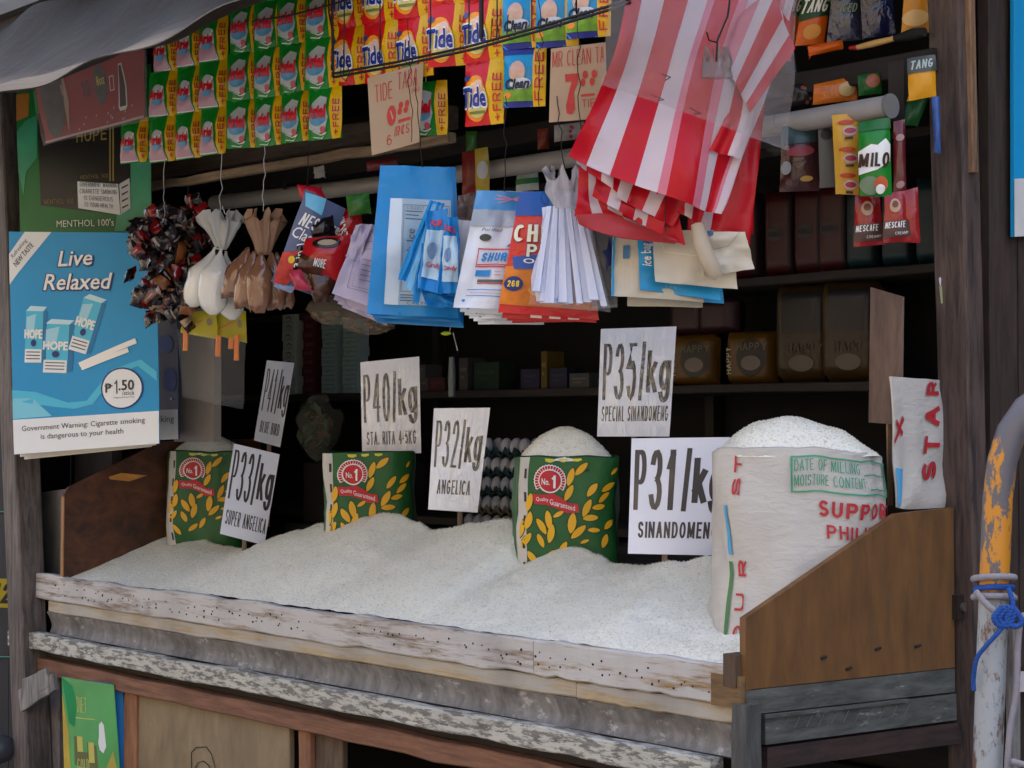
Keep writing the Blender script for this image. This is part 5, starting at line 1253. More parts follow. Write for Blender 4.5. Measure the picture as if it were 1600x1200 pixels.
# grey filmy curtain and white bag, then SHURE stack
t = bundle('ice_water_bags', 'stack of white ice bags with blue printing, front one marked SHURE', 'plastic bags', 780, 300, -.05)
D = DY(775, -.05); SHW = mat((226, 232, 242), .28, .7, 12, .03, 5, coat=.3, transl=.1, dist=.004); SBL = mat((30, 130, 200), .4, var=.05); SRD = mat((200, 50, 60), .4, var=0)
def sp_(mb, G):
    mb.rect(G, 0, 0, 1, .16, mat((70, 150, 215), .3, .5, 14, .2, 10, coat=.4), 2); [mb.line(G, [(.62, .06), (.62 + .3 * math.cos(a), .06 + .06 * math.sin(a))], .006, .004, mat((225, 150, 170), .4, var=0), 3) for a in (-.8, -.3, .2, .7, 2.4, 3.0, 3.6)]
    mb.rect(G, 0, .16, 1, .30, mat((160, 176, 196), .2, .5, 14, .1, 10, coat=.5), 2); mb.text(G, 'Purified', .22, .315, .55, .345, BT, 3, 0, .2)
    mb.ell(G, .30, .40, .09, .03, mat((60, 64, 60), .4), 3); mb.poly(G, [(.66, .47), (1, .34), (1, .40), (.76, .50)], mat((150, 190, 230), .4), 3); mb.line(G, [(.7, .47), (.98, .37)], .02, .01, SRD, 4)
    mb.frame(G, .22, .49, .88, .65, .014, .011, SRD, 3); mb.text(G, 'SHURE', .30, .525, .82, .60, SBL, 4, .10, .12); mb.rect(G, .24, .622, .86, .632, SRD, 4)
    mb.rect(G, .24, .675, .50, .73, SBL, 3); [mb.rect(G, .56 + a * .14, .68 + b_ * .03, .66 + a * .14, .69 + b_ * .03, mat((205, 150, 160), .4, var=0), 3) for a in (0, 1) for b_ in (0, 1)]
    mb.rect(G, .30, .755, .78, .78, mat((90, 90, 90), .4), 3); mb.rect(G, .30, .785, .76, .793, SRD, 3)
    mb.rect(G, .16, .84, .92, .846, SBL, 3); mb.rect(G, .22, .868, .80, .874, mat((205, 150, 160), .4, var=0), 3); mb.rect(G, .16, .892, .92, .898, SBL, 3); mb.ell(G, .14, .94, .03, .012, SBL, 3)
stackbag(t, [([(744 + k, 299), (834, 300), (830 + k * 4, 492 + k * 3), (712 + k * 7, 482 + k * 5)], D + .01 * k + .02, SHW, (lambda mb, G: mb.ell(G, .1, .965, .02, .008, SBL, 3))) for k in range(5, 0, -1)] + [([(746, 298), (836, 300), (806, 484), (708, 480)], D, SHW, sp_)])
string(t, 788, 300, 790, 150, -.06, WIRE)
t = bundle('white_ice_bag', 'narrow white bag edge squeezed between the blue bags and the SHURE stack', 'plastic bags', 722, 345, -.02)
stackbag(t, [([(712, 342), (740, 346), (724, 470), (706, 468)], DY(722, -.02), mat((205, 198, 196), .4, .4, 14, .06, 6), None), ([(716, 306), (746, 300), (742, 350), (714, 346)], DY(722, -.02) + .01, mat((100, 84, 80), .4, .4, 14, .2, 6), None)])
# red corn snack pack
t = bundle('snack_pack', 'large red and orange snack pack marked CHEESE behind the fan of white envelopes', 'snack pack', 850, 330, .02)
D = DY(850, -.02)
def rp(mb, G):
    mb.rect(G, 0, 0, 1, .2, mat((20, 80, 160), .3, .6, 14), 2); mb.ell(G, .62, .02, .3, .12, mat((40, 130, 200), .3), 2)
    mb.poly(G, [(0, .62), (.4, .58), (1, .66), (1, .93), (0, .93)], mat((226, 120, 30), .3, .5, 20, .4, 24), 2)
    mb.text(G, 'CHEESE', .03, .27, 1.0, .42, NAVY, 3, .14); mb.text(G, 'CHEESE', .04, .275, .99, .415, mat((230, 226, 200), .3), 4, .08)
    mb.text(G, 'PUFFS', .22, .43, .96, .54, NAVY, 3, .12); mb.text(G, 'PUFFS', .23, .435, .95, .535, mat((230, 226, 200), .3), 4, .06)
    mb.poly(G, [(.06, .54), (.5, .5), (.9, .54), (.8, .62), (.1, .64)], mat((30, 80, 160), .3), 3); mb.text(G, 'Original', .2, .55, .75, .6, WHT, 4, .02)
    mb.ell(G, .12, .76, .10, .06, NAVY, 4); mb.text(G, '26g', .06, .735, .18, .785, mat((240, 200, 60), .3), 5, .05); mb.ell(G, .4, .80, .12, .05, mat((240, 160, 60), .3, var=.3), 3); mb.ell(G, .65, .86, .12, .04, mat((240, 160, 60), .3, var=.3), 3)
pk('snack_pack_body', [(812, 300), (905, 300), (936, 500), (778, 488)], D, mat((204, 26, 26), .26, .7, 14, .06, 8, coat=.3, dist=.008), rp, .02, t)
for k in range(3):
    pk('stacked_snack_pack', [(815, 310), (905, 310), (932 - k * 4, 504 - k), (784 + k * 8, 497 + k * 4)], D + .02 + .015 * k, mat((196, 26, 30), .3, .6, 14), (lambda mb, G: [mb.rect(G, .3 + a * .2, .955, .42 + a * .2, .985, WHT, 2) for a in range(3)]), .005, t)
# fan of white envelopes seen edge-on
t = bundle('envelope_fan', 'fan of white folded paper sleeves in clear plastic, edges towards the viewer', 'paper sleeves', 880, 275, -.06)
D = DY(888, -.08); EW = mat((206, 212, 234), .45, .3, 20, .04, 8, coat=.3); EG = mat((120, 100, 116), .4, .4, 20, .2, 10)
fan = [(858, 838, 455), (864, 850, 470), (868, 858, 473), (872, 866, 466), (877, 880, 472), (882, 888, 474), (887, 906, 474), (893, 918, 472), (902, 928, 468), (908, 944, 478)]
for k, (xt, xb, yb_) in enumerate(fan):
    w0 = 3.5; w1 = 5 + (k % 3) * 1.2
    G = pq([(xt - w0, 322), (xt + w0, 322), (xb + w1, yb_), (xb - w1, yb_)], D + (k % 2) * .012, 3, 6, wob(.004, 2)); mb = MB(); mb.grid(G, EW, .05, back=EG); mb.build('sleeve', t)
    if k < len(fan) - 1:
        x2 = fan[k + 1]; G = pq([(xt, 324), (x2[0], 324), (x2[1], min(yb_, x2[2]) - 3), (xb, min(yb_, x2[2]) - 3)], D + .018, 3, 4); mb = MB(); mb.grid(G, EG, .02); mb.build('sleeve_inner', t)
mb = MB(); ruffle(mb, PD(884, 326, D), .05, .085, .085, film((196, 190, 190), .5), 6); mb.build('gathered_neck', t)
G = pq([(862, 300), (912, 300), (955, 488), (826, 476)], D - .03, 8, 8, wob(.02, 4)); mb = MB(); mb.grid(G, film((210, 210, 215), .10)); mb.build('clear_bag', t)
string(t, 884, 288, 870, 150, -.09, WIRE)
# beige and blue bags at the right
BEI = mat((214, 204, 184), .45, .5, 16, .06, 7, transl=.2, dist=.005, name='cream_bag'); CY = bagp((50, 160, 215), .5, 16, .35, .2); CPR = mat((60, 110, 150), .5, var=.05)
t = bundle('cream_plastic_bags', 'flat packs of cream and light blue plastic bags under the striped bags', 'plastic bags', 1060, 350, -.02)
D = DY(1050, -.03) + .16
def q1(mb, G): mb.rect(G, 0, 0, .03, 1, CY, 2); mb.rect(G, .13, .22, .21, .42, CPR, 2); [mb.rect(G, .05 + k * .05, .0, .052 + k * .05, .9, mat((196, 186, 166), .5, var=0), 2) for k in range(18)]
def q2(mb, G): mb.text(G, 'ice bag', .04, .1, .2, .52, WHT, 2, .02, rot=90)
def q3(mb, G): mb.ell(G, .30, .10, .08, .10, CPR, 2, 12); mb.ell(G, .17, .04, .05, .06, CPR, 2, 12); mb.line(G, [(.05, .1), (.14, .4), (.5, .46), (.95, .36)], .003, .006, mat((235, 228, 210), .4), 2)
def q4(mb, G): mb.ell(G, .3, .05, .06, .08, CPR, 2, 10); mb.line(G, [(.1, .45), (.6, .34), (.9, .02)], .004, .008, mat((170, 150, 120), .4), 2)
stackbag(t, [([(984, 370), (1094, 380), (1098, 480), (980, 478)], D + .08, BEI, None), ([(996, 374), (1120, 380), (1132, 474), (998, 466)], D + .05, CY, q2), ([(958, 360), (1080, 360), (1100, 472), (955, 462)], D + .03, BEI, q1), ([(996, 372), (1112, 372), (1126, 470), (1000, 452)], D + .015, CY, q2),
             ([(1020, 360), (1140, 360), (1152, 452), (1024, 440)], D - .02, BEI, q3), ([(1085, 362), (1164, 362), (1178, 420), (1100, 432)], D - .05, BEI, q4)])
mb = MB(); mb.tube([PD(1090, 350, D - .08), PD(1096, 380, D - .085), PD(1106, 405, D - .085), PD(1116, 424, D - .08), PD(1122, 432, D - .078)], [.016, .02, .021, .019, .012], mat((206, 190, 168), .4, .9, 12, .08, 8, transl=.3, dist=.012), 9); mb.build('rolled_bag', t)
string(t, 1040, 362, 1040, 200, 0, WIRE)
t = bundle('printed_film_bag', 'clear bag with a dark blue star and small print beside the envelope fan', 'plastic bag', 940, 350, 0)
G = pq([(915, 330), (962, 335), (965, 480), (925, 484)], DY(940, .02), 6, 8, wob(.01, 2)); mb = MB(); mb.grid(G, film((150, 150, 150), .45))
mb.poly(G, [(.75, .25), (.83, .38), (1, .40), (.87, .48), (.9, .62), (.75, .54), (.6, .62), (.63, .48), (.5, .4), (.67, .38)], NAVY, 2); mb.build('bag', t)

# ---------------------------------------------------------------- red and white striped bags
t = thing('striped_shopping_bags', 'large bundle of red and white striped plastic shopping bags hung on a wire', 'plastic bags', PD(1080, 90, 4.45))
RS = bagp((214, 24, 44), 1.0, 9, .24, .38); WS = bagp((228, 214, 220), 1.0, 9, .24, .38); PKS = bagp((222, 130, 150), .8, 12, .36, .28)
def striped(rows, d, bands, nu=22, nv=16, amp=.012, name='bag', cut=0, thick=.004, skew=0.0):
    """sheet of vertical colour bands; rows of photograph pixels with depth offsets"""
    R = [[PD(p[0], p[1], d + (p[2] if len(p) > 2 else 0)) for p in r] for r in rows]
    G = lattice(R, nu, nv, cloth(amp, 5)); mb = MB(); W = nu + 1
    vs = [G.P[j][i] for j in range(nv + 1) for i in range(W)]; cols = {'r': RS, 'w': WS, 'p': PKS}
    # bands are laid as their own faces so that the film keeps one thickness
    us = []; x = 0; tot = sum(b_[1] for b_ in bands)
    for c, w_ in bands:
        n_ = max(1, round(nu * w_ / tot)); a = x / tot; b2 = (x + w_) / tot; x += w_
        for side_ in (0, 1):
            off = 0 if side_ == 0 else -thick
            vv = []
            for j in range(nv + 1):
                for i in range(n_ + 1):
                    vv.append(G(min(1, max(0, a + (b2 - a) * i / n_ )), j / nv, off))
            fs = [(j * (n_ + 1) + i, (j + 1) * (n_ + 1) + i, (j + 1) * (n_ + 1) + i + 1, j * (n_ + 1) + i + 1) for j in range(nv) for i in range(n_)]
            mb.add(vv, fs, cols[c], True)
    return mb.build(name, t), G
B = 4.5
# back vertical pieces at the right
striped([[(1085, 150), (1165, 150), (1195, 150)], [(1080, 260), (1140, 265), (1185, 262)], [(1075, 362), (1120, 374), (1170, 382)]], B + .08, [('r', 2), ('w', 3), ('r', 8)], amp=.01)
striped([[(1100, 180), (1190, 180)], [(1088, 280), (1180, 280)], [(1078, 352), (1176, 366)]], B + .10, [('w', 2), ('r', 6), ('r', 4)], amp=.01)
# opened mouth at the lower left with its dark red inside
striped([[(905, 260), (980, 262)], [(902, 310), (1000, 320)], [(898, 338), (1060, 380)]], B + .06, [('r', 1.6), ('w', 1.2), ('r', 2), ('w', 1.6), ('r', 2)], amp=.008)
mbm = MB(); G = lattice([[PD(900, 336, B + .03), PD(960, 336, B + .02), PD(1058, 376, B + .03)], [PD(905, 350, B - .0), PD(975, 372, B - .01), PD(1056, 378, B + .02)]], 14, 4, wob(.006, 3)); mbm.grid(G, bagp((186, 60, 58), .6, 12, .4, .3), .003); mbm.build('bag_mouth', t)
# stepped corners of the stacked bags
for k, (x0, y0, x1, y1, x2, y2, x3, y3, dd_) in enumerate([(955, 270, 1055, 300, 1070, 384, 950, 326, .04), (940, 262, 1050, 300, 1034, 368, 925, 306, .03), (975, 268, 1080, 300, 1052, 354, 962, 308, .015), (1020, 280, 1110, 300, 1095, 350, 1032, 318, .02), (905, 240, 990, 262, 985, 315, 900, 255, .01)]):
    striped([[(x0 + 20, y0 - 40), (x1 + 20, y1 - 40)], [(x0, y0), (x1, y1)], [(x3, y3), (x2, y2)]], B + dd_, [('r', 2), ('w', 1.6), ('r', 2), ('w', 1.7), ('r', 2.2)] if k % 2 else [('w', 1.4), ('r', 2), ('w', 1.6), ('r', 2.4)], 18, 12, .012)
# main sheet
_, GM = striped([[(985, -40), (1080, -40), (1180, -40), (1245, -20)], [(955, 100), (1040, 100), (1130, 110, -.02), (1210, 120)], [(890, 246), (985, 285, -.02), (1090, 325, -.02), (1126, 334)]], B - .03,
        [('r', 30), ('w', 30), ('r', 32), ('w', 26), ('p', 10), ('r', 34), ('p', 14), ('w', 18), ('r', 32), ('p', 10), ('w', 22)], 40, 30, .03)
# fold turned over at the upper right
striped([[(1150, -40), (1230, -30)], [(1195, 30), (1238, 30)], [(1150, 90), (1235, 95)]], B - .03, [('r', 1), ('w', 1), ('r', 1)], 12, 10, .01)
def diag(rows, d, bands, name='bag'):
    """bands running along u instead (diagonal fold)"""
    return striped([[r[0] for r in rows], [r[1] for r in rows]], d, bands, 16, 12, .008, name)
diag([[(1160, 20), (1128, 105)], [(1205, -10), (1146, 125)], [(1225, 35), (1160, 150)], [(1243, 75), (1172, 175)]], B - .07, [('p', 1.2), ('w', 1), ('r', 1.3), ('w', 1), ('r', 1.1)])
striped([[(1118, 110), (1162, 110)], [(1135, 170), (1178, 170)], [(1108, 235), (1158, 248)]], B - .05, [('r', 1.6), ('w', 1.2)], 10, 12, .01)
# clear wrapper round the upper half
G = lattice([[PD(960, -50, B - .09), PD(1100, -50, B - .13), PD(1242, -50, B - .09)], [PD(945, 70, B - .10), PD(1080, 70, B - .15), PD(1243, 80, B - .10)], [PD(938, 132, B - .09), PD(1060, 172, B - .14), PD(1232, 236, B - .09)]], 26, 20, wob(.022, 5))
mb = MB(); mb.grid(G, film((140, 130, 128), .30, 1, 14)); 
for (x, y, s_) in ((.38, .72, .05), (.36, .92, .06), (.55, .93, .05)): mb.line(G, [(x, y), (x + s_, y + .015), (x + s_ * .5, y + .05)], .003, .004, mat((70, 50, 60), .6, var=0), 1)
mb.build('clear_wrapper', t)
G = lattice([[PD(1236, 0, B - .05), PD(1242, 0, B + .1)], [PD(1200, 120, B - .08), PD(1238, 130, B + .06)], [PD(1178, 225, B - .08), PD(1215, 245, B + .05)]], 8, 12, wob(.02, 5)); mb = MB(); mb.grid(G, film((110, 104, 102), .16, 1, 20)); mb.build('clear_wrapper', t)
mb = MB(); mb.tube([PD(1145, -40, B - .17), PD(1137, 25, B - .17), PD(1121, 62, B - .17), PD(1119, 96, B - .17)], .0022, WIRE, 6); mb.tube([PD(1104, 50, B - .17), PD(1108, 63, B - .17), PD(1120, 66, B - .17)], .002, WIRE, 6); mb.build('wire_hook', t)
mb = MB(); ruffle(mb, PD(1120, 122, B - .15), .07, .045, .055, film((120, 112, 108), .5), 6); mb.build('gathered_neck', t)
# ================================================================ GOODS INSIDE
def boxpack(mb, c, w_, d_, h, m, b=.004):
    x, y, z = c; mb.box((x - w_ / 2, y, z), (x + w_ / 2, y + d_, z + h), m)
def frontgrid(c, w_, h, dx=0): x, y, z = c; return Grid([[V((x - w_ / 2 + w_ * i, y - .0006, z + h - h * j)) for i in range(2)] for j in range(2)])
# cigarette packs in columns
SHZ = 1.628
PKG = mat((168, 178, 174), .5, name='pack_grey'); PKR = mat((76, 22, 28), .5, name='pack_red'); PKB = mat((140, 164, 166), .5, name='pack_pale'); PKN = mat((70, 80, 80), .5, var=0); PKT = mat((50, 110, 110), .5, var=0)
def cig_mesh(m, kind):
    mb = MB(); boxpack(mb, (0, 0, 0), .092, .06, .036, m); g = frontgrid((0, 0, 0), .092, .036)
    if kind == 0: mb.ell(g, .5, .5, .22, .28, PKN, 1, 12); mb.ell(g, .5, .55, .17, .18, m, 2, 12); mb.rect(g, .12, .85, .88, .9, PKN, 1)
    elif kind == 1: mb.text(g, 'MORE', .2, .3, .8, .7, mat((150, 110, 110), .5, var=0), 1)
    else:
        mb.text(g, 'Lights', .2, .35, .8, .7, PKN, 1); mb.poly(g, [(.0, .3), (.07, .5), (.0, .7)], PKT, 1); mb.poly(g, [(1, .3), (.93, .5), (1, .7)], PKT, 1); mb.rect(g, .0, .0, 1, .06, PKN, 1)
    return mb.mesh('cigarette_pack')
CG = [cig_mesh(PKG, 0), cig_mesh(PKR, 1), cig_mesh(PKB, 2)]
for (px, kind, n_, lb, grp) in ((450, 0, 9, 'grey oval-marked cigarette pack in the leftmost stack', 'grey packs in the leftmost stack'), (482, 1, 9, 'dark red cigarette pack in the narrow red stack', 'dark red packs in the second stack'),
                                (512, 2, 9, 'pale cigarette pack in the pale stack beside the red packs', 'pale packs in the first pale stack'), (545, 2, 8, 'pale cigarette pack in the rightmost stack', 'pale packs in the rightmost stack')):
    x = PY(px, 600, 1.18).x
    for k in range(n_):
        o = bpy.data.objects.new('cigarette_pack', CG[kind]); C.objects.link(o); o.location = (x + random.uniform(-.003, .003), 1.18 + random.uniform(0, .006), SHZ + k * .0365)
        tag(o, lb.replace(' on the back shelf', '').replace(' cigarette pack', ' cigarette pack, %s from the bottom,' % ('first', 'second', 'third', 'fourth', 'fifth', 'sixth', 'seventh', 'eighth', 'ninth')[k]), 'cigarette pack', grp)
# small boxes mid shelf
for k, (px, py, w_, h, c, lb) in enumerate(((652, 560, .10, .05, (120, 120, 120), 'small grey carton on the shelf right of the P40 sign, topmost'), (655, 600, .12, .05, (110, 104, 108), 'grey-pink carton on the shelf right of the P40 sign, lower'), (682, 598, .10, .05, (104, 40, 50), 'dull red carton on the mid shelf beside the thin pale rod'),
                                              (724, 600, .05, .12, (110, 108, 104), 'upright grey booklet on the mid shelf'), (760, 602, .14, .10, (22, 70, 40), 'dark green carton on the mid shelf behind the P32 sign'), (828, 600, .10, .07, (50, 44, 90), 'dim purple carton on the mid shelf'), (850, 600, .03, .13, (150, 120, 30), 'narrow yellow carton upright on the mid shelf'),
                                              (872, 602, .09, .07, (40, 40, 84), 'dark blue carton right of the narrow yellow one'), (905, 604, .10, .05, (110, 106, 104), 'grey crumpled packet at the right of the mid shelf'))):
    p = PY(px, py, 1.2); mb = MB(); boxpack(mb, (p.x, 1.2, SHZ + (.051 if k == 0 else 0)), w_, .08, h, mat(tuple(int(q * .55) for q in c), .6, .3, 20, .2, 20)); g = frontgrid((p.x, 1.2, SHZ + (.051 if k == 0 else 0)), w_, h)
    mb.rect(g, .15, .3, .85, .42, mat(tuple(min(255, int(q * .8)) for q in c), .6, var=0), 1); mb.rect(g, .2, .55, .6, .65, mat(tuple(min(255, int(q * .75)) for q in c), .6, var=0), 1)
    o = mb.build('carton'); tag(o, lb, 'carton')
mb = MB(); p = PY(706, 620, 1.05); q = PY(706, 558, 1.05); mb.tube([p, p.lerp(q, .5), q], [.012, .014, .010], mat((130, 140, 140), .4, .4, 30), 10); mb.tube([q, PY(716, 552, 1.05), PY(708, 518, 1.05)], .002, WIRE, 5)
o = mb.build('hanging_rod'); tag(o, 'thin pale rod hanging before the mid shelf', 'rod')
mb = MB(); c = PY(697, 521, .5); mb.tube([c - RT0 * .016, c - RT0 * .005, c + RT0 * .006, c + RT0 * .016], [.002, .007, .006, .002], mat((190, 210, 40), .3), 8); mb.tube([c + RT0 * .01, PY(706, 500, .5)], .001, STRG, 4); mb.tube([PY(708, 520, .5), PY(715, 548, .5)], .0015, STRG, 4)
o = mb.build('fishing_float'); tag(o, 'small lime green tag dangling under the blue bags', 'tag')
# big tins, tissue packs on the right shelves
def softpack(w_, h, d_, base, fn):
    mb = MB()
    def P(u, v, s): # rounded pillow block
        ex = max(0, 1 - abs(2 * u - 1) ** 6) ** .35; ez = max(0, 1 - abs(2 * v - 1) ** 6) ** .35
        return V((-w_ / 2 + w_ * u, (-1 if s else 1) * d_ / 2 * ex * ez, h - h * v))
    g = Grid([[P(i / 10, j / 12, True) for i in range(11)] for j in range(13)]); mb.grid(g, base)
    b_ = [P(i / 10, j / 12, False) for j in range(13) for i in range(11)]; mb.add(b_, [(j * 11 + i, j * 11 + i + 1, (j + 1) * 11 + i + 1, (j + 1) * 11 + i) for j in range(12) for i in range(10)], base, True)
    fn and fn(mb, g); return mb.mesh('pack')
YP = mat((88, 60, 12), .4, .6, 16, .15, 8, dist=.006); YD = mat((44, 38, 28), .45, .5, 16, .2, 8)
def hp1(mb, g):
    mb.ell(g, .6, .5, .30, .36, YD, 1, 20); mb.text(g, 'HAPPY', .08, .3, .20, .8, mat((190, 180, 150), .5, var=0), 2, .03, rot=90); mb.text(g, 'HAPPY', .32, .22, .9, .36, mat((96, 86, 60), .5, var=0), 2, .04); mb.ell(g, .6, .6, .2, .14, mat((110, 96, 84), .5, var=.3), 2)
HM = softpack(.17, .165, .10, YP, hp1); HL = softpack(.19, .30, .12, mat((56, 40, 14), .42, .6, 14, .25, 8, dist=.006), lambda mb, g: (mb.rect(g, .2, .08, .95, .5, mat((34, 30, 28), .35, .6, 14, .3, 12), 1), mb.text(g, 'HAPPY', .3, .60, .9, .7, mat((64, 54, 40), .5, var=0), 2, .04), mb.ell(g, .55, .8, .22, .08, mat((90, 78, 66), .5, var=.3), 2)))
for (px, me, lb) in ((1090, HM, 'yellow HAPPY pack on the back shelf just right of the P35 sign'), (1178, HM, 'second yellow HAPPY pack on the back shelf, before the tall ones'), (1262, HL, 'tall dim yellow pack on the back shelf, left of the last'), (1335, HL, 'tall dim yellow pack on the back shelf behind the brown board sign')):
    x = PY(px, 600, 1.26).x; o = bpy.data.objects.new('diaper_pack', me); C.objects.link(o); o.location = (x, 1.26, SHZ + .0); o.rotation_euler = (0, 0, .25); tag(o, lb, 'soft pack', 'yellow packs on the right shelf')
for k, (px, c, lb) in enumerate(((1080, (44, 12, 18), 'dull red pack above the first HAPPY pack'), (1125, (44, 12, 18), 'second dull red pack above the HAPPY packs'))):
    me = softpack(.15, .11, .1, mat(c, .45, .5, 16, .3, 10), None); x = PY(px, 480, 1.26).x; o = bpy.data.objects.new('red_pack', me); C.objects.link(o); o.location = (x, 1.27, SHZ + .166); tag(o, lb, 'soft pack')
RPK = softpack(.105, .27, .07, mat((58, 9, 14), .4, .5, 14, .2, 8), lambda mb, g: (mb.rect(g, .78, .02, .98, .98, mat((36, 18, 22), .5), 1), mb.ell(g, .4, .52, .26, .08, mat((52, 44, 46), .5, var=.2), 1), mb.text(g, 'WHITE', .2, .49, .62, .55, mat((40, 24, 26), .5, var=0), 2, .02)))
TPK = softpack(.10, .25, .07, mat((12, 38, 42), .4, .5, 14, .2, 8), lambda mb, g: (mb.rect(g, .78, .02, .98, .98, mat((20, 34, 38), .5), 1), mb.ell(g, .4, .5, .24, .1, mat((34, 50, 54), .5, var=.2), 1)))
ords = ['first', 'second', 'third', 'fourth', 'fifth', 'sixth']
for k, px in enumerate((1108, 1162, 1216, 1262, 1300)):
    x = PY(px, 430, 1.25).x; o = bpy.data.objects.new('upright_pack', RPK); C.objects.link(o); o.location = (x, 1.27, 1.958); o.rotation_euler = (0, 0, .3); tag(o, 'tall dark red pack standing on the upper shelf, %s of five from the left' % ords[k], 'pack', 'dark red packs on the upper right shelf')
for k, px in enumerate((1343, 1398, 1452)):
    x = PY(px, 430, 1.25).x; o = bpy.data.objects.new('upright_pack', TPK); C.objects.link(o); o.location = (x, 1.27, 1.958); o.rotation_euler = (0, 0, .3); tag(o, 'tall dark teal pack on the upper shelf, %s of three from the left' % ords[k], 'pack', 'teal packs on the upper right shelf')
# eggs and trays
EGG = mat((150, 152, 160), .45, .1, 60, .03, 10, name='eggshell'); TRY = mat((20, 54, 60), .8, .4, 50, .15, 10, name='tray_pulp'); TRG = mat((110, 96, 76), .8, .4, 50, .15, 10, name='tray_pulp_brown')
def egg_mesh():
    mb = MB(); vs = []; N = 10; n_ = 14
    for k in range(N + 1):
        th = math.pi * k / N; r = .0215 * math.sin(th) * (1 - .12 * math.cos(th)); z = .028 * math.cos(th)
        for i in range(n_): a = 2 * math.pi * i / n_; vs.append(V((r * math.cos(a), r * math.sin(a), z)))
    mb.add(vs, [(k * n_ + i, (k + 1) * n_ + i, (k + 1) * n_ + (i + 1) % n_, k * n_ + (i + 1) % n_) for k in range(N) for i in range(n_)], EGG, True); return mb.mesh('egg')
def tray_mesh(m, nx, ny):
    mb = MB(); G = Grid([[V((i * .011, j * .011, .016 * math.cos(2 * math.pi * i / 4.4 + math.pi) * math.cos(2 * math.pi * j / 4.4 + math.pi) + (.01 if i in (0, nx * 4) or j in (0, ny * 4) else 0))) for i in range(int(nx * 4.4) + 1)] for j in range(int(ny * 4.4), -1, -1)]); mb.grid(G, m, .003); return mb.mesh('egg_tray')
EM = egg_mesh(); TM = [tray_mesh(TRY, 7, 3), tray_mesh(TRG, 7, 3)]
ex0 = PY(722, 700, .88).x
lay = ['lowest', 'second lowest', 'middle', 'second highest', 'topmost']
for L in range(5):
    z = 1.15 + L * .064; o = bpy.data.objects.new('egg_tray', TM[0 if L != 1 else 1]); C.objects.link(o); o.location = (ex0, .87, z); tag(o, '%s pulp egg tray in the stack behind the P32 sign' % lay[L], 'egg tray', 'stacked egg trays')
    for i in range(7):
        for j in range(2):
            if L == 4 and (i in (3,) or j == 1 and i % 2): continue
            o = bpy.data.objects.new('egg', EM); C.objects.link(o); o.location = (ex0 + .0242 + i * .0484 - .0 + random.uniform(-.002, .002), .87 + .0242 + j * .0484, z + .026); o.rotation_euler = (random.uniform(-.15, .15), random.uniform(-.15, .15), 0)
            tag(o, '%s white egg from the left, %s row of the %s tray' % (('first', 'second', 'third', 'fourth', 'fifth', 'sixth', 'seventh')[i], ('front', 'rear')[j], lay[L]), 'egg', 'eggs in the %s tray' % lay[L])
# second stack, dimmer, to the right
for k, px in enumerate((862, 900)):
    pass
# greens in a crumpled bag
t = thing('vegetable_bag', 'dim crumpled clear bag of dark greens standing inside the stall behind the middle sack', 'bag', PY(500, 720, .75))
c = PY(498, 668, .75); s_ = DY(498, .75) / 3000
mb = MB(); vs = []; N = 12; n_ = 20
for k in range(N + 1):
    th = math.pi * k / N
    for i in range(n_):
        a = 2 * math.pi * i / n_; q = 1 + .35 * noise.noise(V((math.cos(a) * 2, math.sin(a) * 2, th * 2))); vs.append(c + (RT0 * math.cos(a) + FW0 * math.sin(a) * .6) * 34 * s_ * math.sin(th) * q + V((0, 0, math.cos(th) * 48 * s_ * q)))
mb.add(vs, [(k * n_ + i, (k + 1) * n_ + i, (k + 1) * n_ + (i + 1) % n_, k * n_ + (i + 1) % n_) for k in range(N) for i in range(n_)], film((120, 120, 110), .18, 1, 25), True); mb.build('clear_bag', t)
mb = MB()
for k in range(60):
    p = c + RT0 * random.gauss(0, 12) * s_ + FW0 * random.uniform(-.03, .03) + V((0, 0, random.uniform(-30, 34) * s_)); d1 = V((random.uniform(-1, 1), random.uniform(-1, 1), random.uniform(-.5, 1))).normalized() * .03; d2 = d1.orthogonal().normalized() * .012
    mb.add([p - d1, p + d2, p + d1, p - d2 + V((0, 0, .004))], [(0, 1, 2, 3)], mat((44, 66, 30) if k % 3 else (86, 60, 40), .6, var=.3), False)
o = mb.build('leaves', t); o['kind'] = 'stuff'
mb = MB(); mb.box((-3.1, .88, 1.14), (-2.62, 1.1, 1.36), mat((30, 24, 24), .7, var=.3)); o = mb.build('dark_crate'); tag(o, 'dark box inside the stall behind the left green sack', 'box')

# ---- things on the high shelf and hanging from the tube, right side
def pxpack(name, label, cat, corners, y, base, fn=None, puff=.012, group=None, parent=None, d=None):
    D = d or DY(sum(c[0] for c in corners) / 4, y)
    G = pq(corners, D, 6, 8, lambda u, v: puff * (max(0, math.sin(math.pi * u)) * max(0, math.sin(math.pi * v))) ** .5 + .004 * noise.noise(V((u * 4 + corners[0][0], v * 4, 0)))); mb = MB(); mb.grid(G, base, .014); fn and fn(mb, G)
    if parent is not None: return mb.build(name, parent)
    o = mb.build(name); return tag(o, label, cat, group)
OR = mat((218, 96, 20), .3, .7, 18, .2, 12, dist=.006); DGN = mat((24, 70, 40), .4, var=.1)
def tang(mb, G): mb.poly(G, [(.0, .2), (.4, .3), (1, .18), (1, .55), (0, .62)], DGN, 2); mb.text(G, 'TANG', .06, .28, .92, .50, WHT, 3, .06, .2); mb.ell(G, .5, .8, .3, .12, mat((236, 150, 50), .3, var=.3), 2)
pxpack('drink_powder_pack', 'orange TANG drink pack on the high shelf, right one of the two', 'drink pack', [(1258, -25), (1300, -30), (1288, 68), (1242, 72)], .76, OR, tang, group='orange drink packs on the high shelf')
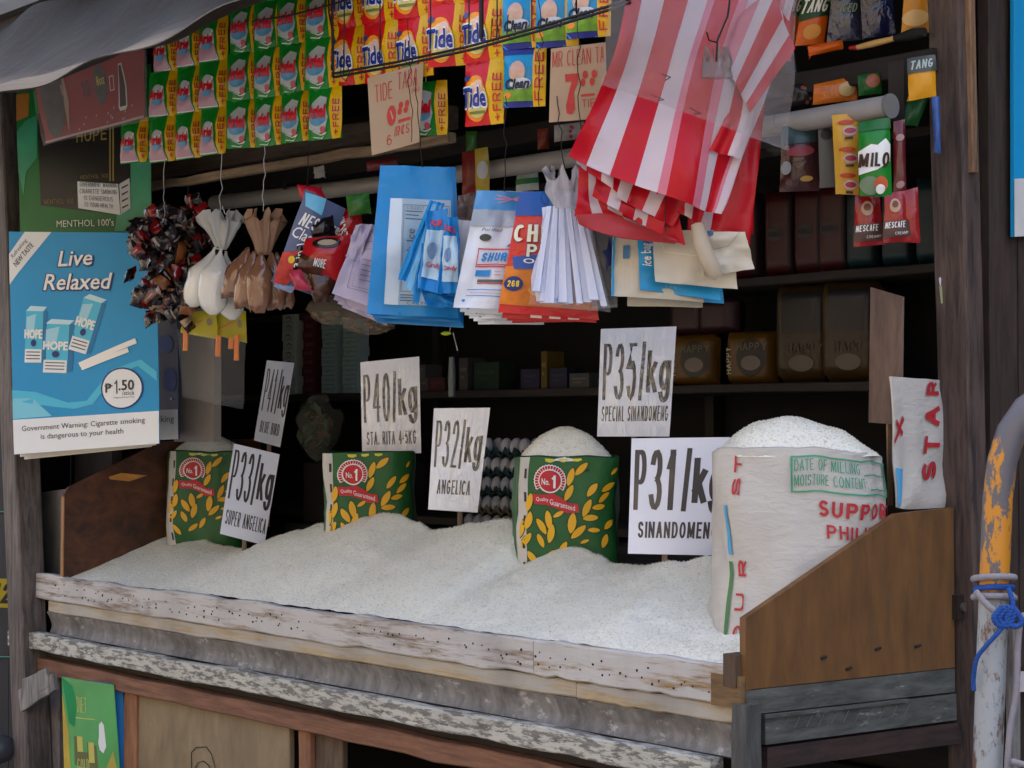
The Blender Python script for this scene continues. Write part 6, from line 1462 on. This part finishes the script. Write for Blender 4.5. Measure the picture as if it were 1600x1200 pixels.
pxpack('drink_powder_pack', 'orange TANG drink pack on the high shelf, half hidden by the striped bags', 'drink pack', [(1222, -25), (1258, -28), (1244, 66), (1212, 68)], .78, OR, tang, group='orange drink packs on the high shelf')
pxpack('drink_powder_pack', 'orange pack lying flat on the edge of the high shelf', 'drink pack', [(1262, 72), (1316, 62), (1318, 76), (1264, 88)], .72, OR)
pxpack('drink_powder_pack', 'dark blue grey foil pack on the high shelf beside the orange ones', 'drink pack', [(1302, -40), (1345, -40), (1350, 62), (1292, 66)], .78, mat((50, 52, 76), .2, .9, 16, .3, 12, coat=.5, dist=.01), lambda mb, G: mb.text(G, 'ICED', .3, .45, .8, .58, mat((120, 140, 110), .4), 2, .03, .2))
pxpack('drink_powder_pack', 'deep blue foil pack on the high shelf left of the yellow one', 'drink pack', [(1342, -40), (1392, -40), (1400, 54), (1348, 60)], .8, mat((20, 24, 66), .2, .9, 16, .4, 12, coat=.5, dist=.01))
pxpack('drink_powder_pack', 'yellow and grey foil pack at the right end of the high shelf', 'drink pack', [(1415, -40), (1460, -40), (1458, 50), (1408, 54)], .78, mat((206, 140, 30), .3, .7, 16, .15, 12), lambda mb, G: (mb.rect(G, 0, 0, 1, .42, mat((90, 100, 92), .3, .7, 16), 2), mb.ell(G, .4, .75, .4, .14, mat((220, 180, 120), .3, var=.3), 3)))
t = thing('paint_brush', 'wooden handled brush with a red tip lying on the high shelf edge', 'brush', PY(1380, 65, .70))
Yb = .69
mb = MB(); mb.tube([PY(1328, 75, Yb), PY(1340, 74, Yb)], [.005, .007], mat((170, 30, 30), .4), 8); mb.tube([PY(1340, 74, Yb), PY(1365, 68, Yb), PY(1398, 60, Yb)], [.007, .009, .007], mat((200, 160, 96), .5), 8); mb.build('handle', t)
mb = MB(); mb.tube([PY(1398, 60, Yb), PY(1425, 54, Yb), PY(1445, 50, Yb)], [.008, .016, .012], mat((26, 24, 24), .8, .6, 80), 8); mb.build('bristles', t)
YEL = mat((214, 160, 48), .35, .5, 16, .1, 12); MGR = mat((16, 124, 34), .3, .6, 16, .1, 12, dist=.006); BRN = mat((74, 40, 38), .25, .8, 20, .4, 20, coat=.3, dist=.006)
def noodle(mb, G):
    for v0 in (.06, .40, .72): mb.ell(G, .5, v0 + .05, .32, .03, mat((200, 70, 40), .4, var=.1), 2, 12); mb.ell(G, .62, v0 + .16, .28, .06, mat((215, 190, 180), .4, var=.2), 2, 12); mb.ell(G, .62, v0 + .16, .22, .035, mat((180, 60, 80), .4, var=.1), 3, 12); mb.rect(G, .42, v0 + .235, .72, v0 + .265, mat((70, 50, 60), .5), 3)
pxpack('noodle_sachets', 'chain of small yellow sachets hanging from the tube left of the green pack', 'sachets', [(1300, 180), (1342, 176), (1342, 305), (1306, 303)], .57, YEL, noodle)
pxpack('orange_pack', 'orange snack pack seen above the tube at the right', 'snack pack', [(1272, 132), (1338, 118), (1340, 156), (1270, 164)], .68, mat((206, 110, 34), .25, .9, 20, .3, 20, dist=.008), lambda mb, G: mb.ell(G, .75, .5, .2, .3, mat((206, 170, 110), .3, var=.3), 2))
pxpack('brown_pack', 'clear pack of brown sweets hanging under the tube beside the striped bags', 'sweets pack', [(1222, 198), (1276, 190), (1280, 298), (1218, 300)], .60, BRN, lambda mb, G: (mb.rect(G, 0, 0, 1, .3, mat((60, 78, 78), .25, .9, 20, .3, 14), 2), mb.ell(G, .5, .42, .35, .08, mat((150, 60, 70), .4, var=.4), 3), mb.ell(G, .65, .82, .16, .04, mat((190, 150, 70), .4, var=.2), 3), mb.ell(G, .15, .65, .12, .1, mat((150, 150, 150), .4, var=.3), 3)), .02)
pxpack('grey_pack', 'plain grey paper bag hanging between brown and yellow sachets', 'paper bag', [(1278, 190), (1302, 186), (1308, 292), (1281, 294)], .62, mat((108, 106, 100), .6, .4, 14, .1), lambda mb, G: mb.ell(G, .5, .22, .35, .08, mat((60, 54, 50), .5, var=.5), 2))
pxpack('dark_sweets_pack', 'dark pack with orange spots seen above the tube, left end', 'sweets pack', [(1238, 132), (1272, 128), (1272, 162), (1236, 166)], .70, mat((44, 36, 34), .25, .9, 24, .6, 30), lambda mb, G: [mb.ell(G, random.uniform(.1, .9), random.uniform(.1, .9), .08, .08, mat((150, 80, 50), .4, var=.2), 2, 8) for _ in range(5)])
def milo(mb, G):
    mb.rect(G, 0, 0, 1, .14, mat((20, 100, 30), .3, .5, 16), 2); mb.poly(G, [(.0, .40), (.35, .32), (.55, .34), (.80, .26), (.95, .34), (.92, .55), (.5, .66), (.0, .72)], WHT, 2)
    mb.text(G, 'MILO', .02, .44, .88, .62, mat((60, 34, 26), .4, var=0), 3, .10, .1); mb.ell(G, .3, .86, .3, .12, mat((120, 140, 110), .4, var=.4), 2); mb.ell(G, .62, .84, .2, .10, mat((200, 90, 50), .4, var=.3), 3); mb.ell(G, .6, .90, .14, .06, WHT, 4)
pxpack('chocolate_drink_pack', 'bright green MILO chocolate drink pack hanging under the tube', 'drink pack', [(1341, 192), (1390, 184), (1394, 308), (1344, 306)], .56, MGR, milo, .018)
pxpack('green_pack', 'green pack with people print seen above the tube near its end', 'drink pack', [(1340, 118), (1376, 112), (1378, 146), (1342, 150)], .68, mat((28, 90, 34), .35, .6, 20, .3, 30), lambda mb, G: mb.ell(G, .6, .4, .3, .3, mat((160, 90, 60), .4, var=.5), 2))
pxpack('drink_powder_pack', 'small yellow and grey TANG pack hanging beside the right post', 'drink pack', [(1418, 92), (1461, 86), (1463, 150), (1420, 158)], .66, mat((216, 150, 26), .3, .6, 18, .15), lambda mb, G: (mb.rect(G, 0, 0, 1, .38, mat((70, 76, 74), .3, .7, 20), 2), mb.text(G, 'TANG', .1, .1, .85, .3, mat((170, 180, 170), .3, var=0), 3, .05, .2)))
pxpack('green_pack', 'dark green pack just below the small yellow and grey one', 'drink pack', [(1418, 158), (1452, 152), (1434, 196), (1404, 196)], .7, mat((20, 74, 28), .4, .6, 18))
pxpack('blue_pack', 'narrow blue and white pack edge against the right post', 'pack', [(1456, 152), (1468, 150), (1470, 240), (1460, 238)], .66, mat((50, 84, 150), .35, .6, 20, .4, 40))
RCF = mat((150, 22, 26), .25, .8, 18, .2, 12, coat=.3, dist=.006)
def coff(mb, G): mb.rect(G, 0, .58, 1, .9, mat((84, 58, 54), .3), 2); mb.ell(G, .45, .28, .22, .14, mat((190, 150, 120), .3, var=.2), 2, 14); mb.ell(G, .45, .26, .13, .07, mat((110, 60, 36), .3), 3, 12); mb.text(G, 'NESCAFE', .08, .60, .78, .72, WHT, 3, .05, .1); mb.text(G, 'CREAMY', .4, .80, .88, .85, WHT, 3, .0)
pxpack('coffee_sachet', 'red and brown coffee sachet at the lower end, left of the pair below MILO', 'coffee sachet', [(1336, 306), (1374, 302), (1382, 382), (1334, 386)], .60, RCF, coff, .012, 'coffee sachets below the green pack')
pxpack('coffee_sachet', 'red and brown coffee sachet at the lower end, right of the pair below MILO', 'coffee sachet', [(1382, 302), (1414, 298), (1424, 376), (1380, 380)], .60, RCF, coff, .012, 'coffee sachets below the green pack')
pxpack('coffee_sachet', 'plain red coffee sachet behind the pair, nearest the post', 'coffee sachet', [(1414, 298), (1434, 292), (1438, 380), (1404, 378)], .63, RCF, None, .01, 'coffee sachets below the green pack')
pxpack('coffee_sachet', 'dark red sachet strip hanging between the green pack and the post', 'coffee sachet', [(1396, 190), (1414, 186), (1416, 298), (1396, 302)], .61, mat((96, 22, 28), .25, .8, 20, .4, 30, coat=.3), lambda mb, G: [mb.ell(G, .5, v, .3, .05, mat((170, 130, 130), .4, var=.3), 2, 10) for v in (.25, .9)], .01)
# small items above the tube left of the striped bags
pxpack('mint_pack', 'small pale pack with red dots hanging above the tube near the MR CLEAN card', 'sweets pack', [(866, 196), (912, 190), (916, 216), (866, 222)], .64, mat((170, 160, 150), .35, .7, 30, .4, 40), lambda mb, G: [mb.ell(G, random.random(), random.random(), .06, .1, mat((170, 40, 60), .4, var=0), 2, 8) for _ in range(6)])
pxpack('sweets_chain', 'orange brown sachets hanging above the tube left of the pale pack', 'sweets pack', [(840, 202), (858, 200), (858, 232), (840, 234)], .64, mat((140, 60, 40), .35, .7, 30, .4, 40))
pxpack('soap_box', 'white and green soap box hanging just below the tube', 'soap', [(808, 262), (840, 258), (842, 296), (806, 300)], .66, mat((190, 196, 190), .4, .5, 20, .2, 20), lambda mb, G: (mb.rect(G, 0, .5, 1, .72, mat((40, 120, 60), .4), 2), mb.text(G, 'Soft', .2, .1, .8, .35, BT, 2)))
pxpack('sweets_chain', 'red and yellow sachets hanging beside the blue bags under the tube', 'sweets pack', [(722, 238), (762, 230), (765, 300), (722, 305)], .5, mat((130, 40, 36), .3, .8, 24, .4, 30), lambda mb, G: (mb.rect(G, .5, 0, 1, 1, mat((200, 170, 60), .35, .6, 24, .3, 30), 2), mb.ell(G, .75, .5, .2, .2, mat((210, 205, 200), .4), 3)))
pxpack('green_sachet', 'small green and orange sachet near the blue bags under the tube', 'sachet', [(728, 205), (745, 205), (745, 240), (728, 242)], .5, mat((60, 110, 40), .35, .6, 24, .4, 40))
pxpack('label_tag', 'small white card clipped on the batten above the tube', 'tag', [(490, 262), (506, 258), (508, 276), (492, 279)], .32, mat((170, 166, 160), .6), None, .001)
pxpack('green_sachet', 'green and red sachet pair hanging left of the large blue bags', 'sachet', [(540, 306), (576, 300), (580, 332), (545, 338)], .05, mat((50, 110, 40), .35, .7, 24, .5, 40))
pxpack('foil_pack', 'small red foil packs on the beam behind the TIDE TABA card', 'sweets pack', [(572, 252), (620, 244), (622, 262), (574, 268)], .45, mat((120, 40, 44), .3, .8, 24, .5, 50))
# hook and padlock on the right post
t = thing('hook_latch', 'white plastic hook with a pale green tag on the right post', 'latch', PX(1470, 450, -.02))
mb = MB(); mb.tube([PX(1472, 427, -.03), PX(1470, 436, -.03), PX(1471, 447, -.03)], .005, mat((210, 210, 220), .4), 6); mb.build('hook', t)
mb = MB(); mb.plank(PX(1466, 447, -.03), PX(1469, 474, -.03), .012, .006, mat((150, 150, 110), .5), 3, .001, up=V((0, 1, 0)), out=V((1, 0, 0))); mb.build('tag', t)
mb = MB(); mb.box((-.0, .74, 1.02), (.018, .79, 1.08), mat((40, 32, 30), .6)); mb.box((.0, .79, 1.035), (.014, .96, 1.055), mat((40, 32, 30), .6)); mb.tube([V((.018, .76, 1.05)), V((.026, .76, 1.05))], .012, mat((110, 100, 94), .4, metal=.5), 12)
hh = mb.build('door_bolt'); tag(hh, 'dark iron bolt across the right post', 'bolt')

# ================================================================ RIGHT EDGE: rail, ropes, blue sign
def RD_(px, py, d=3.7): return PD(px, py, d)
def pipe_mat():
    m = bpy.data.materials.new('worn_painted_pipe'); m.use_nodes = True; n = m.node_tree; p = n.nodes['Principled BSDF']; p.inputs['Roughness'].default_value = .42; L = n.links.new
    geo = n.nodes.new('ShaderNodeNewGeometry'); nz = n.nodes.new('ShaderNodeTexNoise'); nz.inputs['Scale'].default_value = 16; nz.inputs['Detail'].default_value = 9; nz.inputs['Roughness'].default_value = .7
    mp = n.nodes.new('ShaderNodeMapping'); mp.inputs['Scale'].default_value = (1.4, 1.4, .6); L(geo.outputs['Position'], mp.inputs[0]); L(mp.outputs[0], nz.inputs[0])
    sx = n.nodes.new('ShaderNodeSeparateXYZ'); L(geo.outputs['Position'], sx.inputs[0])
    def step(v, a, b_): r = n.nodes.new('ShaderNodeMapRange'); r.inputs[1].default_value = a; r.inputs[2].default_value = b_; L(v, r.inputs[0]); return r.outputs[0]
    # less yellow towards the bend
    zt = step(sx.outputs[2], 1.40, 1.62); ad = n.nodes.new('ShaderNodeMath'); ad.operation = 'MULTIPLY_ADD'; ad.inputs[1].default_value = -.16; L(zt, ad.inputs[0]); L(nz.outputs[0], ad.inputs[2])
    k1 = step(ad.outputs[0], .495, .51)
    a = n.nodes.new('ShaderNodeMix'); a.data_type = 'RGBA'; a.inputs[6].default_value = rgb((92, 88, 92)); a.inputs[7].default_value = rgb((192, 126, 30)); L(k1, a.inputs[0])
    n2 = n.nodes.new('ShaderNodeTexNoise'); n2.inputs['Scale'].default_value = 22; n2.inputs['Detail'].default_value = 9; n2.inputs['Roughness'].default_value = .75; L(mp.outputs[0], n2.inputs[0])
    k2 = step(n2.outputs[0], .40, .47); c = n.nodes.new('ShaderNodeMix'); c.data_type = 'RGBA'; c.inputs[6].default_value = rgb((96, 66, 50)); c.inputs[7].default_value = rgb((150, 155, 158)); L(k2, c.inputs[0])
    k3 = step(sx.outputs[2], 1.165, 1.175); d = n.nodes.new('ShaderNodeMix'); d.data_type = 'RGBA'; L(k3, d.inputs[0]); L(c.outputs[2], d.inputs[6]); L(a.outputs[2], d.inputs[7]); L(d.outputs[2], p.inputs['Base Color'])
    b_ = n.nodes.new('ShaderNodeBump'); b_.inputs['Strength'].default_value = .5; b_.inputs['Distance'].default_value = .002; L(nz.outputs[0], b_.inputs['Height']); L(b_.outputs[0], p.inputs['Normal'])
    return m
PM = pipe_mat()
rl = thing('pipe_rail', 'bent steel pipe rail with flaking yellow and white paint at the right edge', 'rail', V((RD_(1545, 1200).x, RD_(1545, 1200).y, 0)))
pts = [RD_(1760, 600), RD_(1690, 604), RD_(1640, 616), RD_(1604, 640), RD_(1580, 675), RD_(1566, 720), RD_(1559, 780), RD_(1556, 850), RD_(1552, 950), RD_(1548, 1060), RD_(1543, 1200)]
ft_ = pts[-1].copy(); ft_.z = 0; pts += [pts[-1].lerp(ft_, .5), ft_]
mb = MB(); mb.tube(pts, .0285, PM, 28); mb.build('pipe', rl)
# ropes
def rope(mb, pts, r, m, turns=60, strands=3):
    """laid rope: strands twisted about a path"""
    pts = [V(p) for p in pts]; N = max(24, int(turns * 8)); L = lattice([pts, pts], N, 1).P[0]
    for s_ in range(strands):
        q = []
        prev = None
        for k, p in enumerate(L):
            tt = (L[min(k + 1, N)] - L[max(k - 1, 0)]).normalized(); a = prev - tt * prev.dot(tt) if prev is not None else tt.orthogonal(); a.normalize(); prev = a; b_ = tt.cross(a); g = 2 * math.pi * (turns * k / N + s_ / strands)
            q.append(p + (a * math.cos(g) + b_ * math.sin(g)) * r * .5)
        mb.tube(q, r * .56, m, 6)
GRO = mat((138, 134, 140), .85, .6, 200, .15, 40, name='grey_rope'); BRO = mat((32, 74, 148), .8, .6, 200, .2, 40, name='blue_rope')
def coil(y0, y1, turns_, d0=3.7, r=.034):
    out = []; c0 = RD_(1554, y0, d0); c1 = RD_(1551, y1, d0)
    for k in range(int(24 * turns_) + 1):
        a = 2 * math.pi * k / 24; t_ = k / (24 * turns_); c = c0.lerp(c1, t_); out.append(c + RT0 * math.cos(a) * r + FW0 * math.sin(a) * -r + V((0, 0, .006 * math.sin(a))))
    return out
rp1 = thing('grey_rope', 'twisted grey rope wound round the pipe rail and hanging down at its right', 'rope', RD_(1560, 960))
mb = MB(); rope(mb, coil(903, 905, 1, r=.037), .0065, GRO, 26); rope(mb, coil(935, 930, 1, r=.037), .0065, GRO, 26)
rope(mb, [RD_(1525, 925, 3.66), RD_(1548, 950, 3.65), RD_(1575, 962, 3.65), RD_(1610, 960, 3.67), RD_(1660, 940, 3.7)], .0065, GRO, 20); mb.build('wound_rope', rp1)
mb = MB(); rope(mb, [RD_(1596, 962, 3.66), RD_(1591, 1000, 3.66), RD_(1588, 1080, 3.66), RD_(1577, 1150, 3.66), RD_(1572, 1260, 3.66), RD_(1575, 1400, 3.66)], .0062, GRO, 44); mb.build('hanging_rope', rp1)
mb = MB(); rope(mb, [RD_(1582, 1190, 3.64), RD_(1620, 1196, 3.64), RD_(1680, 1180, 3.64)], .006, GRO, 12); mb.build('rope_end', rp1)
rp2 = thing('blue_rope', 'blue cord knotted on the pipe rail with a curved tail hanging left', 'rope', RD_(1560, 950))
mb = MB(); rope(mb, coil(918, 922, 2, r=.0345), .0045, BRO, 50)
for (a, b_) in ((-.01, .01), (.012, -.006), (.0, .014)):
    c = RD_(1574, 966, 3.64) + RT0 * a; rope(mb, [c + V((0, 0, .02)), c + RT0 * .015 + V((0, 0, b_)), c - V((0, 0, .015)), c - RT0 * .015, c + V((0, 0, .02))], .006, BRO, 6)
rope(mb, [RD_(1576, 920, 3.65), RD_(1583, 945, 3.64), RD_(1576, 966, 3.64)], .005, BRO, 6); mb.build('knot', rp2)
mb = MB(); rope(mb, [RD_(1574, 968, 3.645), RD_(1560, 988, 3.64), RD_(1540, 1010, 3.65), RD_(1526, 1030, 3.66), RD_(1521, 1062, 3.68), RD_(1522, 1078, 3.68)], .0045, BRO, 20); mb.build('loose_tail', rp2)
# blue sign at the right edge
sg = thing('wall_sign', 'bright blue sign with a white foot at the upper right edge', 'sign', PX(1600, 370, .06))
c4 = [PX(1583, -60, .06), PX(1720, -60, .06), PX(1722, 362, .06), PX(1584, 370, .06)]
G = quad(*c4, 4, 8, wob(.004, 2)); mb = MB(); mb.grid(G, mat((20, 150, 205), .45, .1, 6, .04, 3), .01); mb.rect(G, 0, .79, 1, 1, mat((210, 208, 205), .5), 2); mb.build('sign_panel', sg)
mb = MB(); mb.box((.03, 1.02, .0), (.05, 1.06, 1.3), mat((60, 56, 56), .6)); 
sw = [PX(1579, 1050, .06), PX(1640, 1046, .06), PX(1640, 1078, .06), PX(1579, 1081, .06)]
mb = MB(); mb.prism(sw, (.01, 0, 0), mat((196, 186, 186), .6)); o = mb.build('white_bracket'); tag(o, 'small white plate on the wall behind the hanging rope', 'plate')
mb = MB(); q = [PX(1572, 975, .05), PX(1584, 975, .05), PX(1584, 1400, .05), PX(1572, 1400, .05)]; mb.prism(q, (.02, 0, 0), W_GREY); o = mb.build('grey_batten'); tag(o, 'narrow grey batten on the wall behind the pipe rail', 'batten')

# ================================================================ LEFT EDGE
pl = thing('number_plate', 'yellow number plate with black figures in the dark at the far left', 'sign', PY(0, 950, .0))
G = pq([(-40, 902), (19, 905), (19, 950), (-40, 948)], DY(0, 0.0) , 3, 3); mb = MB(); mb.grid(G, mat((176, 156, 20), .5), .006); mb.text(G, '12', .52, .15, .98, .85, BLK, 2, .06, .2); mb.build('plate', pl)
for (y0, lb) in ((798, 'thin green stripe on the dark shutter, upper of the two'), (1025, 'thin green stripe on the dark shutter, lower of the two')):
    mb = MB(); mb.plank(PY(-60, y0 + 3, .02), PY(28, y0 + 3, .02), .006, .006, mat((30, 110, 84), .5), 3, .0, out=V((0, 1, 0))); o = mb.build('trim_stripe'); tag(o, lb, 'stripe')
mb = MB(); c = PY(2, 1170, -.1); N = 12
mb.tube([c - RT0 * .09, c - RT0 * .05, c, c + RT0 * .035, c + RT0 * .05], [.03, .05, .055, .04, .01], mat((66, 66, 70), .35, .2, 20), 16); o = mb.build('round_lamp'); tag(o, 'rounded dark grey housing low at the far left edge', 'housing')
# green magazine below the counter
mg = thing('magazine_pack', 'hanging green booklet with gold letters under the counter rail at the left', 'booklet', PY(150, 1200, -.06))
D = DY(150, -.07)
G = pq([(118, 1062), (192, 1070), (204, 1330), (122, 1330)], D + .02, 4, 6); mb = MB(); mb.grid(G, mat((20, 120, 190), .4), .012); mb.build('back_booklet', mg)
G = pq([(96, 1058), (178, 1070), (196, 1330), (104, 1330)], D - .01, 10, 16, wob(.006, 2)); mb = MB(); mb.grid(G, mat((92, 176, 96), .35, .2, 6, .35, 5, coat=.5, name='glossy_cover'), .006)
mb.poly(G, [(.0, .0), (.2, .04), (.28, .14), (.22, .28), (.12, .26), (.05, .1)], mat((20, 140, 80), .35, var=.2), 2); mb.poly(G, [(0, .1), (.1, .3), (.14, .7), (.05, 1), (0, 1)], mat((200, 170, 70), .35, var=.3), 2); mb.poly(G, [(.7, .55), (.9, .4), (1, .6), (1, .9), (.8, .95)], mat((190, 176, 80), .35, var=.3), 2)
GT = mat((196, 200, 110), .35, var=.1); mb.text(G, 'DIET', .28, .10, .46, .19, GT, 3, .01); mb.rect(G, .25, .22, .6, .226, GT, 3)
mb.poly(G, [(.2, .33), (.36, .33), (.36, .42), (.44, .42), (.44, .36), (.6, .38), (.62, .52), (.2, .50)], mat((110, 112, 70), .35, var=.2), 2)
for (a, b_, c, d_) in ((.26, .33, .36, .42), (.46, .36, .56, .48)): mb.rect(G, a, b_, c, d_, mat((204, 196, 100), .35), 3)
mb.poly(G, [(.64, .36), (.66, .32), (.67, .25), (.72, .23), (.76, .25), (.78, .38), (.72, .42), (.66, .40)], WHT, 3)
mb.text(G, 'GOLD', .25, .46, .46, .54, GT, 4, .02)
mb.build('front_booklet', mg)
